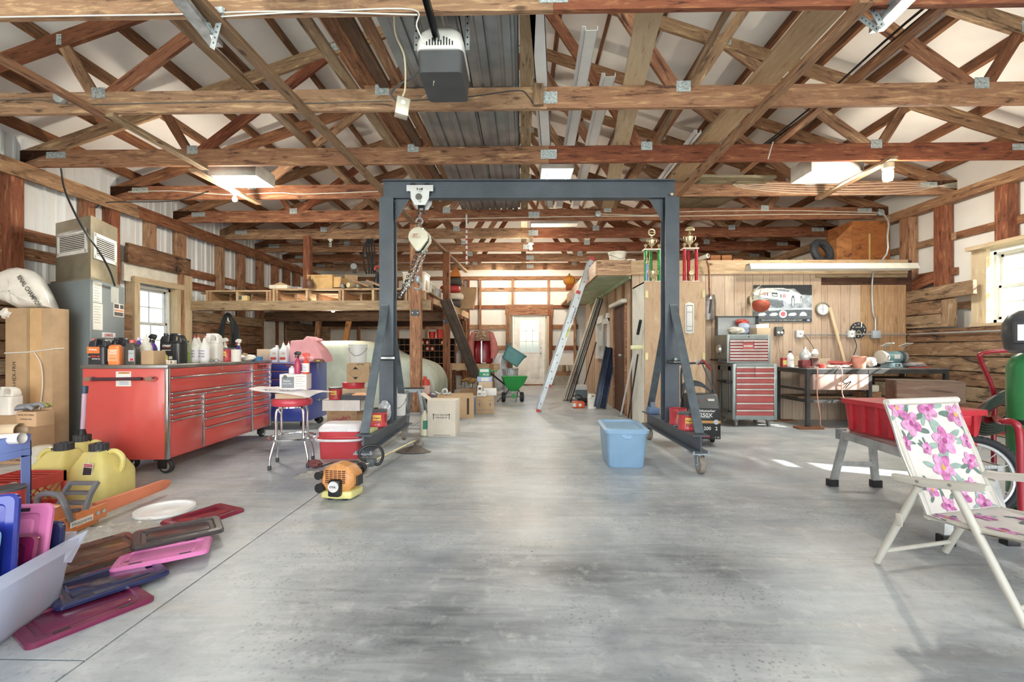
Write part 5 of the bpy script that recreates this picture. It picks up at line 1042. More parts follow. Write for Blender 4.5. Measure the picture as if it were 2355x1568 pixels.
p=at(520,770,8.4);t=T('cable_coil','thick coil of black cable hanging under the loft above the red chest','cable coil',tuple(at(524,735,8.3)));b=B()
for k in range(12):
 w=.085+.022*(k%6);d=-.02+.012*k/3;b.tube([(w*math.sin(a)*(1-.25*math.cos(a)),d+.01*math.sin(3*a+k),-.26+(.30+.02*(k%5))*math.cos(a))for a in[2*pi*q/26 for q in range(26)]],.011,6,True)
mk(b,'cable',BLK,t);mk(B().tube([(0,0,.06),(.03,-.04,-.02),(.06,-.05,-.04)],.012,6),'strap',P('#cfd2d4',.5),t)
# cartons and clutter down the middle
def fx(px,D):return at(px,803,D).x
def fz(py,D):return HC+(HY-py)/F_*D
D_=5.68;WCT=P('#d6cbbb',.8,0,.03)
t=carton('pale gallon-bottle carton with open flap and upward arrows beside the floor lane',(fx(1015,D_),D_+.18,0),R(-2),.355,.33,.455,WCT,False);
txt('2-2.5 GALLON',t,(.0,-.1665,.275),FRONT,.17,INK,bold=.001);txt('THIS SIDE UP',t,(0,-.1665,.24),FRONT,.15,INK,bold=.001);txt('LIQUID-HANDLE WITH CARE',t,(0,-.1665,.02),FRONT,.21,INK,bold=.001)
for s_,z,w in(('THIS SIDE UP',.37,.13),('PLASTIC BOTTLES',.395,.15),('DO NOT DROP OR STAND ON END',.43,.22)):txt(s_,t,(0,-.1665,z),(R(90),R(180),0),w,INK,bold=.001 if z<.4 else 0)
for s in(-1,1):b=B();b.bx(s*.1-.004,s*.1+.004,-.1668,-.166,.22,.275);b.prism([(s*.1-.012,.275),(s*.1+.012,.275),(s*.1,.295)],-.1668,-.166,'y');mk(b,'arrow',INK,t)
mk(B().bx(-.178,.178,-.168,-.1655,.33,.455),'folded_flap',WCT,t);fl_=mk(B().bx(-.14,0,-.1,.1,0,.004),'side_flap',WCT,t,loc=(-.178,0,.45),rot=(0,R(35),0))
t=T('milky_jug','milky plastic jug with green label beside the arrow carton','jug',(fx(975,5.75),5.78,0));mk(B().lathe([(.05,0),(.062,.01),(.062,.2),(.045,.26),(.02,.3),(.02,.32),(.001,.32)],18),'jug_body',P('#ddd8bd',.35,0,.04),t);mk(band(B(),.0635,.09,.2,-100,10),'green_label',P('#2f7f68',.5),t)
D_=7.2;t=carton('long brown carton with a black slot lying behind the arrow carton',(fx(1042,D_),D_+.25,0),R(8),.58,.5,.36,CARD,True);mk(B().bx(.18,.215,-.252,-.2495,.06,.32),'dark_slot',P('#4a3423',.8),t)
D_=6.9;carton('brown carton with open top beside the loft post',(fx(1003,7.0),7.0,.361*0),R(-6),.22,.25,.34,CARD2,False)
t=T('metal_parts','silver metal fittings heaped on the long carton','metal parts',(fx(1018,7.3),7.3,.362));b=B()
for k in range(9):a=rnd.random()*6;x,y=.1*math.cos(k),.08*math.sin(k*1.7);b.tube([(x,y,.015),(x+.07*math.cos(a),y+.07*math.sin(a),.03+.02*(k%3))],.013,8)
mk(b,'fitting',GALV,t,kind='stuff');mk(B().lathe([(.03,0),(.05,0),(.05,.03),(.03,.03),(.03,0)],18,(.03,0,.06),'y',cap=False),'tape_ring',PAPER,t)
D_=7.75;t=carton('tan bottle carton with blue up arrows beside the floor lane',(fx(1114,D_),D_+.14,0),R(3),.315,.3,.30,CARD,False);BI=P('#4a5f86',.7)
for s in(-1,1):
 b=B();x=s*.09;b.bx(x-.006,x+.006,-.1516,-.151,.135,.165);b.prism([(x-.02,.165),(x+.02,.165),(x,.185)],-.1516,-.151,'y');mk(b,'arrow',BI,t);txt('UP',t,(x,-.152,.12),FRONT,.025,BI)
txt('4-1 GAL',t,(-.1,-.152,.23),FRONT,.07,BI);txt('BOTTLES',t,(.1,-.152,.23),FRONT,.07,BI);txt('LIQUID-HANDLE WITH CARE',t,(0,-.152,.065),FRONT,.27,BI)
zt=.3005;carton('long white box lying on the tan bottle carton',(fx(1126,7.8),7.95,zt),R(3),.22,.2,.115,PAPER,False)
for k,(px,z,lb)in enumerate(((1102,zt,'small white carton lower in the pile on the tan carton'),(1113,zt,'small white carton nearer the white box'),(1103,zt+.0905,'small white carton topmost with a dark picture'))):
 t=carton(lb,(fx(px,7.7),7.76,z),R(4-3*k),.075,.075,.09,PAPER,False,'small white cartons');mk(B().bx(-.025,.025,-.0385,-.0375,.02,.06),'picture_print',P(('#8a8d90','#c8c2b8','#5b4a48')[k],.6),t)
Dk=8.35;carton('brown carton under the blue and green boxes',(fx(1116,Dk),Dk+.1,0),0,.25,.22,.50,CARDL,False);
t=carton('flat blue and white box under the green box',(fx(1114,Dk),Dk+.1,.501),0,.27,.2,.09,P('#a9b6dc',.6,0,.05),False);mk(B().bx(-.06,.08,-.1015,-.1005,.015,.075),'white_panel',PAPER,t)
t=carton('green and white food box on top of the pile by the spreader',(fx(1114,Dk),Dk+.1,.592),R(-3),.2,.16,.15,P('#3f8f6c',.6,0,.05),False);mk(B().bx(-.08,.08,-.0815,-.0805,.09,.14),'white_panel',P('#dfe8e0',.6),t);txt('PLUS',t,(.03,-.0825,.04),FRONT,.1,INKW,bold=.001)
Dk=8.9;t=T('parts_box','open carton crammed with cans and rusty parts behind the tan carton','box of parts',(fx(1080,Dk),Dk,0));mk(B().bx(-.17,.17,-.14,.14,0,.34),'box_body',CARD2,t);b=B()
for k in range(12):x,y=-.14+.28*rnd.random(),-.11+.2*rnd.random();b.lathe([(.025,.33),(.025,.4+.1*rnd.random()),(.001,.45)],10,(x,y,0))
mk(b,'can_heap',P('#8d8a82',.5,.4,.2),t,kind='stuff');mk(crumple(B(),(0,0,.42),.13,.25,sq=(1.1,.8,.5),seed=21),'bracken',P('#8a6a3c',.9,0,.2),t)
t=T('blue_case','flat blue case beside the parts carton','case',(fx(1083,8.1),8.15,0));mk(B().bx(-.1,.1,-.08,.08,0,.26),'case_body',P('#9fb9d8',.5),t,bev=.006)
Dk=10.5;xa,xb=fx(1022,Dk),fx(1148,Dk);zb=fz(836,Dk)
t=T('trestle_bench','rough wooden trestle bench with heavy top rail behind the cartons','bench',((xa+xb)/2,Dk,0));beam('top_rail',(xa,Dk,zb-.07),(xb,Dk,zb-.07),.3,.14,W_NEW,t)
for px in(1036,1131):beam('leg',(fx(px,Dk),Dk-.16,0),(fx(px,Dk),Dk-.16,zb),.1,.04,W_BRN,t,(0,1,0));beam('leg',(fx(px,Dk),Dk+.2,0),(fx(px,Dk),Dk+.16,zb-.14),.1,.04,W_BRN,t,(0,1,0))
t=T('wheelbarrow_tub','dark red wheelbarrow tub stood on end on the trestle bench','wheelbarrow tub',(fx(1109,10.5),10.5,zb+.001));h=fz(775,10.5)-zb;MR=P('#7d1420',.3,0,.05)
mk(B().loft([[(w*math.cos(a),-dp*math.sin(a),z)for a in[pi*k/12 for k in range(13)]]for z,w,dp in((0,.2,.1),(.04,.25,.14),(h*.5,.24,.16),(h*.9,.19,.1),(h,.15,.04))]),'tub',MR,t)
mk(B().bx(-.012,.012,-.2,-.18,.02,h),'brace_bar',STEEL,t);mk(B().bx(.0,.1,-.18,-.16,.01,.03),'foot_plate',PAPER,t)
t=T('canvas_coat','brown canvas coat with pink sleeves draped over the red tub','coat',(fx(1110,10.5),10.45,zb+h+.01));BRC=P('#8a6a58',.9,0,.1,8,.3,14)
mk(B().loft([[(w*math.cos(a),-dp*math.sin(a)+.0,z)for a in[-.3+(pi+.6)*k/14 for k in range(15)]]for z,w,dp in((-.1,.23,.22),(0,.22,.2),(.12,.2,.15),(.15,.1,.08))]),'coat_body',BRC,t);PKS=P('#b9716c',.9,0,.06,8,.3,14)
for s in(-1,1):mk(B().loft([[(s*(x+w*math.cos(a)),-.08+.06*math.sin(a),z)for a in[2*pi*k/10 for k in range(10)]]for x,w,z in((.2,.05,.1),(.26,.08,-.15),(.28,.09,-.35),(.24,.05,-.5))]),'sleeve',PKS,t)
b=B()
for q in([(-.16,.1),(-.05,.14),(-.12,.02),(0,.05),(-.04,-.04),(.05,.0)],[(0,.12),(.08,.14),(.03,.07),(.1,.03)]):b.tube([(x,-.23,z-.03)for x,z in q],.009,6)
mk(b,'rope_coil',P('#d8cdb8',.8),t)
t=T('white_tarp','white plastic sheet bunched behind the green tote','plastic sheet',(fx(1146,11.0),11.3,0));mk(crumple(B(),(0,0,0),.42,.12,sq=(.5,.35,1.25),seed=31),'sheet_body',P('#e4e6ec',.5),t)
t=T('trash_can','ribbed galvanised trash can standing behind the spreader','trash can',(fx(1173,11.2),11.25,0));h=fz(846,11.2);rc=.2;b=B();n_=60
b.loft([[((rc*(.86+.14*z/h)+.004*(1 if k%2 else-1))*math.cos(2*pi*k/n_),(rc*(.86+.14*z/h)+.004*(1 if k%2 else-1))*math.sin(2*pi*k/n_),z)for k in range(n_)]for z in(0,h*.3,h*.62,h*.94)]);mk(b,'can_wall',GALV,t);mk(B().tube([(rc*math.cos(2*pi*k/24),rc*math.sin(2*pi*k/24),h*.96)for k in range(24)],.012,6,True),'rim',GALV,t);mk(B().tube(arc((0,-rc-.01,h*.75),.05,180,360,8),.008,6),'bail',STEEL,t)
t=T('green_tote','teal plastic tote tipped on top of the trash can','storage tote',(fx(1172,11.2),11.2,h+.14),rot=(R(-6),R(32),0));TL=P('#4d8c90',.4,0,.05)
mk(B().rbox(-.22,.22,-.16,.16,0,.32,.04,4,(.04,.04),cap=False).add([(-.2,-.14,.004),(.2,-.14,.004),(.2,.14,.004),(-.2,.14,.004)],[(0,1,2,3)]),'tote_body',TL,t);b=B();r0=rrect(-.28,.28,-.22,.22,.05,4,.31);r1=rrect(-.255,.255,-.195,.195,.045,4,.31);b.loft([r1,r0,[(x,y,.335)for x,y,z in r0],[(x,y,.335)for x,y,z in r1]],True);mk(b,'rim',TL,t);mk(B().bx(-.24,.24,-.187,-.18,.17,.18),'body_rib',TL,t)
Dk=9.62;t=T('seed_spreader','green push seed spreader with black wheels standing in the floor lane','seed spreader',(fx(1181,Dk),Dk,0),R(8));GRN=P('#2f9a4a',.4,0,.05)
b=B();b.loft([rrect(-.07,.07,-.06,.06,.02,3,.22),rrect(-.2,.2,-.14,.14,.03,3,.36),rrect(-.25,.28,-.19,.19,.03,3,.53),rrect(-.26,.29,-.2,.2,.03,3,.53),rrect(-.23,.26,-.17,.17,.03,3,.515),rrect(-.18,.18,-.12,.12,.03,3,.38)]);mk(b,'hopper',GRN,t)
for x in(-.22,.17):
 w_=B();wheel(w_,(x,-.06,.1),.1,.07,'x');w_.lathe([(.001,-.0)],3)if False else None;o=mk(w_,'wheel',RUB,t);mk(B().lathe([(.01,-.04),(.045,-.04),(.045,.04),(.01,.04)],14,(x,-.06,.1),'x'),'wheel_hub',GRN,o)
b=B();b.tube([(-.24,-.06,.1),(.2,-.06,.1)],.008,6);b.tube([(-.1,-.02,.24),(-.36,-.14,.01)],.01,6);b.tube([(.1,-.02,.24),(.02,-.2,.01)],.01,6);b.tube([(-.1,0,.26),(-.2,-.06,.1)],.01,6);b.tube([(.1,0,.26),(.17,-.06,.1)],.01,6);mk(b,'frame',P('#55595c',.4,.6),t)
b=B();b.tube([(-.06,-.05,.26),(-.33,-.16,.47),(-.56,-.26,.66)],.018,8);mk(b,'handle_bar',BLK,t);mk(B().bx(-.6,-.36,-.29,-.24,.65,.675),'hand_grip',GRN,t,bev=.008);mk(B().tube([(.0,-.03,.44),(-.2,.02,.62),(-.26,.03,.67)],.009,6),'control_rod',STEEL,t)
mk(B().lathe([(.05,-.005),(.05,.005),(.001,.006)],14,(-.01,-.1,.12),'y'),'spinner',GRN,t)
t=T('fuel_can','red and white fuel can standing beside the front loft post','fuel can',(fx(976,8.3),8.32,.0));mk(B().lathe([(.085,0),(.09,.01),(.09,.5),(.08,.54),(.03,.56),(.03,.6),(.001,.6)],20),'can_body',P('#cf4a3c',.4,0,.05),t);mk(band(B(),.0915,.28,.44,-120,0),'label',P('#e9c4b8',.5),t)
t=T('grey_case','grey hard plastic tool case standing behind the cartons','tool case',(fx(1003,8.35),8.38,0),R(-20));mk(B().bx(-.12,.12,-.06,.06,0,.3),'case_body',P('#9a9da2',.5,0,.1),t,bev=.015);mk(B().bx(-.05,.05,-.075,-.06,.12,.2),'latch',DKG,t)
t=T('dark_bag','dark blue tool bag on the floor beside the front loft post','bag',(fx(984,7.7),7.7,0));mk(crumple(B(),(0,0,0),.17,.1,sq=(.8,.7,.9),seed=17),'bag_body',P('#23283c',.8,0,.1),t)
a,c=onZ(1113,912),at(1026,690,9.3);m_,L=frame(a,c,(-.2,-1,.3));b=B();w=.115;b.bx(0,L,-w,w,-.008,0);b.bx(0,L,-w,-w+.01,-.008,.05);b.bx(0,L,w-.01,w,-.008,.05);b.bx(0,L,-.01,.01,0,.02)
t=T('steel_channel','long dark steel channel leaning from the floor onto the loft rim','steel channel',tuple(a));o=mk(b,'channel_body',P('#6f625a',.4,.5,.12,5),t);o.matrix_basis=wm(t).inverted()@m_@Matrix.Translation((0.02,0,.02))
t=T('folding_stand','grey folding metal sawhorse behind the gantry leg','sawhorse',(fx(950,6.35),6.35,0));b=B();GM=P('#8c9094',.45,.5,.12)
b.bar((-.1,0,.52),(.12,.05,.52),.05,.05);
for x,y in((-.2,-.16),(-.14,.2),(.2,-.16),(.22,.2)):b.bar((x*.4,y*.15,.52),(x,y,.0),.045,.03)
b.bar((-.14,-.12,.2),(.15,-.12,.2),.02,.02);mk(b,'stand_frame',GM,t);mk(B().bx(-.13,.14,-.03,.06,.545,.56),'rubber_top',BLK,t)
# ladder, siding and poles leaning along the office
a=onZ(1236,947);c=at(1356,590,8.0);t=T('extension_ladder','long aluminium extension ladder leaning on the storage deck','ladder',tuple(a));AL=P('#a9acae',.4,.5,.05);d=(c-a)
for k,(s0,s1,off,nm)in enumerate(((0,.78,0,'base_rail'),(.16,1.0,1,'fly_rail'))):
 for s in(0,1):
  o_=V((.045*off+.01,.4*s+.02*off,.0));p,q=a+d*s0+o_,a+d*s1+o_;m_,L=frame(p,q,(0,1,0));r=mk(B().bx(0,L,-.035,.035,-.012,.012),nm,AL,t);r.matrix_basis=wm(t).inverted()@m_
  if s==0:
   g=B();n_=int(L/.3)
   for j in range(n_):g.lathe([(.012,-.0135),(.012,-.012),(.001,-.0138)],8,(.15+.3*j,0,0),'z')
   mk(g,'rivet',P('#55585c',.5),r);mk(B().bx(0,.05,-.037,.037,-.0135,.0135),'red_tip',P('#b5383a',.5),r);mk(B().bx(L-.06,L,-.037,.037,-.0135,.0135),'red_tip',P('#b5383a',.5),r)
   if off:txt('WERNER',r,(L*.55,0,-.0132),(R(180),0,0),.3,P('#43474f',.5),bold=.001);mk(B().bx(L*.38,L*.46,-.03,.03,-.0132,-.012),'sticker',P('#cfd07a',.5),r)
 b=B();n_=int(d.length*(s1-s0)/.3)
 for j in range(n_):p=a+d*(s0+(s1-s0)*(j+.5)/n_)+V((.045*off+.01,0.02*off,0))-a;b.tube([p,p+V((0,.4,0))],.014,8)
 mk(b,'rung',AL,t)
bx_,tx=onZ(1296,920),at(1392,684,9.25);cols=('#c4bba9','#b5b0a5','#44474a','#8a857c','#2c2d30')
for k in range(5):
 p=V((bx_.x+.05*k-.02,bx_.y-.02+.03*k,.005));q=V((tx.x-.17+.03*k,tx.y,tx.z-.01*k));tag(beam('siding_board',p,q,.27,.018,P(cols[k],.55,0,.06,3),None,(-.8,0,.55),bev=.002),('outermost pale siding board of the stack leaning on the office wall','second grey siding board in the leaning stack','third dark siding board in the leaning stack','fourth brown-grey siding board in the leaning stack','innermost black board of the leaning stack')[k],'siding board','siding boards leaning on the office')
a,c=onZ(1378,940),at(1404,800,8.62);t=T('steel_beam','blue-black painted steel beam leaning on the office wall below the window','steel beam',tuple(a));NV=P('#1f2a40',.35,.2,.2,4,dirt='#5a6a86',ds=6,dk=.62);m_,L=frame(a,c,(0,-1,.1));b=B();b.bx(.02,L,-.11,.11,0,.02);b.bx(.02,L,-.11,-.09,0,.07);b.bx(.02,L,.09,.11,0,.07);b.bx(.02,L,-.02,.02,.015,.05);o=mk(b,'beam_body',NV,t,bev=.004);o.matrix_basis=wm(t).inverted()@m_
def pole(a,c,r,mat,label,name='pole',grip=None):
 t=T(name,label,'pole',tuple(a));mk(B().tube([V((0,0,r)),V(c)-V(a)],r,8),'shaft',mat,t)
 if grip:e=V(c)-V(a);mk(B().tube([e*(1-grip),e*1.005],r*1.4,8),'grip',BLK,t)
 return t
t=pole(onZ(1428,957),at(1473,738,6.36),.016,P('#dcdcda',.35,.3),'white telescoping pole with black grip leaning by the white cabinet side',grip=.12);mk(B().tube(spl([(0,0,.02),(-.03,-.03,.0+.012),(-.06,-.06,.012)],3),.008,6),'hook_end',STEEL,t)
pole(onZ(1445,962),at(1467,815,6.37),.013,P('#3a3634',.6),'thin dark iron rod leaning beside the white pole','iron_rod')
pole(onZ(1338,905),at(1371,787,9.6),.014,P('#4a3a30',.6),'dark-handled tool leaning behind the siding boards','long_tool')
Dk=8.6;t=T('chainsaw','small orange and white chainsaw on the floor beside the siding boards','chainsaw',(fx(1329,Dk),Dk,0),R(5));mk(B().bx(-.11,.11,-.09,.09,.0,.12),'saw_body',P('#d2562c',.4,0,.06),t,bev=.02);mk(B().bx(-.115,-.05,-.095,.08,.02,.1),'fuel_tank',P('#d9d4cc',.4),t,bev=.015);mk(B().lathe([(.03,-.096),(.03,-.09),(.001,-.097)],14,(.02,0,.06),'y'),'starter_badge',PAPER,t);mk(B().tube(arc((-.02,0,.12),.12,10,190,10),.013,8),'front_handle',BLK,t);mk(B().bx(.1,.42,-.01,.01,.03,.09),'guide_bar',DKG,t)
jug('white gallon jug with handle beside the small chainsaw',(fx(1361,8.5),8.52,0),R(0),.16,.14,.27,P('#e8e4d8',.4),'#e8e4d8',name='gallon_jug')
t=T('grey_tool_box','grey plastic tool box on the floor behind the siding boards','tool box',(fx(1336,10.2),10.25,0));mk(B().rbox(-.13,.13,-.12,.12,0,.2,.02),'box_body',P('#6f8088',.5),t);mk(B().loft([rrect(-.14,.14,-.13,.13,.02,3,.2),rrect(-.12,.12,-.1,.1,.02,3,.3)]),'box_lid',P('#d3d6d8',.5),t)
t=T('garden_hose','black coiled hose on the floor behind the small chainsaw','hose',(fx(1350,9.4),9.4,0));b=B()
for k in range(3):b.tube([((.16+.02*k)*math.cos(2*pi*j/22),(.12+.02*k)*math.sin(2*pi*j/22),.02+.022*k)for j in range(22)],.013,6,True)
mk(b,'hose_coil',RUB,t)
for k,px in enumerate((1297,1305)):p=onY(px,858,13.88);t=T('ledge_jar',('amber jar on the far wall ledge nearer the door','clear jar on the far wall ledge nearer the office')[k],'jar',(p.x,13.85,onY(1200,858,YB).z+.071),0);mk(B().lathe([(.05,0),(.055,.02),(.05,.13),(.03,.16),(.03,.18),(.001,.18)],14),'jar_body',P(('#8a5f38','#b9b6a6')[k],.2),t)
p=onY(1170,830,13.8);t=T('iron_bar','long iron bar with a crossed top standing against the door post','iron bar',(p.x+.02,13.78,0));b=B();b.tube([(.09,0,0),(.08,.08,1.1)],.018,8);t_=T('iron_bar','plain shorter iron bar beside the crossed one at the door post','iron bar',(p.x+.02,13.78,0));mk(b,'bar',P('#6d6a66',.5,.5),t_);b=B();b.tube([(0,0,0),(.02,.08,1.25)],.02,8);b.bx(-.05,.06,.04,.1,1.2,1.3);mk(b,'bar',P('#6d6a66',.5,.5),t)
# plywood cabinet with trophies
CX0,CX1,CY,CZ=fx(1479,6.45),fx(1617,6.45),6.42,fz(648,6.42)
t=T('plywood_cabinet','tall plywood cabinet with white side and hinged doors behind the gantry post','cabinet',(CX0,CY,0));w=CX1-CX0;WS=P('#dcd8cd',.5,0,.04)
b=B();b.bx(0,.02,.02,.68,0,CZ);mk(b,'side_panel',WS,t);mk(B().bx(w-.02,w,.02,.68,0,CZ),'side_panel',W_PLY,t);mk(B().bx(0,w,0,.68,CZ-.02,CZ),'top_panel',W_PLY,t);mk(B().bx(.02,w-.02,.64,.68,.05,CZ-.02),'back_panel',W_PLY,t);mk(B().bx(.02,w-.02,.02,.64,.06,.08),'bottom_panel',W_PLY,t)
x1=w*.5
dd=[]
for(xa,xb)in((.004,x1-.002),(x1+.002,w-.004)):dd.append(beam('door',(CX0+(xa+xb)/2,CY+.0,.04),(CX0+(xa+xb)/2,CY+.0,CZ-.022),xb-xa,.02,W_PLY,t,(0,1,0)))
for x,z in((.03,CZ-.18),(w-.03,CZ-.18),(.03,CZ-1.05),(w-.03,CZ-1.05),(.03,.25)):mk(B().bx(x-.02,x+.02,-.016,-.0105,z-.05,z+.05),'hinge',P('#cbbd8e',.4,.4),t)
mk(B().tube(arc((w-.06,-.025,CZ-1.12),.018,-60,200,8),.003,5),'pull_hook',STEEL,t)
th=mk(B().prism([(-.06,-.2),(0,-.225),(.06,-.2),(.06,.2),(0,.225),(-.06,.2)],-.02,-.012,'y'),'wall_thermometer',PAPER,t,loc=(fx(1582,6.42)-CX0,0,fz(732,6.42)),bev=.002);
b=B();b.bx(-.045,.045,-.0215,-.02,-.18,-.172);b.bx(-.045,.045,-.0215,-.02,.172,.18);b.bx(-.045,-.04,-.0215,-.02,-.18,.18);b.bx(.04,.045,-.0215,-.02,-.18,.18);b.bx(-.045,.045,-.0215,-.02,.08,.085);b.bx(-.045,.045,-.0215,-.02,-.12,-.115);mk(b,'scale_print',P('#55606a',.5),th)
t.children[0]['label']='white painted side panel'
mk(B().bx(-.015,-.002,.1,.6,.85,.88)if False else B().lathe([(.03,-.16),(.035,-.06),(.03,.0)],14,(0,.12,fz(799,6.55)),'x'),'tape_roll_holder',P('#e0dcae',.4),t)
GOLD=P('#d8cba4',.25,.75,.06)
def cup(par,z,s,two=True):
 b=B();b.lathe([(.02*s,z),(.035*s,z+.006*s),(.012*s,z+.03*s),(.012*s,z+.05*s),(.05*s,z+.09*s),(.06*s,z+.17*s),(.066*s,z+.2*s),(.05*s,z+.215*s),(.001,z+.235*s)],18);mk(b,'cup',GOLD,par)
 b=B()
 for q in(-1,1):b.tube(spl([(q*.05*s,0,z+.1*s),(q*.1*s,0,z+.16*s),(q*.095*s,0,z+.21*s),(q*.065*s,0,z+.19*s)],4),.006*s,5)
 mk(b,'cup_handle',GOLD,par)
def trophy(px0,px1,pyb,pydeck,pytop,D,col,label,wheelfig):
 xa,xb=fx(px0,D),fx(px1,D);zb=CZ+.001;t=T('trophy',label,'trophy',((xa+xb)/2,D,zb),0,'trophies on the plywood cabinet');w=(xb-xa)/2;zd=fz(pydeck,D)-zb;zt=fz(pytop,D)-zb
 mk(B().bx(-w*1.05,w*1.05,-.06,.06,0,.03),'base',P('#d9d4c6',.5),t,bev=.004);CM=P(col,.2,.3,.2,30)
 for x,y in((-w*.8,-.03),(w*.8,-.03),(0,.04)):b=B();b.lathe([(.023,.03),(.023,zd)],12,(x,y,0));mk(b,'column',CM,t)
 mk(B().bx(-w*1.05,w*1.05,-.065,.065,zd,zd+.02),'deck',P('#ddd8cc',.4),t,bev=.004)
 for x in(-w*.8,w*.8):mk(B().lathe([(.02,zd+.02),(.008,zd+.04),(.03,zd+.075),(.001,zd+.1)],10,(x,-.03,0)),'small_figure',GOLD,t)
 s=(zt-zd)*.62/.235;cup(t,zd+.02,s);zf=zd+.02+.235*s;b=B()
 if wheelfig:b.lathe([(.008,zf),(.02,zf+.01),(.006,zf+.05)],10);b.tube([(.045*math.cos(2*pi*k/16),0,zf+.09+.045*math.sin(2*pi*k/16))for k in range(16)],.012,6,True);b.bar((-.04,0,zf+.09),(.04,0,zf+.09),.012,.012)
 else:b.lathe([(.008,zf),(.02,zf+.01),(.008,zf+.06)],10);b.loft([rrect(-.07,.07,-.02,.02,.01,2,zf+.06),rrect(-.06,.06,-.025,.025,.01,2,zf+.09),rrect(-.03,.04,-.018,.018,.01,2,zf+.115)])
 mk(b,'top_figure',GOLD,t);mk(B().lathe([(.035,-.075),(.035,-.065),(.001,-.077)],14,(0,0,.14),'y'),'medallion',GOLD,t);mk(B().lathe([(.02,.03),(.035,.09),(.01,.12)],10,(0,-.06,0)),'wreath',GOLD,t);return t
trophy(1478,1516,645,578,538,6.62,'#3f8f4d','tall green-columned trophy with a steering wheel figure on the plywood cabinet',True)
trophy(1566,1600,645,576,526,6.62,'#b5283a','tall red-columned trophy with a large silver cup on the plywood cabinet',False)
t=T('trophy','slim blue-columned trophy between the green columns','trophy',(fx(1487,6.5),6.52,CZ+.001),0,'trophies on the plywood cabinet');mk(B().bx(-.03,.03,-.03,.03,0,.02),'base',PAPER,t);mk(B().lathe([(.018,.02),(.018,.26)],12),'column',P('#7f93c8',.2,.3),t);mk(B().lathe([(.01,.26),(.02,.27),(.008,.31),(.025,.34),(.001,.37)],10),'top_figure',GOLD,t)
t=T('trophy','small gold cup trophy at the foot of the green columns','trophy',(fx(1500,6.46),6.47,CZ+.001),0,'trophies on the plywood cabinet');cup(t,0,.75);
zk=OZ+.001
bucket('white lidded pail on the corner of the storage deck',(fx(1420,7.5),7.55,zk),.14,.2,P('#e0dacb',.4,0,.03),lid=P('#e6e1d4',.4))
carton('small white box beside the lidded pail on the deck',(fx(1450,7.45),7.5,zk),R(10),.14,.1,.08,PAPER,False)
tag(mk(crumple(B(),(0,0,0),.1,.2,sq=(1.4,1,.4),seed=41),'grey_bag',P('#a9a9ad',.5),None,(fx(1475,7.5),7.55,zk)),'grey plastic bag behind the green trophy','plastic bag')
t=T('pumpkin_lantern','orange pumpkin lantern hanging at the far edge of the deck','pumpkin lantern',(fx(1309,10.9)-.0,10.9,fz(658,10.9)));b=B();n_=24
b.loft([[(.14*math.sin(a_)*(1+.06*math.cos(8*2*pi*k/n_))*math.cos(2*pi*k/n_),.14*math.sin(a_)*(1+.06*math.cos(8*2*pi*k/n_))*math.sin(2*pi*k/n_),.13-.13*math.cos(a_))for k in range(n_)]for a_ in[pi*(j+.05)/8.1 for j in range(9)]]);mk(b,'pumpkin_body',P('#d9902e',.6,0,.05),t);mk(B().lathe([(.02,.25),(.015,.3),(.001,.3)],8),'stem',P('#6a5a34',.8),t);mk(B().bx(-.09,.09,-.16,.0,-.1,.02),'ruffle',P('#a0532c',.8),t,bev=.02)
D_=7.55;xa,xb=fx(1914,D_),6.03;t=T('storage_carton','tall brown stained carton standing on the deck beside the wall','cardboard box',((xa+xb)/2,D_,zk));w=(xb-xa)/2;BX=wood('#a86c38','#945a2c','#5a3216',.5,.05,.8,False,3)
t_=T('storage_carton','lower brown stained carton with a raised flap on the deck','cardboard box',((xa+xb)/2,D_,zk));b=B();b.bx(-w,-w*.42,0,.6,0,.42);mk(b,'carton_body',BX,t_);b=B();b.bx(-w*.41,w,0,.6,0,fz(512,D_)-zk);mk(b,'carton_body',BX,t);mk(B().prism([(-w,.42),(-w*.42,.42),(-w*.42,fz(520,D_)-zk)],0,.004,'y'),'raised_flap',BX,t_);mk(B().bx(w*.2,w*.26,-.003,0,.05,.5),'tape_strip',P('#b89a64',.4),t)
tag(mk(B().add([q for i in range(25)for q in((fx(1776,7.4)+.033*i,7.35,zk+.03+.02*math.sin(i*1.57)),(fx(1776,7.4)+.033*i,7.75,zk+.03+.02*math.sin(i*1.57)))],[(2*i,2*i+1,2*i+3,2*i+2)for i in range(24)],True),'roof_sheet',P('#b8b5a6',.5,0,.06)),'wavy translucent roofing sheet lying on the deck edge','roofing sheet')
for k in range(5):tag(beam('brick_block',(fx(1628+14*(k%3)*1.8,7.45),7.45,zk+.035+.062*(k//3)),(fx(1628+14*(k%3)*1.8,7.45)+.16,7.45,zk+.035+.062*(k//3)),.1,.06,P('#8f5a34',.8,0,.12),bev=.004),('brown wood block at the shovel end of the row on the deck','middle brown wood block of the lower row on the deck','brown wood block at the far end of the lower row on the deck','upper brown wood block nearer the shovel','upper brown wood block of the little stack on the deck')[k],'wood block','wood blocks on the deck')
t=T('tyre','dark tyre lying behind the wavy sheet on the deck','tyre',(fx(1888,7.35),7.42,zk+.17),rot=(R(75),0,R(20)));mk(B().tube([(.17*math.cos(2*pi*k/24),.17*math.sin(2*pi*k/24),0)for k in range(24)],.06,8,True),'tyre_body',RUB,t)
t=T('old_door','old weathered panel door lying across the trusses above the workbench','door panel',(2.95,7.25,ZC+.22),rot=(R(4),0,R(3)));OD=wood('#a39a80','#8d846c','#5c5442',.4,.05);mk(B().bx(-.55,.55,-.9,1.0,0,.035),'door_slab',OD,t)
for x in(-.26,.26):
 for y in(-.45,.45):mk(B().bx(x-.19,x+.19,y-.3,y+.3,-.012,0),'raised_panel',OD,t,bev=.01)
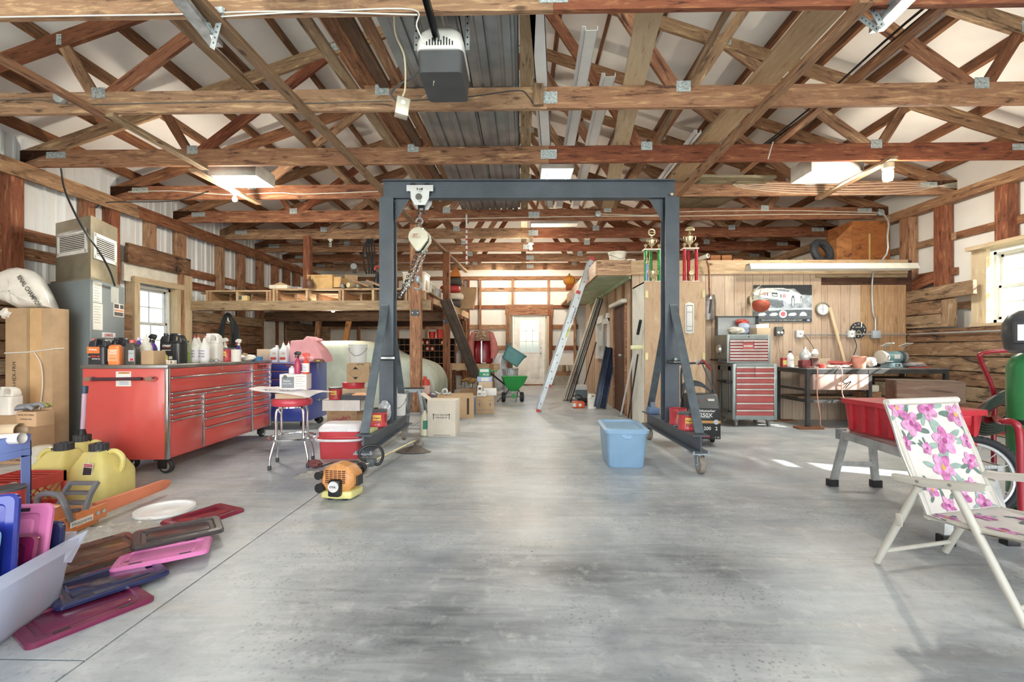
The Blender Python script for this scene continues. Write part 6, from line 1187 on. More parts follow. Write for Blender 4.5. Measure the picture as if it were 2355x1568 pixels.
tag(mk(B().bx(-.45,.45,-.4,.4,0,.25),'ceiling_carton',P('#dcdcd6',.6),None,(.65,9.2,ZC+.21)),'big pale carton stored on the trusses above the floor lane','cardboard box')
for k in range(4):tag(beam('shelf_board',(1.1+.12*k,7.95,ZC+.22+.03*k),(2.2+.1*k,8.6,ZC+.24+.03*k),.12,.02,(W_OLD,W_PALE,W_OLD,W_BRN)[k],bev=.002),'loose %s slat %s on the trusses over the deck'%(('grey','pale','short grey','brown')[k],('lowest','second','third','topmost')[k]),'slat','loose slats on the trusses')
p=at(1073,575,7.83);t=T('striped_pole','red and white striped pole hanging from the trusses','pole',(p.x,p.y,fz(608,7.83)));h=3.42-fz(608,7.83);mk(B().tube([(0,0,0),(0,0,h)],.016,10),'pole_body',PAPER,t)
for k in range(7):mk(B().tube([(.0,0,.05+.09*k),(0,0,.085+.09*k)],.0165,10),'red_stripe',P('#a8383c',.5),t)
# things on the office wall
WY=7.185
def ow(px,py,y=WY):return onY(px,py,y)
a,c=ow(1733,741),ow(1867,655);pw,ph=c.x-a.x,c.z-a.z
po=T('car_poster','glossy black and white sports car poster on the panelled wall','poster',(a.x,WY,a.z))
mk(B().bx(0,pw,-.003,0,0,ph),'poster_sheet',P('#a3abb3',.25,0,.25,9),po)
def pp(pts,col,d,name='print_shape'):return mk(B().prism([(x*pw,z*ph)for x,z in pts],-d-.0003,-d,'y'),name,P(col,.3,0,.12,30),po)
pp([(0,1),(1,1),(1,.72),(.82,.74),(.7,.9),(.3,.9),(.1,.93),(0,.9)],'#30363b',.0032);pp([(0,0),(1,0),(1,.33),(.62,.35),(.3,.3),(.12,.36),(0,.33)],'#5c646b',.0032);pp([(.1,.4),(.6,.36),(.95,.4),(1,.34),(.3,.33)],'#c4ccd6',.0034)
pp([(0,.86),(.22,.92),(.5,.92),(.64,.87),(.76,.78),(.83,.71),(.83,.55),(.8,.52),(.68,.5),(.62,.5),(.54,.54),(.5,.6),(.32,.64),(.16,.66),(.08,.72),(0,.74)],'#e9ece9',.0036,'car_body')
pp([(.33,.88),(.5,.885),(.63,.85),(.6,.81),(.45,.84)],'#8d99a8',.0040,'rear_window');pp([(.31,.80),(.41,.79),(.41,.68),(.31,.70)],'#4d545c',.0040,'tail_panel');pp([(.32,.76),(.40,.75),(.40,.70),(.32,.715)],'#c3cad0',.0043,'number_plate')
for x,z in((.19,.77),(.525,.705)):
 o=mk(B().lathe([(.028*pw*1.0,-.0043),(.028*pw,-.0040),(.001,-.0045)],18,(x*pw,0,z*ph),'y'),'tail_light',P('#c8595f',.3),po);mk(B().lathe([(.014*pw,-.0048),(.014*pw,-.0044),(.001,-.0049)],14,(x*pw,0,z*ph),'y'),'light_core',P('#f3dede',.3),o)
pp([(.23,.80),(.245,.80),(.245,.71),(.23,.71)],'#3d444a',.0040);pp([(.46,.75),(.475,.75),(.475,.66),(.46,.66)],'#3d444a',.0040)
pp([(.2,.62),(.34,.6),(.5,.57),(.52,.42),(.4,.38),(.22,.5)],'#6c737a',.0038,'underside')
for x,z,rx,rz_ in((.675,.56,.028,.16),(.815,.6,.018,.11)):mk(B().prism([((x+rx*math.cos(q))*pw,(z+rz_*math.sin(q))*ph)for q in[2*pi*k/20 for k in range(20)]],-.0043,-.0040,'y'),'wheel_print',P('#3c4248',.3),po);mk(B().prism([((x+rx*.6*math.cos(q))*pw,(z-.02+rz_*.8*math.sin(q))*ph)for q in[2*pi*k/20 for k in range(20)]],-.0046,-.0044,'y'),'wheel_print',P('#d9dfe2',.3),po)
txt('FORD GT',po,(.2*pw,-.0042,.335*ph),FRONT,.28*pw,INKW,bold=.001)
for x,cL in((.14,'#d5dadd'),(.34,'#e4e8ea'),(.66,'#d5dadd')):pp([(x-.07,.2),(x-.03,.25),(x+.05,.26),(x+.08,.21),(x+.04,.17),(x-.05,.17)],cL,.0040)
mk(B().lathe([(.068*pw,-.0043),(.068*pw,-.0040),(.001,-.0044)],24,(.505*pw,0,.22*ph),'y'),'round_badge',P('#c9d0da',.3),po);mk(B().lathe([(.04*pw,-.0048),(.04*pw,-.0045),(.001,-.0049)],20,(.505*pw,0,.22*ph),'y'),'badge_centre',P('#c86a72',.3),po)
mk(B().prism([((.85+.065*math.cos(q))*pw,(.17+.11*math.sin(q))*ph)for q in[pi*k/14 for k in range(15)]],-.0043,-.0040,'y'),'dial_print',P('#cfd6da',.3),po)
pp([(.1,.02),(.99,.02),(.99,.09),(.1,.09)],'#2c3136',.0040);txt('FORD LOOKS FAST AT ANY SPEED IN CLASSIC FORM',po,(.48*pw,-.0045,.055*ph),FRONT,.7*pw,INKW);mk(B().prism([((.94+.03*math.cos(q))*pw,(.055+.022*math.sin(q))*ph)for q in[2*pi*k/16 for k in range(16)]],-.0046,-.0044,'y'),'oval_badge',P('#b8c2e0',.3),po)
p=ow(1724,690);t=T('antlers','pair of pale antlers mounted on the wall beside the car poster','antlers',(p.x,WY-.03,p.z));AN=P('#cfc6ae',.6,0,.1)
mk(B().bx(-.03,.05,-.0,.03,-.06,.06),'skull_plate',P('#7a6a52',.8),t,bev=.01);b=B()
for pts,r in(([(0,0,-.03),(-.04,-.08,.03),(-.07,-.2,.1),(-.03,-.3,.17)],.014),([(-.06,-.12,.06),(.02,-.18,.16),(.05,-.22,.2)],.01),([(.02,0,-.02),(.08,-.1,.06),(.14,-.2,.09),(.2,-.26,.09)],.014),([(.08,-.1,.06),(.08,-.16,.15)],.01),([(0,0,-.05),(.04,-.16,-.04),(.13,-.28,-.02),(.17,-.3,.0)],.015),([(-.05,-.1,.04),(-.04,-.1,-.12),(-.01,-.12,-.2)],.012)):q=spl(pts,4);b.tube(q,[r*(1-.7*i/(len(q)-1))for i in range(len(q))],7)
mk(b,'antler',AN,t)
p=ow(1738,698,6.95);t=T('helmet_shell','rusty red upturned helmet shell hanging in front of the antlers','helmet',(p.x,6.80,p.z-.03),rot=(R(-20),R(15),0));b=B();b.lathe([(.12*math.sin(q),-.11*math.cos(q))for q in[pi*k/18 for k in range(0,11)]]+[(.108,.02),(.09,-.05),(.001,-.09)],24);mk(b,'shell',P('#a8503a',.45,0,.12,9),t)
p=ow(1890,711);t=T('round_thermometer','round grey-rimmed wall thermometer above the leaning stick','thermometer',(p.x,WY,p.z));r=.105;mk(B().lathe([(r,0),(r,-.04),(r*.85,-.045),(r*.8,-.02),(.001,-.02)],30,ax='y'),'rim',P('#8d8676',.4,.3),t);mk(B().lathe([(r*.8,-.024),(r*.8,-.02),(.001,-.025)],26,ax='y'),'dial',P('#f1f0ea',.4),t);b=B();b.bar((0,-.027,-.06),(0,-.027,.07),.002,.004,(1,0,0));b.bar((-.06,-.027,0),(.06,-.027,.005),.002,.003);mk(b,'needle',INK,t)
p=ow(1975,759,WY-.02);t=T('saw_blade_clock','round black saw-blade clock above the bench grinder','clock',(p.x,WY,p.z));r=.128;b=B();n_=56;b.loft([[(r*(1-.06*(k%2))*math.cos(2*pi*k/n_),y,r*(1-.06*(k%2))*math.sin(2*pi*k/n_))for k in range(n_)]for y in(-.012,-.004)],sm=False);mk(b,'blade_face',P('#23262c',.5),t)
for k in range(12):q=R(90-30*(k+1));txt(str(k+1),t,(r*.74*math.cos(q),-.0135,r*.74*math.sin(q)),FRONT,.016 if k<9 else .024,INKW,bold=.001)
b=B();b.bar((0,-.015,.0),(.045,-.015,-.045),.002,.005,(1,0,1));b.bar((0,-.015,.0),(-.03,-.015,-.04),.002,.005,(1,0,1));mk(b,'clock_hand',P('#d9cf9a',.4),t);mk(B().bx(-.045,.035,-.0138,-.0125,.035,.055),'name_panel',P('#8d8c80',.5),t);txt('CARLTON',t,(0,-.0138,-.05),FRONT,.07,P('#d9cf9a',.5))
def wbox(px,py,w,h,d,label,mat,name='outlet_box',cat='outlet box',grp='electrical boxes on the office wall',face=True):
 p=ow(px,py);t=T(name,label,cat,(p.x,WY-.002,p.z),0,grp);o=mk(B().bx(-w/2,w/2,-d,0,-h/2,h/2),'box_body',mat,t,bev=.004)
 if face:
  b=B()
  for z in(-h*.22,h*.22):b.lathe([(w*.28,-d-.003),(w*.28,-d),(.001,-d-.003)],12,(0,0,z),'y')
  mk(b,'receptacle',P('#e9e6e0',.4),t)
 return t
GB2=P('#c9ccce',.4,.3,.06)
wbox(1836,768,.11,.11,.05,'outlet box on the conduit beside the hanging coil of wire',GB2);wbox(1954,768,.11,.11,.05,'outlet box on the conduit with a black plug beside the saw-blade clock',GB2);wbox(2010,769,.12,.12,.06,'blank grey junction box where the two conduits meet',P('#a9b2b8',.45,.2),face=False)
t=wbox(1788,762,.10,.14,.06,'small dark two-knob transformer box with thin wires on the wall',P('#5a5f5e',.5),'transformer_box','transformer',None,False)
for s in(-1,1):mk(B().lathe([(.018,-.075),(.02,-.06),(.001,-.076)],12,(s*.026+.005,0,-.02),'y'),'knob',P('#e4e4e0',.3),t)
mk(B().bx(.055,.075,-.05,0,-.04,.03),'side_plate',BLK,t);b=B()
for s in(-1,1):b.tube(spl([(s*.012,-.03,-.07),(s*.02-.01,-.01,-.18),(s*.02+.015,-.005,-.3),(s*.05+.02,-.004,-.42)],4),.002,4)
mk(b,'wire',P('#7a6248',.6),t)
def conduit(pts,r,label,name='conduit',mat=None,grp='conduits'):b=B();b.tube(pts,r,8);return tag(mk(b,name,mat or P('#b4b8ba',.35,.5)),label,'conduit',grp)
zc=ow(1900,769).z;conduit([(ow(1843,0).x,WY-.02,zc),(5.985,WY-.02,zc)],.011,'horizontal conduit along the panelled wall behind the bench')
conduit([(5.965,7.1,zc),(5.965,3.2,zc)],.011,'horizontal conduit along the stained plank wall');x=ow(2010,769).x
conduit(spl([(x+.0,WY-.025,zc+.06),(x-.0,WY-.025,zc+.25),(x-.04,WY-.03,zc+.35),(x-.04,WY-.03,OH),(x-.03,6.9,OH+.25),(x-.02,6.9,OZ+.3),(x+.07,7.0,OZ+.55),(x+.09,7.2,3.28)],3),.012,'upright conduit bending over the deck edge to the trusses')
a_,c_=(fx(1934,6.98),6.98,.845),ow(1908,707,WY-.03);tag(beam('wood_lath',V(a_),c_,.045,.03,W_PALE,None,(0,-1,0),bev=.003),'pale wooden lath leaning from the workbench to the round thermometer','lath')
p=ow(1634,735,7.1);t=T('scoop_shovel','worn scoop shovel hanging blade down between the plywood cabinet and the grey chest','shovel',(p.x,7.12,p.z));z1=ow(1634,600,7.1).z-p.z;zb=ow(1634,676,7.1).z-p.z
b=B();b.grid(lambda u,v:((-.11+.22*u)*(1-.25*max(0,v-.75)*4*.8),.04-.05*(1-(2*u-1)**2)*(1 if v<.9 else .6),zb*v),10,10);b.grid(lambda u,v:((-.11+.22*u)*(1-.25*max(0,v-.75)*4*.8),.044-.05*(1-(2*u-1)**2)*(1 if v<.9 else .6),zb*v),10,10);mk(b,'blade',P('#7d7876',.35,.6,.12),t,ang=60);mk(B().bx(-.04,-.015,-.02,-.012,zb*.25,zb*.8,Matrix.Rotation(R(8),4,'Y')),'blade_slot',P('#3b3634',.7),t)
mk(B().tube(spl([(0,0,zb*.92),(-.01,-.0,zb+.1),(-.03,-.03,z1-.12),(-.07,-.05,z1)],5),.016,8),'handle',W_BRN,t)
t=T('cardboard_tube','white pipe end sticking out over the header beside the shovel','pipe',tuple(ow(1628,588,7.05)));mk(B().tube([(-.12,.3,-.03),(0,0,0)],.035,14),'pipe_wall',P('#ddd6c6',.5),t);mk(B().tube([(0,-.001,0),(0,-.002,0)],.022,12),'pipe_bore',P('#5a544c',.7),t)
# grey tool chest with red drawers
GC=P('#8f9797',.42,.15,.05);GCD=P('#6f7474',.45,.15,.06);RD=P('#bb5f5d',.4,0,.06);PUL=P('#cfc8c4',.3,.3)
gx0,gx1=fx(1680,6.52),fx(1780,6.52);gw=gx1-gx0;gy=6.52
def pull_row(t,xa,xb,za,zb,y=-.0):
 d=mk(B().bx(xa,xb,y-.008,y+.02,za+.003,zb-.003),'drawer',RD,t,bev=.002);mk(B().bx(xa,xb,y-.022,y-.006,zb-.026,zb-.006),'drawer_pull',PUL,d,bev=.004);return d
t=T('rolling_cabinet','grey rolling tool cabinet with faded red drawers beside the workbench','tool chest',(gx0,gy,0));zt=fz(836,gy);z0_=.10;b=B()
b.bx(0,gw,.012,.45,z0_,zt);b.bx(0,.045,-.01,.012,z0_,zt);b.bx(gw-.045,gw,-.01,.012,z0_,zt);b.bx(.045,gw-.045,-.01,.012,z0_,z0_+.06);b.bx(.045,gw-.045,-.01,.012,zt-.05,zt);mk(b,'cabinet_body',GC,t,bev=.003)
zs=[fz(y,gy)for y in(842,855,866,880,892,905,924,940,956)];xm=gw*.5
for a1,c1 in zip(zs[:2],zs[1:3]):pull_row(t,.05,xm-.003,c1,a1);pull_row(t,xm+.003,gw-.05,c1,a1)
for a1,c1 in zip(zs[2:],zs[3:]):pull_row(t,.05,gw-.05,c1,a1)
b=B();b.bx(-.02,-.004,.05,.09,z0_+.1,zt-.04);b.bx(-.02,-.004,.36,.42,z0_+.1,zt-.04);b.bx(-.02,-.004,.05,.42,zt-.1,zt-.04);b.bx(-.02,-.004,.05,.42,z0_+.06,z0_+.12);mk(b,'side_frame',GCD,t);mk(B().bx(-.09,-.0,-.01,.3,.62,.65),'side_handle',BLK,t,bev=.004);mk(B().bx(.1,gw-.1,.02,.3,zt,zt+.006),'tray_mat',P('#6a6c66',.7,0,.3,60),t)
for x in(.06,gw-.1):
 for y in(.04,.4):c_=mk(B().bx(x-.03,x+.03,y-.03,y+.03,.075,.1),'caster',GCD,t);w_=B();wheel(w_,(x,y,.042),.042,.03,'x');mk(w_,'wheel',P('#8d8a84',.6),c_)
ux0,ux1=fx(1667,6.6),fx(1765,6.6);uw=ux1-ux0;zb=zt+.007;zt2=fz(770,6.6)
t=T('top_chest','grey top chest with narrow red drawers and its lid propped open','tool chest',(ux0,6.6,zb));H=zt2-zb;b=B();b.bx(0,uw,.012,.40,0,H);b.bx(0,.035,-.01,.012,0,H);b.bx(uw-.035,uw,-.01,.012,0,H);b.bx(.035,uw-.035,-.01,.012,0,.025);b.bx(.035,uw-.035,-.01,.012,H-.065,H);mk(b,'chest_body',GC,t,bev=.003)
mk(B().lathe([(.01,-.012),(.01,-.01),(.001,-.012)],10,(uw/2,0,H-.03),'y'),'lock',BLK,t)
zs=[H-.075-k*(H-.105)/7 for k in range(8)];xa,xb=uw*.36,uw*.62
for k in range(3):
 for(p0_,p1_)in((.04,xa),(xb,uw-.04))if k else((.04,xa),(xa+.003,xb-.003),(xb,uw-.04)):pull_row(t,p0_,p1_,zs[k+1],zs[k])
o=mk(B().bx(xa+.003,xb-.003,-.01,.01,zs[3],zs[1]),'centre_panel',RD,t);mk(B().bx(xa+.02,xb-.02,-.012,-.0095,zs[3]+.03,zs[3]+.055),'badge',P('#d9d2cc',.4),o);txt('WORK CHEST',o,((xa+xb)/2,-.0125,zs[3]+.043),FRONT,.1)
for k in range(3,7):pull_row(t,.04,uw-.04,zs[k+1],zs[k])
hl=ow(1700,728,7.05).z-zt2;b=B();b.bx(0,uw,.395,.405,H,H+hl);b.bx(0,.008,.3,.4,H,H+hl);b.bx(uw-.008,uw,.3,.4,H,H+hl);b.bx(0,uw,.3,.4,H+hl-.008,H+hl);lid_=mk(b,'lid',GCD,t);mk(B().bx(.012,uw-.012,.389,.394,H+.01,H+hl-.015),'lid_lining',P('#b9bec0',.4,.3,.05),lid_)
mk(B().bx(-.12,-.0,.0,.3,.03,.055),'side_handle',BLK,t,bev=.004);mk(B().loft([[(-.05-.03*q,.12+.06*math.cos(a1)*(1-.2*q),.2+.075*math.sin(a1)*(1-.2*q))for a1 in[2*pi*k/16 for k in range(16)]]for q in(0,1)]),'side_bracket',P('#c9c9c6',.25,.7),t)
zi=zt2+.001;bx0=lambda px:(fx(px,6.75),6.74,zi)
tag(mk(crumple(B(),(0,0,0),.09,.22,sq=(1.3,.9,.7),seed=51),'parts_bag',P('#c9c2b4',.4,0,.1),None,bx0(1688)),'pale bag of fittings in the open top chest at the shovel side','bag of parts')
tag(mk(crumple(B(),(0,0,0),.09,.2,sq=(1.0,.8,1.1),seed=52),'plastic_bag',P('#a9b4cc',.3,0,.08),None,(fx(1706,6.85),6.86,zi)),'blue-grey plastic bag in the middle of the open top chest','plastic bag')
tag(mk(crumple(B(),(0,0,0),.07,.25,sq=(1.4,.8,.7),seed=53),'red_pouch',P('#b8453c',.6,0,.1),None,(fx(1702,6.9),6.9,zi+.15)),'red pouch lying on the bags in the open top chest','pouch')
t=carton('small opened carton lying on its side in the top chest',(fx(1742,6.76),6.76,zi),R(10),.22,.16,.1,CARDL,False);mk(B().bx(-.09,.12,-.05,.09,.101,.16),'white_packet',PAPER,t,rot=(0,R(-4),0))
# steel workbench and what is on it
BXA,BXB,BYF,BYB,BZT=3.95,5.87,6.36,7.12,.835;DS=P('#4a4a4a',.45,.5,.15,8);BTM=P('#8d8a88',.4,.5,.2,6)
t=T('workbench','long dark angle-iron workbench with a steel top under the conduit','workbench',((BXA+BXB)/2,(BYF+BYB)/2,0));hx,hy=(BXB-BXA)/2,(BYB-BYF)/2
mk(B().bx(-hx,hx,-hy,hy,BZT-.012,BZT),'bench_top',BTM,t);b=B()
for y in(-hy+.02,hy-.02):b.bx(-hx,hx,y-.02,y+.02,BZT-.07,BZT-.013);b.bx(-hx,hx,y-.018,y+.018,.36,.40)
for x in(-hx+.02,hx-.02):b.bx(x-.02,x+.02,-hy,hy,BZT-.07,BZT-.013);b.bx(x-.018,x+.018,-hy,hy,.36,.40)
b.bx(-hx,-hx+.035,-hy,hy,.52,.55);mk(b,'bench_frame',DS,t)
for x,y,z in((-hx+.02,-hy+.02,.03),(-hx+.02,hy-.02,.02),(hx-.02,-hy+.02,0),(hx-.02,hy-.02,0),(-.1,-hy+.02,.36)):mk(B().bx(x-.024,x+.024,y-.024,y+.024,z,BZT-.013),'leg',DS,t)
DRW=P('#b99a8e',.7,0,.08,8,dirt='#efe9e2',ds=9,dk=.6);mk(B().bx(-hx+.08,-.13,-hy-.012,-hy+.3,.54,BZT-.08),'drawer_box',DRW,t,bev=.004);mk(B().bx(-hx+.05,-.1,-.1,.3,.40,.42),'lower_shelf',W_OLD,t);mk(B().bx(.1,hx-.1,-.2,.3,.66,.69),'middle_shelf',W_DARK,t)
mk(B().tube(spl([(-.42,-hy-.03,.72),(-.5,-hy-.04,.66),(-.45,-hy-.035,.63),(-.38,-hy-.03,.66),(-.46,-hy-.03,.56)],4),.006,5),'drawer_wire',BLK,t)
p=onZ(1857,985);tag(beam('wood_block',(p.x-.17,BYF+.02,.014),(p.x+.17,BYF+.02,.014),.15,.028,W_BRN,bev=.003),'flat wood block under the near bench leg','wood block','wood blocks under the bench');tag(beam('wood_block',(3.86,7.06,.009),(4.2,7.06,.009),.14,.018,W_BRN,bev=.002),'flat wood block under the rear bench leg at the wall','wood block','wood blocks under the bench')
bt=BZT+.001
def on(px,y):return(onY(px,800,y).x,y,bt)
t=T('tin_can','small red tin with yellow label on the bench beside the white bottle','tin',on(1802,6.95));mk(B().lathe([(.045,0),(.045,.13),(.001,.13)],18),'tin_body',P('#b03238',.35,0,.04),t);mk(band(B(),.046,.03,.1,-130,-50),'label',P('#d8c070',.5),t);mk(B().lathe([(.047,.125),(.047,.135),(.001,.135)],18),'lid',P('#c84a4c',.4),t)
bottle('white bottle with red swoosh label on the bench',on(1817,6.92),.05,.24,'#ecebe8','#4a4846','#f2f0ee',words=('BAR OIL',))
t=T('kraft_paper','kraft paper sheet curled against the wall behind the paint sprayer','paper',on(1860,7.05));b=B()
for d in(0,.003):b.grid(lambda u,v:(-.28+.6*u,.05*math.sin(u*3)-.02+d,.16*v*(1-.3*abs(u-.5))+.02*math.sin(6*u)),12,4)
mk(b,'paper_body',CARDL,t)
t=T('paint_sprayer','dark red and silver paint sprayer on the sunlit end of the bench','paint sprayer',on(1858,6.6));mk(B().bx(-.12,.06,-.07,.05,0,.11),'motor_box',P('#7a3434',.45,0,.08),t,bev=.02);mk(B().bx(.0,.1,-.09,.03,.02,.14),'motor_side',P('#4a2a28',.5),t,bev=.015);mk(B().lathe([(.06,.1),(.075,.12),(.075,.2),(.04,.25),(.02,.27),(.02,.3),(.001,.3)],18,(-.02,.03,0)),'cup',P('#d5d6d4',.3,.4),t);mk(B().lathe([(.03,.16),(.05,.2),(.03,.26),(.001,.27)],12,(.11,.02,0)),'filter',PAPER,t)
t=T('red_stopper','small red plastic cap on the bench','cap',on(1891,6.5));mk(B().lathe([(.04,0),(.045,.05),(.03,.06),(.001,.06)],16),'cap_body',P('#d8504a',.4),t)
t=T('cord_coil','coiled red extension cord on the bench in the sun','cord',on(1940,6.8));b=B()
for k in range(5):b.tube([((.16+.012*k)*math.cos(q),(.1+.01*k)*math.sin(q),.02+.014*k+.01*math.sin(2*q+k))for q in[2*pi*j/24 for j in range(24)]],.007,6,True)
mk(b,'cord',P('#c8625c',.5),t)
b=B();zz=bt
for k,(px,y,m_,lb)in enumerate(((1912,6.5,'#e6e2c8','pale crumpled tube on the bench in front of the red cord'),(1925,6.48,'#e9e9e6','white packet on the front edge of the bench'),(1945,6.55,'#b9b4ae','grey metal fitting on the bench beside the packets'))):tag(mk(crumple(B(),(0,0,0),.045,.25,sq=(1.5,.8,.5),seed=60+k),'small_packet',P(m_,.5,0,.1),None,on(px,y)),lb,'packet')
t=T('plastic_tub','orange-stained plastic tub half in sun beside the grinder','tub',on(1976,6.55));mk(B().lathe([(.07,0),(.075,.01),(.085,.15),(.09,.15),(.09,.165),(.07,.165),(.065,.02),(.001,.02)],22),'tub_body',P('#d8937c',.4,0,.12,7),t)
t=T('glass_jar','clear glass jar behind the stained tub','jar',on(1969,6.95));mk(B().lathe([(.045,0),(.05,.02),(.05,.14),(.04,.16),(.04,.18),(.001,.18)],16),'jar_body',glassy('#dfe6e2',.05,.6),t)
tag(mk(crumple(B(),(0,0,0),.085,.15,sq=(1.0,.8,.95),seed=71),'plastic_bag',P('#c4c2b8',.25,0,.15,12),None,on(2000,6.58)),'crinkled clear bag of parts between the tub and the grinder','plastic bag')
t=T('face_shield','dark visor lying against the wall behind the grinder','visor',on(1999,7.03));mk(B().loft([[(.14*math.cos(q),-.05*s,.15*math.sin(q)*(1 if q else 1))for q in[pi*k/12 for k in range(13)]]for s in(0,1)],sm=True),'visor_shell',P('#2b2d33',.25),t)
p=on(2050,6.68);t=T('bench_grinder','pale blue-green bench grinder with two guarded wheels on the bench','bench grinder',p,R(12));GG=P('#7fa5a8',.4,.1,.06)
mk(B().prism([(-.1,0),(.1,0),(.07,.07),(-.07,.07)],-.09,.09,'y'),'pedestal',P('#a9c4ca',.4),t,bev=.006);mk(B().bx(-.04,.04,-.0945,-.09,.02,.055),'switch_plate',P('#4a5358',.4),t);mk(B().bx(-.03,.0,-.1,-.0945,.03,.045),'switch',P('#d8dadc',.4),t)
b=B();b.lathe([(.05,-.14),(.075,-.12),(.085,-.1),(.085,.1),(.075,.12),(.05,.14)],24,(0,0,.15),'x');mk(b,'motor',GG,t);mk(B().bx(-.05,.05,-.0885,-.07,.13,.19),'motor_label',PAPER,t)
for s in(-1,1):
 b=B();b.lathe([(.03,.13),(.09,.14),(.095,.15),(.095,.19),(.09,.2),(.03,.2)]if s>0 else[(.03,-.2),(.09,-.2),(.1,-.19),(.1,-.15),(.095,-.14),(.03,-.13)],24,(0,0,.15),'x');g_=mk(b,'wheel_guard',P('#b9b4aa',.4,.3)if s<0 else P('#4a4d50',.5),t)
 mk(B().lathe([(.02,s*.165-.012),(.078,s*.165-.012),(.078,s*.165+.012),(.02,s*.165+.012)],22,(0,-.03,.15),'x'),'grinding_wheel',P('#8f8a84',.9),g_);sh=mk(B().bx(s*.165-.06,s*.165+.06,-.14,-.02,-.003,.003),'eye_shield',P('#d9d8cf',.2),t,loc=(0,0,.3),rot=(R(-22),0,0));mk(B().bar((s*.165,-.03,.22),(s*.165,-.07,.30),.015,.01),'shield_arm',STEEL,t);mk(B().bx(s*.165-.05,s*.165+.04,-.15,-.1,.09,.1),'tool_rest',STEEL,t)
t=T('paper_pile','grey plastic and papers heaped beside the grinder','papers',on(2095,6.75));mk(crumple(B(),(0,0,0),.14,.15,sq=(1.3,.9,.3),seed=81),'paper_heap',P('#b5b0b0',.5,0,.1),t);mk(B().bx(-.16,.1,-.2,-.15,.0,.012),'red_strip',P('#b84a4c',.5),t)
tag(mk(crumple(B(),(0,0,0),.13,.15,sq=(1.4,.7,.35),seed=83),'paper_bag',P('#b0895a',.8,0,.08),None,on(2128,6.95)),'crumpled brown paper bag at the wall end of the bench','paper bag')
t=T('timber_block','pale squared timber block lying under the bench behind the red tote','timber block',(onY(2042,0,6.75).x,6.75,.0));beam('block_body',(t.location.x-.2,6.6,.44+.1),(t.location.x+.2,6.75,.44+.1),.2,.19,W_OLD,t);tag(mk(B().bx(-.25,.2,-.12,.3,0,.44),'packing_case',W_DARK,None,tuple(t.location)),'dark wooden packing case under the bench below the pale timber','packing case')
p=onY(1985,890,6.5);t=T('wood_block','brown wood block with a pale plastic block on top under the middle of the bench','wood block',(p.x+.17,6.52,.0));mk(B().bx(-.16,.06,-.05,.2,0,.5),'block_body',W_BRN,t);mk(B().bx(-.14,.03,-.06,.1,.5,.60),'pale_block',P('#cfc8b4',.6),t,bev=.02)
tag(mk(crumple(B(),(0,0,0),.15,.12,sq=(1.0,.8,.9),seed=91),'green_bag',P('#a9bf3c',.5,0,.06),None,(5.0,6.1,.20)),'lime green bag poking out under the bench','bag');g_=[o for o in bpy.data.objects if o.name.startswith('green_bag')][0];g_.location.z=.0;g_.scale=(1,1,1.7)
def cordt(pts,r,label,col,name='cord',cat='cord',grp=None,n=7):return tag(mk(B().tube(spl(pts,n),r,6),name,P(col,.5)),label,cat,grp)
z_=bt+.01;pa_=onY(1880,850,6.33);fl2=onZ(1896,986)
cordt([(pa_.x,6.5,z_),(pa_.x+.0,6.335,z_-.01),(pa_.x-.01,6.32,.5),(pa_.x+.02,6.3,.2),(fl2.x,fl2.y,.008),(onZ(1980,985).x,onZ(1980,985).y,.008)],.007,'peach cord hanging over the bench front beside the near leg','#d09a88',grp='cords over the bench front')
pb_=onY(1935,850,6.33);cordt([(pb_.x,6.6,z_),(pb_.x,6.335,z_-.01),(pb_.x+.01,6.31,.45),(pb_.x+.12,6.1,.2),(pb_.x+.25,5.6,.01)],.007,'peach cord hanging over the bench front towards the red tote','#d09a88',grp='cords over the bench front')
p=ow(1954,775);cordt([(p.x+.02,WY-.06,p.z),(p.x+.04,WY-.09,p.z-.15),(p.x-.02,WY-.07,p.z-.35),(p.x-.08,WY-.12,bt+.01)],.006,'black plug cord dropping from the outlet beside the saw-blade clock','#2a2a2c',grp='cords on the office wall');p=ow(1840,770);cordt([(p.x+.03,WY-.06,p.z),(p.x+.12,WY-.09,p.z-.15),(p.x+.18,WY-.14,p.z-.33)],.005,'dark cord from the outlet to the paint sprayer','#4a4440',grp='cords on the office wall')
# battery charger behind the gantry base
p=onZ(1612,1020);t=T('battery_charger','black wheeled battery charger with cables on its handle behind the gantry foot','battery charger',(p.x,5.36,0),R(-6));KB=P('#2c2d2f',.4,0,.06)
b=B();b.loft([[(x,y,z)for(y,z)in((-.15,.08),(.15,.08),(.15,.58),(-.02,.58),(-.15,.42))]for x in(-.18,.18)],sm=False);mk(b,'case',KB,t,bev=.006);m_,L=frame((-.16,-.147,.425),(-.16,-.03,.565),(0,-1,1));mk(B().bx(.0,L,-.32,0,.002,.006,m_),'control_panel',P('#5a5c5c',.4),t)
for k,(x,z)in enumerate(((-.03,.51),(.02,.49),(.0,.46),(.04,.53))):mk(B().lathe([(.008,-.008),(.008,0),(.001,-.008)],8,(x,-.085-.0+(.5-z)*.8,z),'y'),'indicator',P('#c84a48',.4),t)
mk(B().bx(.06,.13,-.087,-.07,.5,.53),'meter',P('#d9dad2',.4),t,rot=(0,0,0));txt('Schumacher',t,(.03,-.152,.4),FRONT,.18,INKW,bold=.001);txt('250X',t,(.02,-.152,.35),FRONT,.14,INKW,bold=.001);txt('POWER',t,(.02,-.152,.325),FRONT,.09,INKW);txt('200   2',t,(.07,-.152,.2),FRONT,.15,INKW,bold=.001);txt('5 YR',t,(.14,-.152,.1),FRONT,.05,INKW)
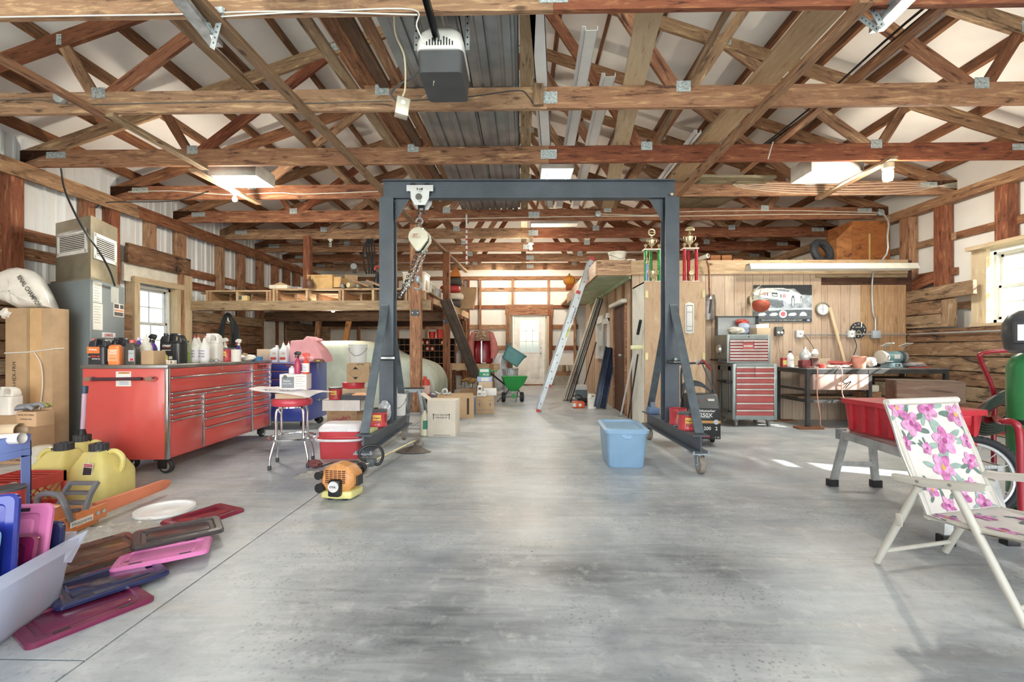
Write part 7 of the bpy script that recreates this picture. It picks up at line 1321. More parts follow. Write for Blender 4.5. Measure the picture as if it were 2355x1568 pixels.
mk(B().bx(-.18,.178,-.1525,-.1505,.26,.29),'orange_band',P('#d09a52',.5),t);mk(B().lathe([(.028,-.154),(.028,-.15),(.001,-.155)],16,(.13,0,.275),'y'),'round_badge',P('#c9cdd0',.4),t);mk(B().bx(-.17,.06,-.1525,-.1505,.1,.125),'red_arrow',P('#b8323a',.5),t);b=B()
for k in range(9):b.bx(-.1+.018*k,-.092+.018*k,-.16,-.15,.02,.085)
mk(b,'foot_grille',DKG,t)
for x in(-.16,.16):w_=B();wheel(w_,(x,.1,.06),.06,.04,'x');mk(w_,'wheel',RUB,t)
mk(B().tube(spl([(-.18,.14,.5),(-.18,.15,.8),(-.16,.15,.9),(-.1,.15,.93),(.1,.15,.93),(.16,.15,.9),(.18,.15,.8),(.18,.14,.5)],4),.013,8),'handle',DKG,t);b=B()
for k in range(4):b.tube(spl([(-.2+.02*k,.1,.4),(-.16,.08+.02*k,.62+.02*k),(0,.08,.67+.015*k),(.14,.1,.6),(.18,.1,.52)],5),.009,6)
b.tube(spl([(.06,.13,.92),(.12,.1,.75),(.2,.1,.55)],5),.008,6);mk(b,'cable',P('#4a4c50',.5),t);mk(B().tube(spl([(.0,.12,.92),(.05,.1,.97),(.12,.11,.9),(.15,.12,.86)],4),.016,6),'red_clamp',P('#8a3430',.5),t);mk(B().tube([(-.02,.11,.93),(.04,.1,.98)],.014,6),'grey_clamp',GREY,t)
# things on the gantry feet
gz=.339
def gb(x,y):return(.08+x,4.83+y,gz)
coffee_can('red coffee can with black lid on the cooler-side gantry foot',gb(GXL-.0,-.36),.085,.165,R(8));
tag(mk(crumple(B(),(0,0,0),.085,.12,sq=(.75,.75,1.45),seed=14),'parts_pouch',P('#b4b6ba',.3,.2,.15,20),None,gb(GXL+.0,-.14)),'clear and silver bag of hardware beside the red can on the gantry foot','bag of parts')
bucket('white plastic pail on the far end of the cooler-side gantry foot',gb(GXL+.0,.40),.085,.24,WB)
coffee_can('red coffee can with black lid at the near end of the charger-side gantry foot',gb(GXR+.0,-.48),.085,.165,R(-4));coffee_can('lidless red coffee can beside the charger-side gantry post',gb(GXR+.01,-.19),.085,.165,R(6),False)
t=T('c_clamp','small steel clamp lying between the two red cans','clamp',gb(GXR-.03,-.34));mk(B().tube([(-.05,0,.012),(.03,0,.012),(.03,.03,.012),(.06,.03,.012)],.01,6),'clamp_body',STEEL,t)
t=T('blue_toolbox','small blue-grey box at the far end of the charger-side gantry foot','box',gb(GXR-.01,.62));mk(B().bx(-.06,.06,-.08,.08,0,.07),'box_body',P('#5f7799',.4),t,bev=.008);mk(B().bx(-.02,.02,-.03,.03,.07,.13),'box_knob',P('#7d8da4',.4),t)
t=T('foot_board','short pale board on the near end of the cooler-side gantry foot','board',gb(GXL,-.62));mk(B().bx(-.05,.05,-.09,.09,0,.02),'board_body',P('#b9bb86',.7),t)
# left foreground: cart, jugs, saw, tote and lids
t=T('utility_cart','periwinkle blue two-tray utility cart at the edge of the lid pile','utility cart',tuple(at(72,1221,2.75)[:2])+(0,));PB=P('#7488c8',.45,0,.04)
for z0_,z1_,nm in((.46,.59,'top_tray'),(.12,.225,'lower_tray')):
 b=B();b.bx(-.5,0,-.72,0,z0_+.04,z0_+.046)
 for s in((-.5,0,-.006,0),(-.5,0,-.72,-.714),(-.006,0,-.72,0),(-.5,-.494,-.72,0)):b.bx(*s,z0_,z1_)
 b.bx(-.012,.004,-.72,.0,z1_-.006,z1_);mk(b,nm,PB,t,bev=.002)
for x,y in((-.05,-.055),(-.05,-.72),(-.5,-.055),(-.5,-.72)):b=B();b.bx(x-.002,x+.05,y+.05,y+.055,.04,.55);b.bx(x+.046,x+.05,y,y+.055,.04,.55);mk(b,'leg',PB,t)
for x,y in((-.03,-.03),(-.03,-.69),(-.47,-.03),(-.47,-.69)):w_=B();wheel(w_,(x,y,.025),.025,.02,'y');mk(w_,'wheel',BLK,t)
cz=.507;cp_=t.location
duct((cp_.x-.28,cp_.y-.12,cz+.056),(cp_.x+.055,cp_.y-.10,cz+.075),.032,'white plastic pipe sticking out over the blue cart edge',P('#edeae4',.4),pattern=True)
duct((cp_.x-.3,cp_.y-.04,cz+.09),(cp_.x-.02,cp_.y-.04,cz+.11),.042,'wide tan cardboard tube on the blue cart behind the white pipe',CARDL,'cardboard_tube',pattern=True)
tag(mk(crumple(B(),(0,0,0),.11,.15,sq=(.9,.9,.95),seed=15),'plastic_bag',P('#dcd6d6',.15,0,.12,14),None,(cp_.x-.2,cp_.y-.28,cz)),'clear bag of hardware on the blue cart','plastic bag')
coffee_can('red coffee tub with dark lid on the lower cart tray',(at(18,1130,2.62).x,at(18,1130,2.62).y,.167),.075,.14,0)
p=at(86,978,2.78);t=carton('small printed brown box with a work glove on the blue cart edge',(p.x-.01,p.y,p.z),R(-6),.14,.1,.09,CARD2,False);txt('LEVEL PATTERN',t,(0,-.0515,.07),FRONT,.11);txt('HANDLE SIZE',t,(0,-.0515,.045),FRONT,.08)
t=T('work_glove','grey and yellow work glove on the small printed box','glove',(p.x-.03,p.y,p.z+.0905),R(20));b=B();b.loft([[(x+w*math.cos(q)*.2,w*math.sin(q),max(0.002,.02+.02*math.cos(q)+z))for q in[2*pi*k/10 for k in range(10)]]for x,w,z in((-.07,.03,0),(-.03,.04,.005),(.02,.045,.01))]);mk(b,'glove_palm',P('#77767a',.8,0,.1),t)
for k in range(4):mk(B().tube(spl([(.015,-.033+.022*k,.03),(.05,-.036+.024*k,.045-.004*k),(.075,-.036+.024*k,.02)],3),.0105,7),'finger',P('#b8b04a' if k%2 else '#77767a',.8),t)
mk(B().tube(spl([(-.01,-.04,.025),(.015,-.065,.03),(.04,-.07,.015)],3),.0105,7),'thumb',P('#77767a',.8),t)
t=carton('brown carton marked with care on the floor behind the blue cart',(at(0,1068,4.34).x,at(0,1068,4.34).y+.16,0),0,.42,.3,.46,CARD2,False);txt('HANDLE WITH CARE',t,(.05,-.1515,.04),FRONT,.28,INK,bold=.001)
jug('white gallon jug standing on the carton marked with care',(at(8,950,4.42).x,at(8,950,4.42).y+.05,.461),0,.17,.13,.27,P('#e4e0d8',.4),'#e4e0d8',name='gallon_jug')
t=T('clear_jug','dusty clear plastic jug on the floor behind the yellow jugs','jug',tuple(onZ(98,1100)[:2])+(0,));mk(B().lathe([(.12,0),(.13,.02),(.13,.2),(.07,.27),(.05,.28),(.001,.28)],18),'jug_body',P('#d6cfc0',.3,0,.06),t)
c_=onZ(132,1210);t=T('milk_crate','red plastic milk crate with lattice sides between the cart and the yellow jugs','crate',(at(134,1115,3.12).x-.17,2.955,0));RCR=P('#c2463f',.45,0,.05);b=B();h=.255
for sx_,sy_ in((0,-.165),(0,.16)):b.bx(-.165,.165,sy_,sy_+.006,0,.05);b.bx(-.165,.165,sy_,sy_+.006,h-.07,h)
for sx_ in(-.165,.159):b.bx(sx_,sx_+.006,-.165,.165,0,.05);b.bx(sx_,sx_+.006,-.165,.165,h-.07,h)
for x in(-.165,.145):
 for y in(-.165,.145):b.bx(x,x+.02,y,y+.02,0,h)
b.bx(-.165,.165,-.165,.165,0,.006);mk(b,'crate_body',RCR,t)
b=B()
for k in range(-4,7):
 for s in(-1,1):
  x0_=-.15+.05*k;x1_=x0_+s*.135;a1,c1=(x0_,.05),(x1_,h-.07)
  if-.16<min(x0_,x1_)and max(x0_,x1_)<.16:b.bar((a1[0],-.162,a1[1]),(c1[0],-.162,c1[1]),.005,.008,(0,1,0));b.bar((.162,a1[0],a1[1]),(.162,c1[0],c1[1]),.005,.008,(1,0,0))
mk(b,'lattice',RCR,t);b=B()
for k in range(5):b.bx(-.16,.16,-.13+.06*k,-.12+.06*k,h-.015,h-.008)
mk(b,'top_grid',RCR,t)
YJ=P('#e0d284',.4,0,.04)
def ujug(px,D,label,side,tagp=False,tube=False):
 p=at(px,1150,D);t=T('utility_jug',label,'utility jug',(p.x,p.y,0),0,'yellow utility jugs');w=.15
 mk(B().loft([rrect(-w*k,w*k,-w*k,w*k,.05*k,4,z)for k,z in((.97,0),(1,.012),(1,.17),(.97,.2))]+[[(x-side*.02*q,y,z)for x,y,z in rrect(-w*k,w*k,-w*k,w*k,.05*k,4,zz)]for q,k,zz in((.3,.8,.26),(1,.5,.335),(1.2,.42,.35))]),'jug_body',YJ,t)
 cx_=-side*.025;b=B();n_=36
 b.loft([[(cx_+(.056+(.002 if k%2 else-.002))*math.cos(2*pi*k/n_),(.056+(.002 if k%2 else-.002))*math.sin(2*pi*k/n_),z)for k in range(n_)]for z in(.345,.40)],sm=False);b.lathe([(.025,.40),(.022,.41),(.001,.411)],14,(cx_,0,0));mk(b,'screw_cap',P('#34363b',.5),t)
 mk(B().tube(spl([(side*.03,0,.335),(side*.10,0,.345),(side*.155,0,.30),(side*.15,0,.22),(side*.13,0,.19)],5),.018,8),'handle',YJ,t);mk(B().lathe([(.016,.33),(.016,.36),(.001,.362)],10,(side*.055,0,0)),'vent_cap',P('#34363b',.5),t)
 if tagp:
  g=mk(B().bx(-.035,.035,-.153,-.151,.15,.28),'hang_tag',PAPER,t,rot=(R(-3),R(6),0));mk(B().bx(-.03,.03,-.154,-.153,.255,.275),'tag_band',P('#b8323e',.5),g);mk(B().bx(-.03,.03,-.154,-.153,.18,.25),'tag_panel',P('#3c3838',.5),g);txt('UTILITY JUG',g,(0,-.1548,.265),FRONT,.05,INKW,bold=.001);mk(B().tube(spl([(0,-.153,.28),(-.02,-.13,.33),(-.02,-.06,.355)],3),.002,4),'tag_string',PAPER,g)
 if tube:mk(B().tube([(cx_,0,.41),(cx_+.01,0,.55),(cx_+.02,0,.76)],.016,12),'pour_tube',glassy('#e6cfe0',.1,.4),t);mk(B().tube([(cx_+.02,0,.74),(cx_+.022,0,.80)],.022,12),'tube_cap',P('#2e4258',.4),t);mk(B().lathe([(.03,.405),(.022,.44),(.018,.45)],12,(cx_,0,0)),'tube_collar',BLK,t)
ujug(235,3.38,'yellow utility jug nearer the chest caster with a red and black hang tag',1,True);ujug(140,3.40,'yellow utility jug beside the red crate with its handle towards the furnace',-1);ujug(196,3.72,'yellow utility jug behind the other two with a clear pour tube',1,False,True)
t=T('chainsaw','large orange chainsaw with its bar in an orange sheath before the yellow jugs','chainsaw',(at(150,1222,2.75).x+.02,2.62,0),R(90));OR=P('#d2814f',.35,0,.05)
b=B();b.loft([rrect(-.16,.2,-.09,.09,.04,4,.015),rrect(-.17,.2,-.1,.1,.04,4,.05),rrect(-.15,.18,-.1,.1,.04,4,.12)]);mk(b,'engine_case',OR,t);b=B();b.loft([rrect(-.16,.02,-.075,.085,.04,4,.12),rrect(-.15,.0,-.06,.075,.04,4,.19),rrect(-.11,-.03,-.03,.05,.03,4,.205)]);mk(b,'top_cover',OR,t)
mk(B().bx(.02,.22,-.108,-.095,.04,.13),'clutch_cover',OR,t,bev=.01);mk(B().bx(-.02,.12,-.1105,-.108,.055,.09),'badge',P('#d9d4cc',.4),t);txt('Husqvarna',t,(.05,-.1118,.072),FRONT,.12,P('#5c5f66',.5));b=B()
for x in(.15,.19):b.lathe([(.012,-.114),(.012,-.108),(.001,-.114)],8,(x,0,.085),'y')
mk(b,'bar_nut',STEEL,t);GH=P('#6d6a6c',.5)
mk(B().tube(spl([(-.02,-.115,.1),(-.06,-.12,.2),(-.04,-.06,.255),(-.02,.06,.255),(0,.11,.2),(.02,.11,.08)],5),.016,8),'front_handle',GH,t);mk(B().tube(spl([(-.14,0,.15),(-.24,0,.15),(-.29,0,.1),(-.26,0,.04),(-.15,0,.03)],5),.02,8),'rear_handle',GH,t)
b=B()
for y in(-.09,.08):b.tube(spl([(.09,y,.12),(.12,y,.2),(.17,y,.27)],4),.018,6)
for k in range(3):b.bar((.105+.03*k,-.09,.165+.05*k),(.105+.03*k,.08,.165+.05*k),.03,.02)
mk(b,'hand_guard',GH,t);mk(B().lathe([(.03,.1),(.035,.13),(.001,.135)],12,(.08,-.03,0)),'filler_cap',GH,t)
b=B();b.loft([[(.2+L_*.62,-.04+d,.08+(zz-.08)*(1-.25*L_**3))for zz,L_ in((.04,0),(.035,.9),(.055,.98),(.08,1),(.11,.98),(.125,.9),(.13,0))]for d in(-.014,.014)],sm=False);mk(b,'bar_sheath',P('#d98260',.5,0,.05),t,bev=.004)
def lid(label,c,rz,L,W,mat,z=0.0,tilt=(0,0),slots=True,grp='plastic tote lids',name='tote_lid',swirl=None):
 t=T(name,label,'tote lid',(c[0],c[1],z),0,grp,rot=(R(tilt[0]),R(tilt[1]),rz));x,y=L/2,W/2
 b=B();b.loft([rrect(-x,x,-y,y,.03,4,0),rrect(-x,x,-y,y,.03,4,.012),rrect(-x+.008,x-.008,-y+.008,y-.008,.026,4,.02),rrect(-x+.035,x-.035,-y+.035,y-.035,.02,4,.021),rrect(-x+.042,x-.042,-y+.042,y-.042,.018,4,.012),rrect(-x+.06,x-.06,-y+.06,y-.06,.015,4,.011),rrect(-x+.066,x-.066,-y+.066,y-.066,.014,4,.017)]);mk(b,'lid_body',mat,t)
 if slots:
  for sx in(-1,1):
   for sy in(-1,1):mk(B().bx(sx*(x-.1)-.025,sx*(x-.1)+.025,sy*(y-.022)-.007,sy*(y-.022)+.007,.0185,.0215),'latch_slot',P('#241a20',.5),t)
 return t
def fc(*ps):q=[onZ(*p)for p in ps];return(sum(v.x for v in q)/len(q),sum(v.y for v in q)/len(q))
BUR=P('#7c2036',.18,0,.05,coat=.4);NVY=P('#20264e',.18,0,.06,coat=.4);PNK=P('#cf76ac',.3,0,.05);BRN=P('#5d3b30',.25,0,.12,6,coat=.3);CHA=P('#3d383a',.28,0,.08,coat=.2)
lid('burgundy tote lid lying alone nearest the string trimmer',fc((362,1208),(432,1222),(567,1175),(500,1160)),R(66),.39,.28,BUR)
lid('lowest dark purple tote lid sticking out furthest under the clear tote',fc((85,1452),(235,1428),(290,1372),(150,1390)),R(60),.40,.30,P('#6d2346',.2,0,.06,coat=.3))
lid('glossy navy tote lid lying on the lowest purple lid',fc((150,1382),(300,1365),(350,1322),(190,1330)),R(55),.40,.30,NVY,.022)
lid('translucent brown tote lid slanting over the navy lid',fc((150,1335),(275,1300),(295,1262),(165,1285)),R(62),.37,.28,BRN,.048,(4,0))
lid('bright pink tote lid between the navy lid and the dark lid',fc((248,1322),(468,1293),(485,1265),(300,1290)),R(30),.40,.24,PNK,.036,(-2,-2))
lid('dark charcoal tote lid lying on the pink lid',fc((295,1290),(485,1255),(512,1222),(340,1245)),R(40),.41,.25,CHA,.062,(3,0))
q0,q1=onZ(161,1383),onZ(30,1478);rzt=math.atan2(-(q0.x-q1.x),q0.y-q1.y)
TQ=B();t=T('clear_tote','broken frosted clear tote filled with coloured lids','storage tote',(q0.x-.01,q0.y,0),rzt);m,n,l,pbs=newmat('frosted_plastic');pbs.inputs['Base Color'].default_value=lin('#dfe4f2');pbs.inputs['Roughness'].default_value=.35
tr_=n.new('ShaderNodeBsdfTransparent');tl=n.new('ShaderNodeBsdfTranslucent');tl.inputs[0].default_value=lin('#e2e8f8');x1_=n.new('ShaderNodeMixShader');x1_.inputs[0].default_value=.45;l.new(pbs.outputs[0],x1_.inputs[1]);l.new(tl.outputs[0],x1_.inputs[2]);x2_=n.new('ShaderNodeMixShader');x2_.inputs[0].default_value=.36;l.new(x1_.outputs[0],x2_.inputs[1]);l.new(tr_.outputs[0],x2_.inputs[2]);l.new(x2_.outputs[0],n['Material Output'].inputs[0]);FROST=m
Lt,Wt,Ht=.78,.46,.285
rr=lambda o,z,r=.06:[(x,y,z)for x,y,_ in rrect(-Wt-o,o,-Lt-o,o,r,5)]
b=B();b.loft([rr(-.03,0),rr(-.02,.01),rr(.0,.04),rr(.02,.2),rr(.026,Ht-.035),rr(.055,Ht-.035),rr(.058,Ht),rr(.028,Ht),rr(.017,.2),rr(-.003,.04),rr(-.03,.008)]);o=mk(b,'tote_body',FROST,t)
bm=bmesh.new();bm.from_mesh(o.data);kill=[f for f in bm.faces if f.calc_center_median().x>-.06 and f.calc_center_median().y>-.03 and f.calc_center_median().z>.12]
bmesh.ops.delete(bm,geom=kill,context='FACES');bm.to_mesh(o.data);bm.free()
mk(B().loft([[(x,y,z)for x,y,z in((.03,-.03,.18),(.075,-.005,.30),(.07,.0,.305),(.04,-.06,.29),(.028,-.07,.2))],[(x,y+.004,z)for x,y,z in((.03,-.03,.18),(.075,-.005,.30),(.07,.0,.305),(.04,-.06,.29),(.028,-.07,.2))]],sm=False),'broken_shard',FROST,t)
M0=wm(t)
def inl(label,x,y,z,rot,L,W,mat):q=M0@V((x,y,z));o=lid(label,(q.x,q.y),0,L,W,mat,q.z,grp='lids standing in the clear tote');o.rotation_euler=rot;return o
inl('tall pink translucent lid standing in the clear tote',-.205,-.085,.232,(R(79),R(0),rzt),.38,.44,PNK)
inl('burgundy lid standing in the tote in front of the pink one',-.155,-.155,.18,(R(77),R(0),rzt),.28,.34,P('#701c48',.2,0,.05,coat=.3))
inl('tall royal blue lid standing in the clear tote',-.185,-.225,.268,(R(80),R(-4),rzt),.33,.52,P('#22308e',.22,0,.05,coat=.3))
inl('light blue lid standing nearest the camera in the clear tote',-.19,-.32,.225,(R(80),R(0),rzt),.33,.42,P('#86b8e4',.3,0,.05))
inl('small navy lid standing at the broken corner of the tote',-.10,-.028,.19,(R(83),R(0),rzt),.2,.34,NVY)
t=T('pail_cover','white plastic bucket lid lying upside down on the floor','bucket lid',tuple(onZ(380,1175)[:2])+(0,));r=.172;mk(B().lathe([(r,0),(r+.004,.004),(r,.022),(r-.016,.022),(r-.018,.006),(.03,.005),(.02,.009),(.001,.009)],36),'lid_body',P('#ecebe8',.35,0,.02),t)
def wrap(px,py,sx,sy,h,label,seed,rz):
 g=random.Random(seed);q=onZ(px,py);n_=26;H_={}
 for i in range(n_+1):
  for j in range(n_+1):e=min(i,j,n_-i,n_-j)/n_*4;H_[i,j]=(.004+min(1,e)*h*(.25+.75*abs(g.gauss(.4,.35))))
 b=B();b.grid(lambda u,v:((u-.5)*sx+.02*math.sin(9*v+seed),(v-.5)*sy+.02*math.sin(7*u),H_[round(u*n_),round(v*n_)]),n_,n_,False)
 return tag(mk(b,'plastic_wrap',glassy('#f6f3ee',.08,.82),None,(q.x,q.y,0),(0,0,rz)),label,'plastic wrap')
wrap(265,1225,.42,.34,.035,'crumpled clear plastic wrap on the floor between the chainsaw and the lids',5,R(40));wrap(738,1094,.42,.2,.03,'flattened clear plastic wrap on the floor by the stool',8,R(10))
q=onZ(768,1070);cordt([(q.x-.1,q.y-.06,.006),(q.x-.02,q.y+.1,.006),(q.x+.18,q.y+.12,.006),(q.x+.22,q.y-.03,.006),(q.x+.05,q.y-.12,.006)],.006,'loop of dark twisted wire on the floor by the cooler','#4a4642','wire_loop','wire')
E=at(790,1110,3.42);E=V((E.x,E.y,.145));Hd=onZ(962,1030);t=T('string_trimmer','orange string trimmer lying on the floor with its curved head by the cartons','string trimmer',(E.x,E.y,0));ax=(V((Hd.x,Hd.y,.10))-E);m_,L=frame((0,0,E.z),V((0,0,E.z))+ax);OT=P('#cf9258',.4,0,.08,20)
def tm(o):o.matrix_basis=m_;return o
def sec(r,h,z0_=0):return lambda x:[(x,r*math.cos(q),h*math.sin(q)+z0_)for q in[2*pi*k/10+pi/10 for k in range(10)]]
b=B();b.loft([sec(.10,.085)(-.12),sec(.135,.115)(-.09),sec(.14,.12)(.0),sec(.12,.10)(.07),sec(.05,.05)(.12)],sm=False);hs_=tm(mk(b,'engine_shroud',OT,t,bev=.006));b=B()
for k in range(7):
 for j in range(-2,3):b.bx(-.124,-.1185,j*.032-.012+.0,j*.032+.012,-.02+.014*k,-.013+.014*k)
mk(b,'vent_slot',P('#5a2f1c',.6),hs_)
tm(mk(B().loft([[(x,y,z)for x,y in((-.11,-.12),(.06,-.13),(.08,0),(.06,.13),(-.11,.12),(-.13,0))]for z in(-.135,-.08)],sm=False),'fuel_tank',P('#d8d28c',.35,0,.05),t,bev=.014));
o=tm(mk(B().bx(-.165,-.11,-.055,.035,-.11,.01),'starter_housing',BLK,t,bev=.014));mk(B().lathe([(.038,-.172),(.04,-.164),(.001,-.173)],20,(0,-.01,-.035),'x'),'starter_badge',P('#d5d4d4',.35),o);txt('STIHL',o,(-.1745,-.01,-.035),(R(90),0,R(-90)),.05,INK,bold=.001)
for y,z,r in((.12,-.06,.035),(.13,.03,.03)):tm(mk(B().lathe([(r,-.13),(r,-.08),(r*.7,-.07)],14,(0,y,z),'x'),'fuel_cap' if z<0 else 'filter_cover',BLK,t))
tm(mk(B().bx(-.06,.02,-.145,-.12,-.05,.02),'muffler',P('#33312f',.5),t));b=B()
for y in(-.06,.05):b.bx(-.1,.05,y-.015,y+.015,-.146,-.133)
tm(mk(b,'foot',BLK,t));tm(mk(B().tube([(.1,0,.0),(.16,0,.0),(.3,0,.0)],[.026,.034,.024],12),'rear_grip',BLK,t));tm(mk(B().lathe([(.02,.27),(.045,.28),(.045,.30),(.02,.31)],14,ax='x'),'grip_flange',BLK,t));tm(mk(B().bx(.17,.23,-.012,.012,-.06,-.02),'throttle_trigger',P('#d0703a',.5),t))
tm(mk(B().tube([(.3,0,0),(L*.6,0,0),(L-.1,0,0)],.013,10),'drive_shaft',P('#cfc9a4',.3,.4,.08),t));tm(mk(B().tube([(.3,0,0),(.5,0,0)],.016,10),'shaft_sleeve',STEEL,t))
tm(mk(B().tube(spl([(.46,-.0,.02),(.45,.075,.03),(.46,.10,.09),(.49,.04,.14),(.51,-.05,.13),(.52,-.085,.06),(.51,-.06,-.015),(.48,-.01,-.015)],6),.0125,8),'loop_handle',BLK,t));tm(mk(B().bx(.44,.52,-.03,.03,-.03,.03),'handle_clamp',P('#5c6468',.4),t,bev=.004))
g_=P('#7a7067',.6,0,.12);tm(mk(B().tube([(L-.12,0,0),(L-.03,0,.0),(L+.02,0,-.03)],.024,10),'gear_head',g_,t));tm(mk(B().lathe([(.04,-.085),(.055,-.07),(.055,-.04),(.03,-.025),(.02,-.0)],16,(L+.02,0,0)),'line_spool',g_,t));tm(mk(B().loft([[(L-.06+.24*math.cos(q)*k,.24*math.sin(q)*k,-.05-.05*k)for q in[R(120+120*j/12)for j in range(13)]]for k in(.12,.6,1.0)]+[[(L-.06+.24*math.cos(q),.24*math.sin(q),-.095)for q in[R(120+120*j/12)for j in range(13)]]],cap=False),'debris_guard',P('#6f625a',.7,0,.08),t))
q0,q1=onZ(1409,1078),onZ(1484,1078);BT=P('#8aabc8',.45,0,.03);t=T('blue_tote','light blue plastic tote with its lid on standing under the gantry','storage tote',((q0.x+q1.x)/2+.0,q0.y+.30,0),R(-3));w,d,h=.165,.27,.36
mk(B().loft([rrect(-w*k,w*k,-d*k,d*k,.05,5,z)for k,z in((.96,0),(1,.012),(1.13,h*.9),(1.15,h*.92))]),'tote_body',BT,t);w2,d2=w*1.24,d*1.16
mk(B().loft([rrect(-w2,w2,-d2,d2,.06,5,h*.90),rrect(-w2-.004,w2+.004,-d2-.004,d2+.004,.06,5,h*.98),rrect(-w2+.01,w2-.01,-d2+.01,d2-.01,.055,5,h+.004),rrect(-w2+.045,w2-.045,-d2+.045,d2-.045,.04,5,h+.004),rrect(-w2+.05,w2-.05,-d2+.05,d2-.05,.04,5,h-.012)]),'lid',BT,t)
mk(B().loft([[(-.06*k+.12*k*j/10,-d*1.12-.012,h*.86-.035*k*math.sin(pi*j/10))for j in range(11)]+[(.06*k,-d*1.06,h*.9),(-.06*k,-d*1.06,h*.9)]for k in(1,.98)],sm=False),'hand_grip',BT,t)
# right foreground: work platform, red tote, lawn chair, gas cart
ALP=P('#b9bcbc',.35,.55,.12,10);A_,B_,C_,D2=onZ(1914,1117),onZ(2014,1119),onZ(2175,1252),onZ(2322,1252);zt=.45
t=T('work_platform','folding aluminium work platform carrying the red tote','work platform',((A_.x+D2.x)/2,(A_.y+D2.y)/2,0));O=t.location
def lo(v,z=0):return V((v.x-O.x,v.y-O.y,z))
tops=[]
for v,w_ in((A_,B_),(B_,A_),(C_,D2),(D2,C_)):
 a1=lo(v);inn=lo(w_);top=a1.lerp(inn,.2)+V((0,(-.05 if v.y>3 else .05),0));top.z=zt-.03;tops.append(top);lg=mk(B().bar(a1+V((0,0,.0)),top,.05,.028,(0,1,0)),'leg',ALP,t);mk(B().bx(-.035,.035,-.025,.025,0,.055),'rubber_foot',BLK,lg,loc=a1)
for i,j in((0,1),(2,3)):mk(B().bar(lo((A_,C_)[i//2]).lerp(tops[i],.45),lo((B_,D2)[i//2]).lerp(tops[j],.45),.03,.04),'rung',ALP,t)
for i,j in((0,2),(1,3)):mk(B().bar(tops[i]+V((0,.07,0)),tops[j]+V((0,-.07,0)),.03,.06),'side_rail',ALP,t)
a0,b0,c0,d0=(tops[k]+V((0,(.07 if k<2 else-.07),0))for k in(0,1,2,3));b=B()
for k in range(12):u,v=k/12,(k+.93)/12;q_=[a0.lerp(b0,u),a0.lerp(b0,v),c0.lerp(d0,v),c0.lerp(d0,u)];b.loft([[p+V((0,0,.012))for p in q_],[p+V((0,0,.03))for p in q_]],sm=False)
mk(b,'deck_strips',ALP,t)
for k in(0,1):mk(B().bx(-.03,.03,-.02,.02,-.02,.06),'hinge_joint',P('#8d9294',.45,.4),t,loc=tops[k]+V((0,.05,-.02)))
f0,f1=at(1962,1000,3.68),at(2245,1000,3.02);RT=P('#bf3540',.4,0,.07,5,dirt='#d98a8e',ds=16,dk=.7);tx=(f0.x+.01+f1.x)/2;ty=3.36;tz_=zt+.002
t=T('red_tote','long red plastic tote with ribbed sides sitting on the work platform','storage tote',(tx-.06,ty,tz_),R(5));w,d,h=.17,.36,.255;b=B()
b.loft([rrect(-w*k,w*k,-d*k,d*k,.02,2,z)for k,z in((.93,0),(.95,.01),(1.02,h*.88))]);b.loft([rrect(-w*1.14,w*1.14,-d*1.07,d*1.07,.025,2,z)for z in(h*.86,h)],cap=True);mk(b,'tote_body',RT,t);b=B()
for k in range(6):y=-d*.8+d*1.6*k/5;b.bx(-w*1.07,-w*.93,y-.012,y+.012,.02,h*.86)
for x in(-w*.6,w*.6):b.bx(x-.012,x+.012,-d*1.05,-d*.94,.02,h*.86)
mk(b,'side_rib',RT,t);mk(B().bx(-.06,.06,-d*1.09,-d*1.0,h*.6,h*.88),'hand_grip',RT,t,bev=.01)
lz=tz_+h+.001;p0,p1=at(2062,935,3.42),at(2198,935,3.3);tag(beam('timber_block',(p0.x-.03,p0.y+.02,lz+.082),(p1.x+.02,p1.y,lz+.082),.2,.162,wood('#8d7a66','#75614f','#42342a',.5),bev=.006),'heavy weathered timber block lying across the red tote','timber block')
O=onZ(2140,1185,.33);t=T('lawn_chair','folding lawn chair with white floral cloth and cream plastic frame','chair',(O.x,O.y,0),math.atan2(.24,.97)+TH);CF=P('#bdb9ae',.4,0,.03);W_=.45
def tb(pts,name,r=.0145,par=None):return mk(B().tube(pts,r,10),name,CF,par or t)
for s,x in((0,-.012),(1,W_+.012)):
 tb([(x,.235,.012),(x,.04,.455)],'rear_leg',.0165);tb([(x-.002,-.34,.012),(x-.002,-.1,.49)],'front_leg',.0165)
 ar=B();ar.loft([[(x+wv*cx_,y,z+hv*cz_)for cx_,cz_ in((-1,-1),(1,-1),(1.1,.3),(.6,1),(-.6,1),(-1.1,.3))]for y,z,wv,hv in((.155,.478,.012,.008),(.13,.474,.022,.014),(.0,.482,.024,.018),(-.17,.512,.026,.018),(-.22,.522,.018,.012))]);aa=mk(ar,'armrest',CF,t,ang=60)
 for y,z in((.03,.462),(-.1,.482)):mk(B().lathe([(.007,-.029),(.006,-.026),(.001,-.03)],8,(x,y,z+.02),'x')if s==0 else B().lathe([(.007,.029),(.006,.026),(.001,.03)],8,(x,y,z+.02),'x'),'rivet',STEEL,aa)
 tb([(x+(.012 if s==0 else-.012),.0,.31),(x+(.012 if s==0 else-.012),.2,.83)],'back_tube',.012);tb([(x+(.012 if s==0 else-.012),.02,.32),(x+(.012 if s==0 else-.012),-.43,.355)],'seat_tube',.012)
 mk(B().bx(x-.022,x-.014,.10,.13,.24,.30)if s==0 else B().bx(x+.014,x+.022,.10,.13,.24,.30),'hinge_plate',CF,t,bev=.003)
tb([(-.012,.21,.075),(W_+.012,.21,.075)],'cross_bar',.011);tb([(-.012,-.315,.075),(W_+.012,-.315,.075)],'cross_bar',.011)
CL=P('#d3cec8',.85,0,.03,6,.25,25,dirt='#c0b6a6',ds=5,dk=.58)
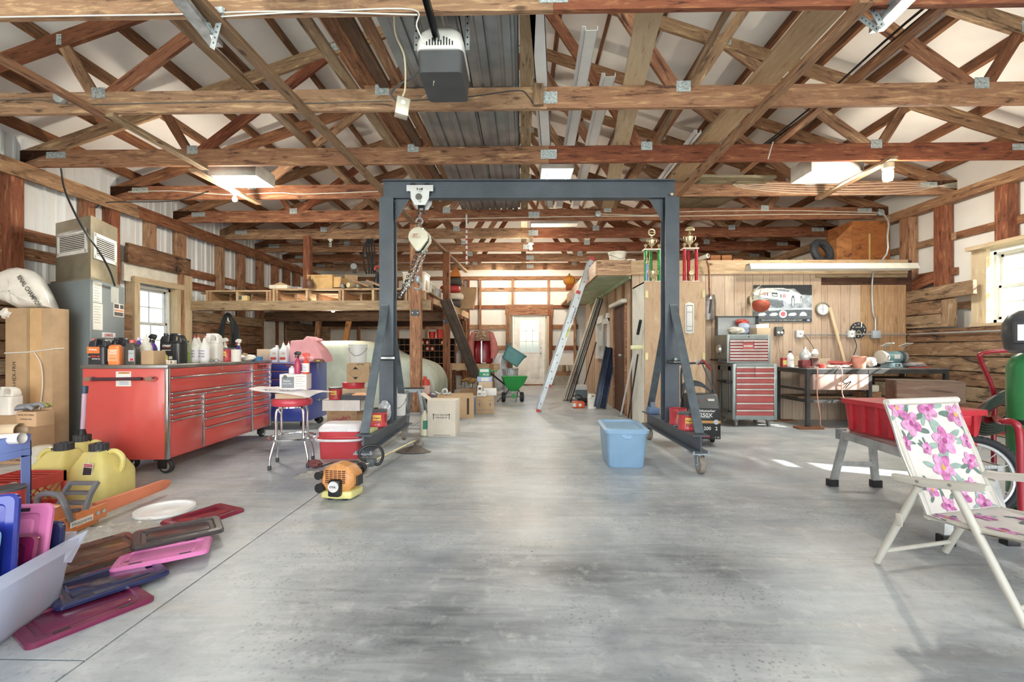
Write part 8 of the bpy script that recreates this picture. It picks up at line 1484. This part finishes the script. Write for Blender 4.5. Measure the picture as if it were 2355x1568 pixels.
def cloth(pa,pb,name,sag):
 """cloth panel between two cross lines; local x across, y along, z the face"""
 y0_,z0_=pa;y1_,z1_=pb;L_=math.hypot(y1_-y0_,z1_-z0_);c_,s_=(y1_-y0_)/L_,(z1_-z0_)/L_;b=B()
 fz_=lambda u,v:-sag*4*v*(1-v)-.008*math.sin(pi*u)+.003*math.sin(9*v+3*u)
 for dz in(0,-.006):b.grid(lambda u,v:(-.022+(W_+.044)*u,L_*v,fz_(u,v)+dz),12,16)
 o=mk(b,name,CL,t,ang=70);o.matrix_basis=Matrix(((1,0,0,0),(0,c_,-s_,y0_),(0,s_,c_,z0_),(0,0,0,1)));return o,L_,fz_
PK1,PK2,PK3,GL,GD,YC=P('#b5699b',.85,0,.2,40),P('#c98fb4',.85,0,.2,40),P('#93447a',.85,0,.2,40),P('#8fa39c',.85,0,.08,40),P('#63786f',.85,0,.08,40),P('#c8a25a',.85)
def flower(o,L_,fz_,u,v,r,seed,leaves=3):
 g=random.Random(seed);X,Y=-.022+(W_+.044)*u,L_*v
 def Z(x,y):return fz_(min(1,max(0,(x+.022)/(W_+.044))),min(1,max(0,y/L_)))
 def blob(cx,cy,rx,ry,a,d,n_=10):
  pts=[];
  for k in range(n_):q=2*pi*k/n_;x,y=rx*math.cos(q)*(1+.12*math.sin(3*q+seed)),ry*math.sin(q);pts.append((cx+x*math.cos(a)-y*math.sin(a),cy+x*math.sin(a)+y*math.cos(a)))
  pts=[(min(W_+.018,max(-.018,x)),min(L_*.99,max(.004,y)))for x,y in pts];return[(x,y,Z(x,y)+d)for x,y in pts]
 lv,pa,pb_,pc=B(),B(),B(),B()
 for k in range(leaves):a=g.uniform(0,6.3);lv.add(blob(X+r*1.15*math.cos(a),Y+r*1.15*math.sin(a),r*.55,r*.2,a+g.uniform(-.5,.5),.0022),[tuple(range(10))])
 a0=g.uniform(0,6)
 for k in range(5):a=a0+2*pi*k/5;(pa if k%2 else pb_).add(blob(X+r*.5*math.cos(a),Y+r*.5*math.sin(a),r*.5,r*.36,a,.003+.0002*k),[tuple(range(10))])
 pc.add(blob(X,Y,r*.2,r*.2,0,.0046),[tuple(range(10))])
 for bb,nm,m_ in((lv,'leaf_print',GL if seed%2 else GD),(pa,'petal_print',PK1),(pb_,'petal_print',PK2),(pc,'flower_centre_print',PK3 if seed%3 else YC)):
  if bb.v:mk(bb,nm,m_,o,kind='stuff' if nm=='leaf_print' else None)
o,L_,f_=cloth((.0,.335),(.185,.83),'back_cloth',-.012*0+.01)
for k,(u,v,r)in enumerate(((.12,.95,.05),(.25,.80,.062),(.55,.93,.058),(.9,.86,.055),(.62,.62,.066),(.1,.62,.034),(.48,.38,.062),(.85,.42,.04),(.9,.6,.035),(.2,.2,.036),(.55,.13,.05),(.32,.05,.04),(.75,.2,.035),(.36,.56,.03),(.78,.03,.045))):flower(o,L_,f_,u,v,r*1.15,k+3,4)
mk(B().tube([(-.015,L_+.004,.0),(W_+.015,L_+.004,.0)],.017,10),'rolled_edge',CL,o)
o,L_,f_=cloth((-.43,.37),(.02,.335),'seat_cloth',.02)
for k,(u,v,r)in enumerate(((.1,.85,.05),(.5,.8,.045),(.8,.6,.055),(.25,.5,.055),(.6,.35,.05),(.2,.2,.05),(.85,.15,.05))):flower(o,L_,f_,u,v,r,k+30,3)
p=at(2372,1100,2.98);t=T('gas_cylinder','tall green gas cylinder strapped to the red cart','gas cylinder',(p.x,p.y,.032));GC_=P('#2f7a47',.3,0,.06);mk(B().lathe([(.11,.03),(.117,.05),(.117,.96),(.09,1.02),(.045,1.05),(.04,1.07),(.001,1.07)],28),'cylinder_body',GC_,t);mk(B().lathe([(.118,.58),(.119,.585),(.119,.605),(.118,.61)],28,cap=False),'strap',BLK,t);mk(B().lathe([(.05,0),(.11,.0),(.11,.035),(.05,.035)],20),'base_ring',BLK,t)
hp=at(2345,790,2.86);t=T('welding_helmet','black welding helmet with pale shiny visor perched on the green cylinder','helmet',(p.x-.06,p.y-.05,1.105),R(-42));HB=P('#4b4d50',.35,0,.05)
b=B();b.loft([[(w*math.cos(q),-.1+(dp*-math.sin(q))+.08,z)for q in[pi*k/14 for k in range(15)]]for z,w,dp in((-.03,.09,.08),(.0,.12,.11),(.08,.135,.12),(.16,.13,.11),(.22,.1,.06),(.245,.05,.02))]);b2=mk(b,'shell',HB,t,ang=50);mk(B().bx(-.09,.09,-.155,-.11,.03,.17),'visor_frame',P('#34373c',.4),t,bev=.012);mk(B().bx(-.07,.07,-.160,-.154,.05,.15),'visor_glass',P('#c9cfe0',.08,.3,.1,6),t)
RM=P('#9c2230',.28,0,.05,coat=.4);q=lambda px,py,D:at(px,py,D);cb=at(2290,1190,3.1);t=T('cylinder_cart','dark red tubular gas cart with hoses coiled on its frame','gas cart',(cb.x,cb.y,0));Oc=V((cb.x,cb.y,0))
def ct_(pts,name,r=.018):return mk(B().tube([v-Oc for v in spl(pts,6)],r,10),name,RM,t)
g0=onZ(2286,1150);ct_([V((g0.x,g0.y,.02)),q(2285,1000,g0.y),q(2285,905,g0.y),q(2256,830,g0.y),q(2262,812,g0.y),q(2330,806,g0.y+.05),q(2400,806,g0.y+.05)],'push_handle',.016)
g1=at(2352,1180,2.7);ct_([V((g1.x,g1.y,.03)),q(2348,1100,2.7),q(2345,1000,2.7),q(2332,972,2.72),q(2300,968,2.85),q(2290,960,g0.y)],'front_hoop',.02)
mk(B().bx(-.16,.02,-.006,.006,0,.13),'back_plate',RM,t,loc=q(2312,998,g0.y+.02)-Oc);mk(B().bx(-.1,.4,-.35,.15,.01,.03),'base_plate',RM,t);b=B()
for k in range(8):r=.15+.012*(k%4);c_=q(2300,925,g0.y-.03)-Oc+V((0,-.02*(k//4),-.012*k));b.tube([c_+V((r*math.cos(a_),-.03*math.sin(a_)+.012*(k%3),.115*math.sin(a_)+.06*math.cos(a_)-.03))for a_ in[2*pi*j/26 for j in range(26)]],.0085,6,True)
h_=mk(b,'gas_hose',P('#6b3a34',.5,0,.25,3),t);b=B()
for k in range(5):r=.165+.01*k;c_=q(2300,925,g0.y-.05)-Oc+V((0,-.02,-.018*k));b.tube([c_+V((r*math.cos(a_),-.03*math.sin(a_),.12*math.sin(a_)+.06*math.cos(a_)-.03))for a_ in[2*pi*j/26 for j in range(26)]],.0085,6,True)
mk(b,'gas_hose',P('#3c4a40',.5),t)
wc=at(2236,1097,2.95);t=T('spoked_wheel','grey spoked bicycle wheel with knobbly tyre behind the lawn chair','wheel',(wc.x,wc.y,0),R(-14));r=wc.z-.0;b=B();b.tube([((r-.024)*math.cos(a_),0,r+(r-.024)*math.sin(a_))for a_ in[2*pi*k/48 for k in range(48)]],.024,10,True);ty_=mk(b,'tyre',RUB,t);b=B()
for k in range(60):a_=2*pi*k/60;c_=V(((r-.003)*math.cos(a_),0,r+(r-.003)*math.sin(a_)));b.bc(0,0,0,.008,.03,.014,Matrix.Translation(c_)@Matrix.Rotation(-a_,4,'Y'))
mk(b,'tread_knob',RUB,ty_);mk(B().tube([((r-.055)*math.cos(a_),0,r+(r-.055)*math.sin(a_))for a_ in[2*pi*k/40 for k in range(40)]],.012,8,True),'rim',P('#c9cbcc',.3,.6),t);mk(B().lathe([(.02,-.04),(.03,-.03),(.03,.03),(.02,.04)],14,(0,0,r),'y'),'hub',BLK,t)
for k in range(14):a_=2*pi*k/14;mk(B().tube([(.025*math.cos(a_+.6),.02*(-1)**k,r+.025*math.sin(a_+.6)),((r-.06)*math.cos(a_),0,r+(r-.06)*math.sin(a_))],.003,5),'spoke',P('#c9cbcc',.3,.6),t)
p=at(2240,1000,5.1);tag(beam('plywood_offcut',(5.35,4.95,.001),(5.72,5.0,.95),.4,.012,P('#c99f5c',.7,0,.06),None,(1,0,-.3)),'tan plywood offcut leaning on the stained plank wall','plywood')
# wiring
def wire(pts,label,col,r=.005,grp='wires on the trusses',n=5):return cordt(pts,r,label,col,'wire','wire',grp,n)
T_=lambda i:3.0+1.22*i-.026
def wp(px,py,i):return onY(px,py,T_(i))
for k,(i,c,lb,pts)in enumerate(((1,'#6d6a66','grey cable stapled along the second truss from the wall to the outlet box',((-60,232),(80,229),(170,240),(400,236),(620,233),(700,237),(900,232))),(1,'#3c3c40','dark cable running along the second truss to the lamp holder',((945,231),(1080,222),(1190,208),(1215,222),(1228,240),(1237,232))),(0,'#e4e2dc','white wire sagging under the nearest truss',((-40,40),(200,36),(400,33),(640,26),(960,34))),(0,'#e4e2dc','second white wire looping to the door opener strap',((480,40),(640,30),(780,24),(950,22),(958,60),(975,100))),(3,'#d8d4c8','pale wire stapled along the fourth truss past the box light',((295,441),(400,439),(520,447),(640,443),(700,446),(870,440))),(4,'#e2dccc','upper white cable along the fifth truss to the junction box',((1380,492),(1500,495),(1560,487),(1800,484),(2020,489))),(4,'#e2dccc','lower white cable along the fifth truss to the wall',((985,504),(1200,500),(1390,497),(1560,497),(1800,493),(2020,493))),(2,'#cfcac0','white wire dropping from the third truss near the gantry',((1778,326),(1772,345),(1766,366))),(6,'#4a4844','dark wire along the seventh truss above the loft',((590,566),(760,562),(860,565),(1080,563))))):
 wire([wp(a1,c1,i)for a1,c1 in pts],lb,c,.005 if i<2 else .007)
for k in range(5):wire([wp(1676,412,3),wp(1700,418+3*k,3),wp(1800,422+5*k,3),wp(1930,424+5.5*k,3),wp(2080,420+6*k,3),wp(2200,432-3*k,3),wp(2300,420+2*k,3)],'%s white cable of the bundle drooping along the fourth truss'%('topmost','second','third','fourth','lowest')[k],'#d8d0c0',.004,'white cable bundle')
a1=onX(140,388,-5.9);c1=V((fu.location.x+.3,fu.location.y+.35,FZ));wire([a1,at(150,440,5.2),at(188,520,4.85),at(228,578,4.95),at(252,622,5.15),at(264,657,5.45)],'black cord hanging from the wall plate past the furnace vents','#2a2b2e',.010,'cords on the sheet-metal wall')
wire([onX(220,478,-5.86),onX(250,465,-5.86),(onY(400,462,6.6)),wp(480,440,3)],'black cord looping from the wall plate to the fourth truss','#2a2b2e',.008,'cords on the sheet-metal wall')
for k in range(3):wire([(3.02+.03*k,2.6,ZT+.06),(3.0+.04*k,3.6,ZT+.10-.02*k),(2.98+.05*k,4.8,ZT+.04),(2.9+.03*k,6.0,ZT+.03)],'%s black cable lying on the brown board over the trusses'%('inner','middle','outer')[k],'#26272a',.011,'black cables on the trusses')
wire([at(905,20,3.1),at(910,80,3.3),at(930,130,3.45),at(932,200,3.52),at(926,222,3.55)],'cream cord holding up the dangling outlet box','#e2d6b6',.007);wire([at(980,150,3.3),at(945,180,3.5),at(918,195,3.56),at(900,215,3.62),at(915,235,3.58)],'grey opener cord coiled down to the dangling outlet box','#55585c',.008);wire([at(998,187,3.3),at(992,210,3.5),at(972,224,3.9)],'thin cream wire below the door opener','#d8ccb4',.004)
for px,py,i,lb in((145,228,1,'grey metal junction box where the short bracing board meets the second truss'),(1375,493,4,'pale octagonal junction box on the fifth truss'),(2023,490,4,'grey junction box on the fifth truss above the conduit')):
 p=wp(px,py,i);t=T('junction_box',lb,'junction box',(p.x,p.y-.0,p.z),0,'junction boxes on the trusses');mk(B().prism([(.055*math.cos(R(22.5+45*k)),.055*math.sin(R(22.5+45*k)))for k in range(8)],-.045,.0,'y'),'box_body',P('#b3b8ba',.45,.3,.06),t,bev=.003);mk(B().lathe([(.008,-.048),(.008,-.045),(.001,-.048)],8,(0,0,.02),'y'),'screw',STEEL,t)
g=random.Random(3);b=B()
for k in range(60):x,y,s=g.uniform(-1.2,3.2),g.uniform(2.2,6.5),g.uniform(.006,.018);a_=g.uniform(0,6);b.add([(x,y,.002),(x+s*math.cos(a_),y+s*math.sin(a_),.004),(x+s*.4*math.cos(a_+1.2),y+s*.4*math.sin(a_+1.2),.003)],[(0,1,2)])
o=mk(b,'floor_grit',P('#5a4a3c',.9));tag(o,'scattered leaf bits and grit on the concrete','grit',None,'stuff')
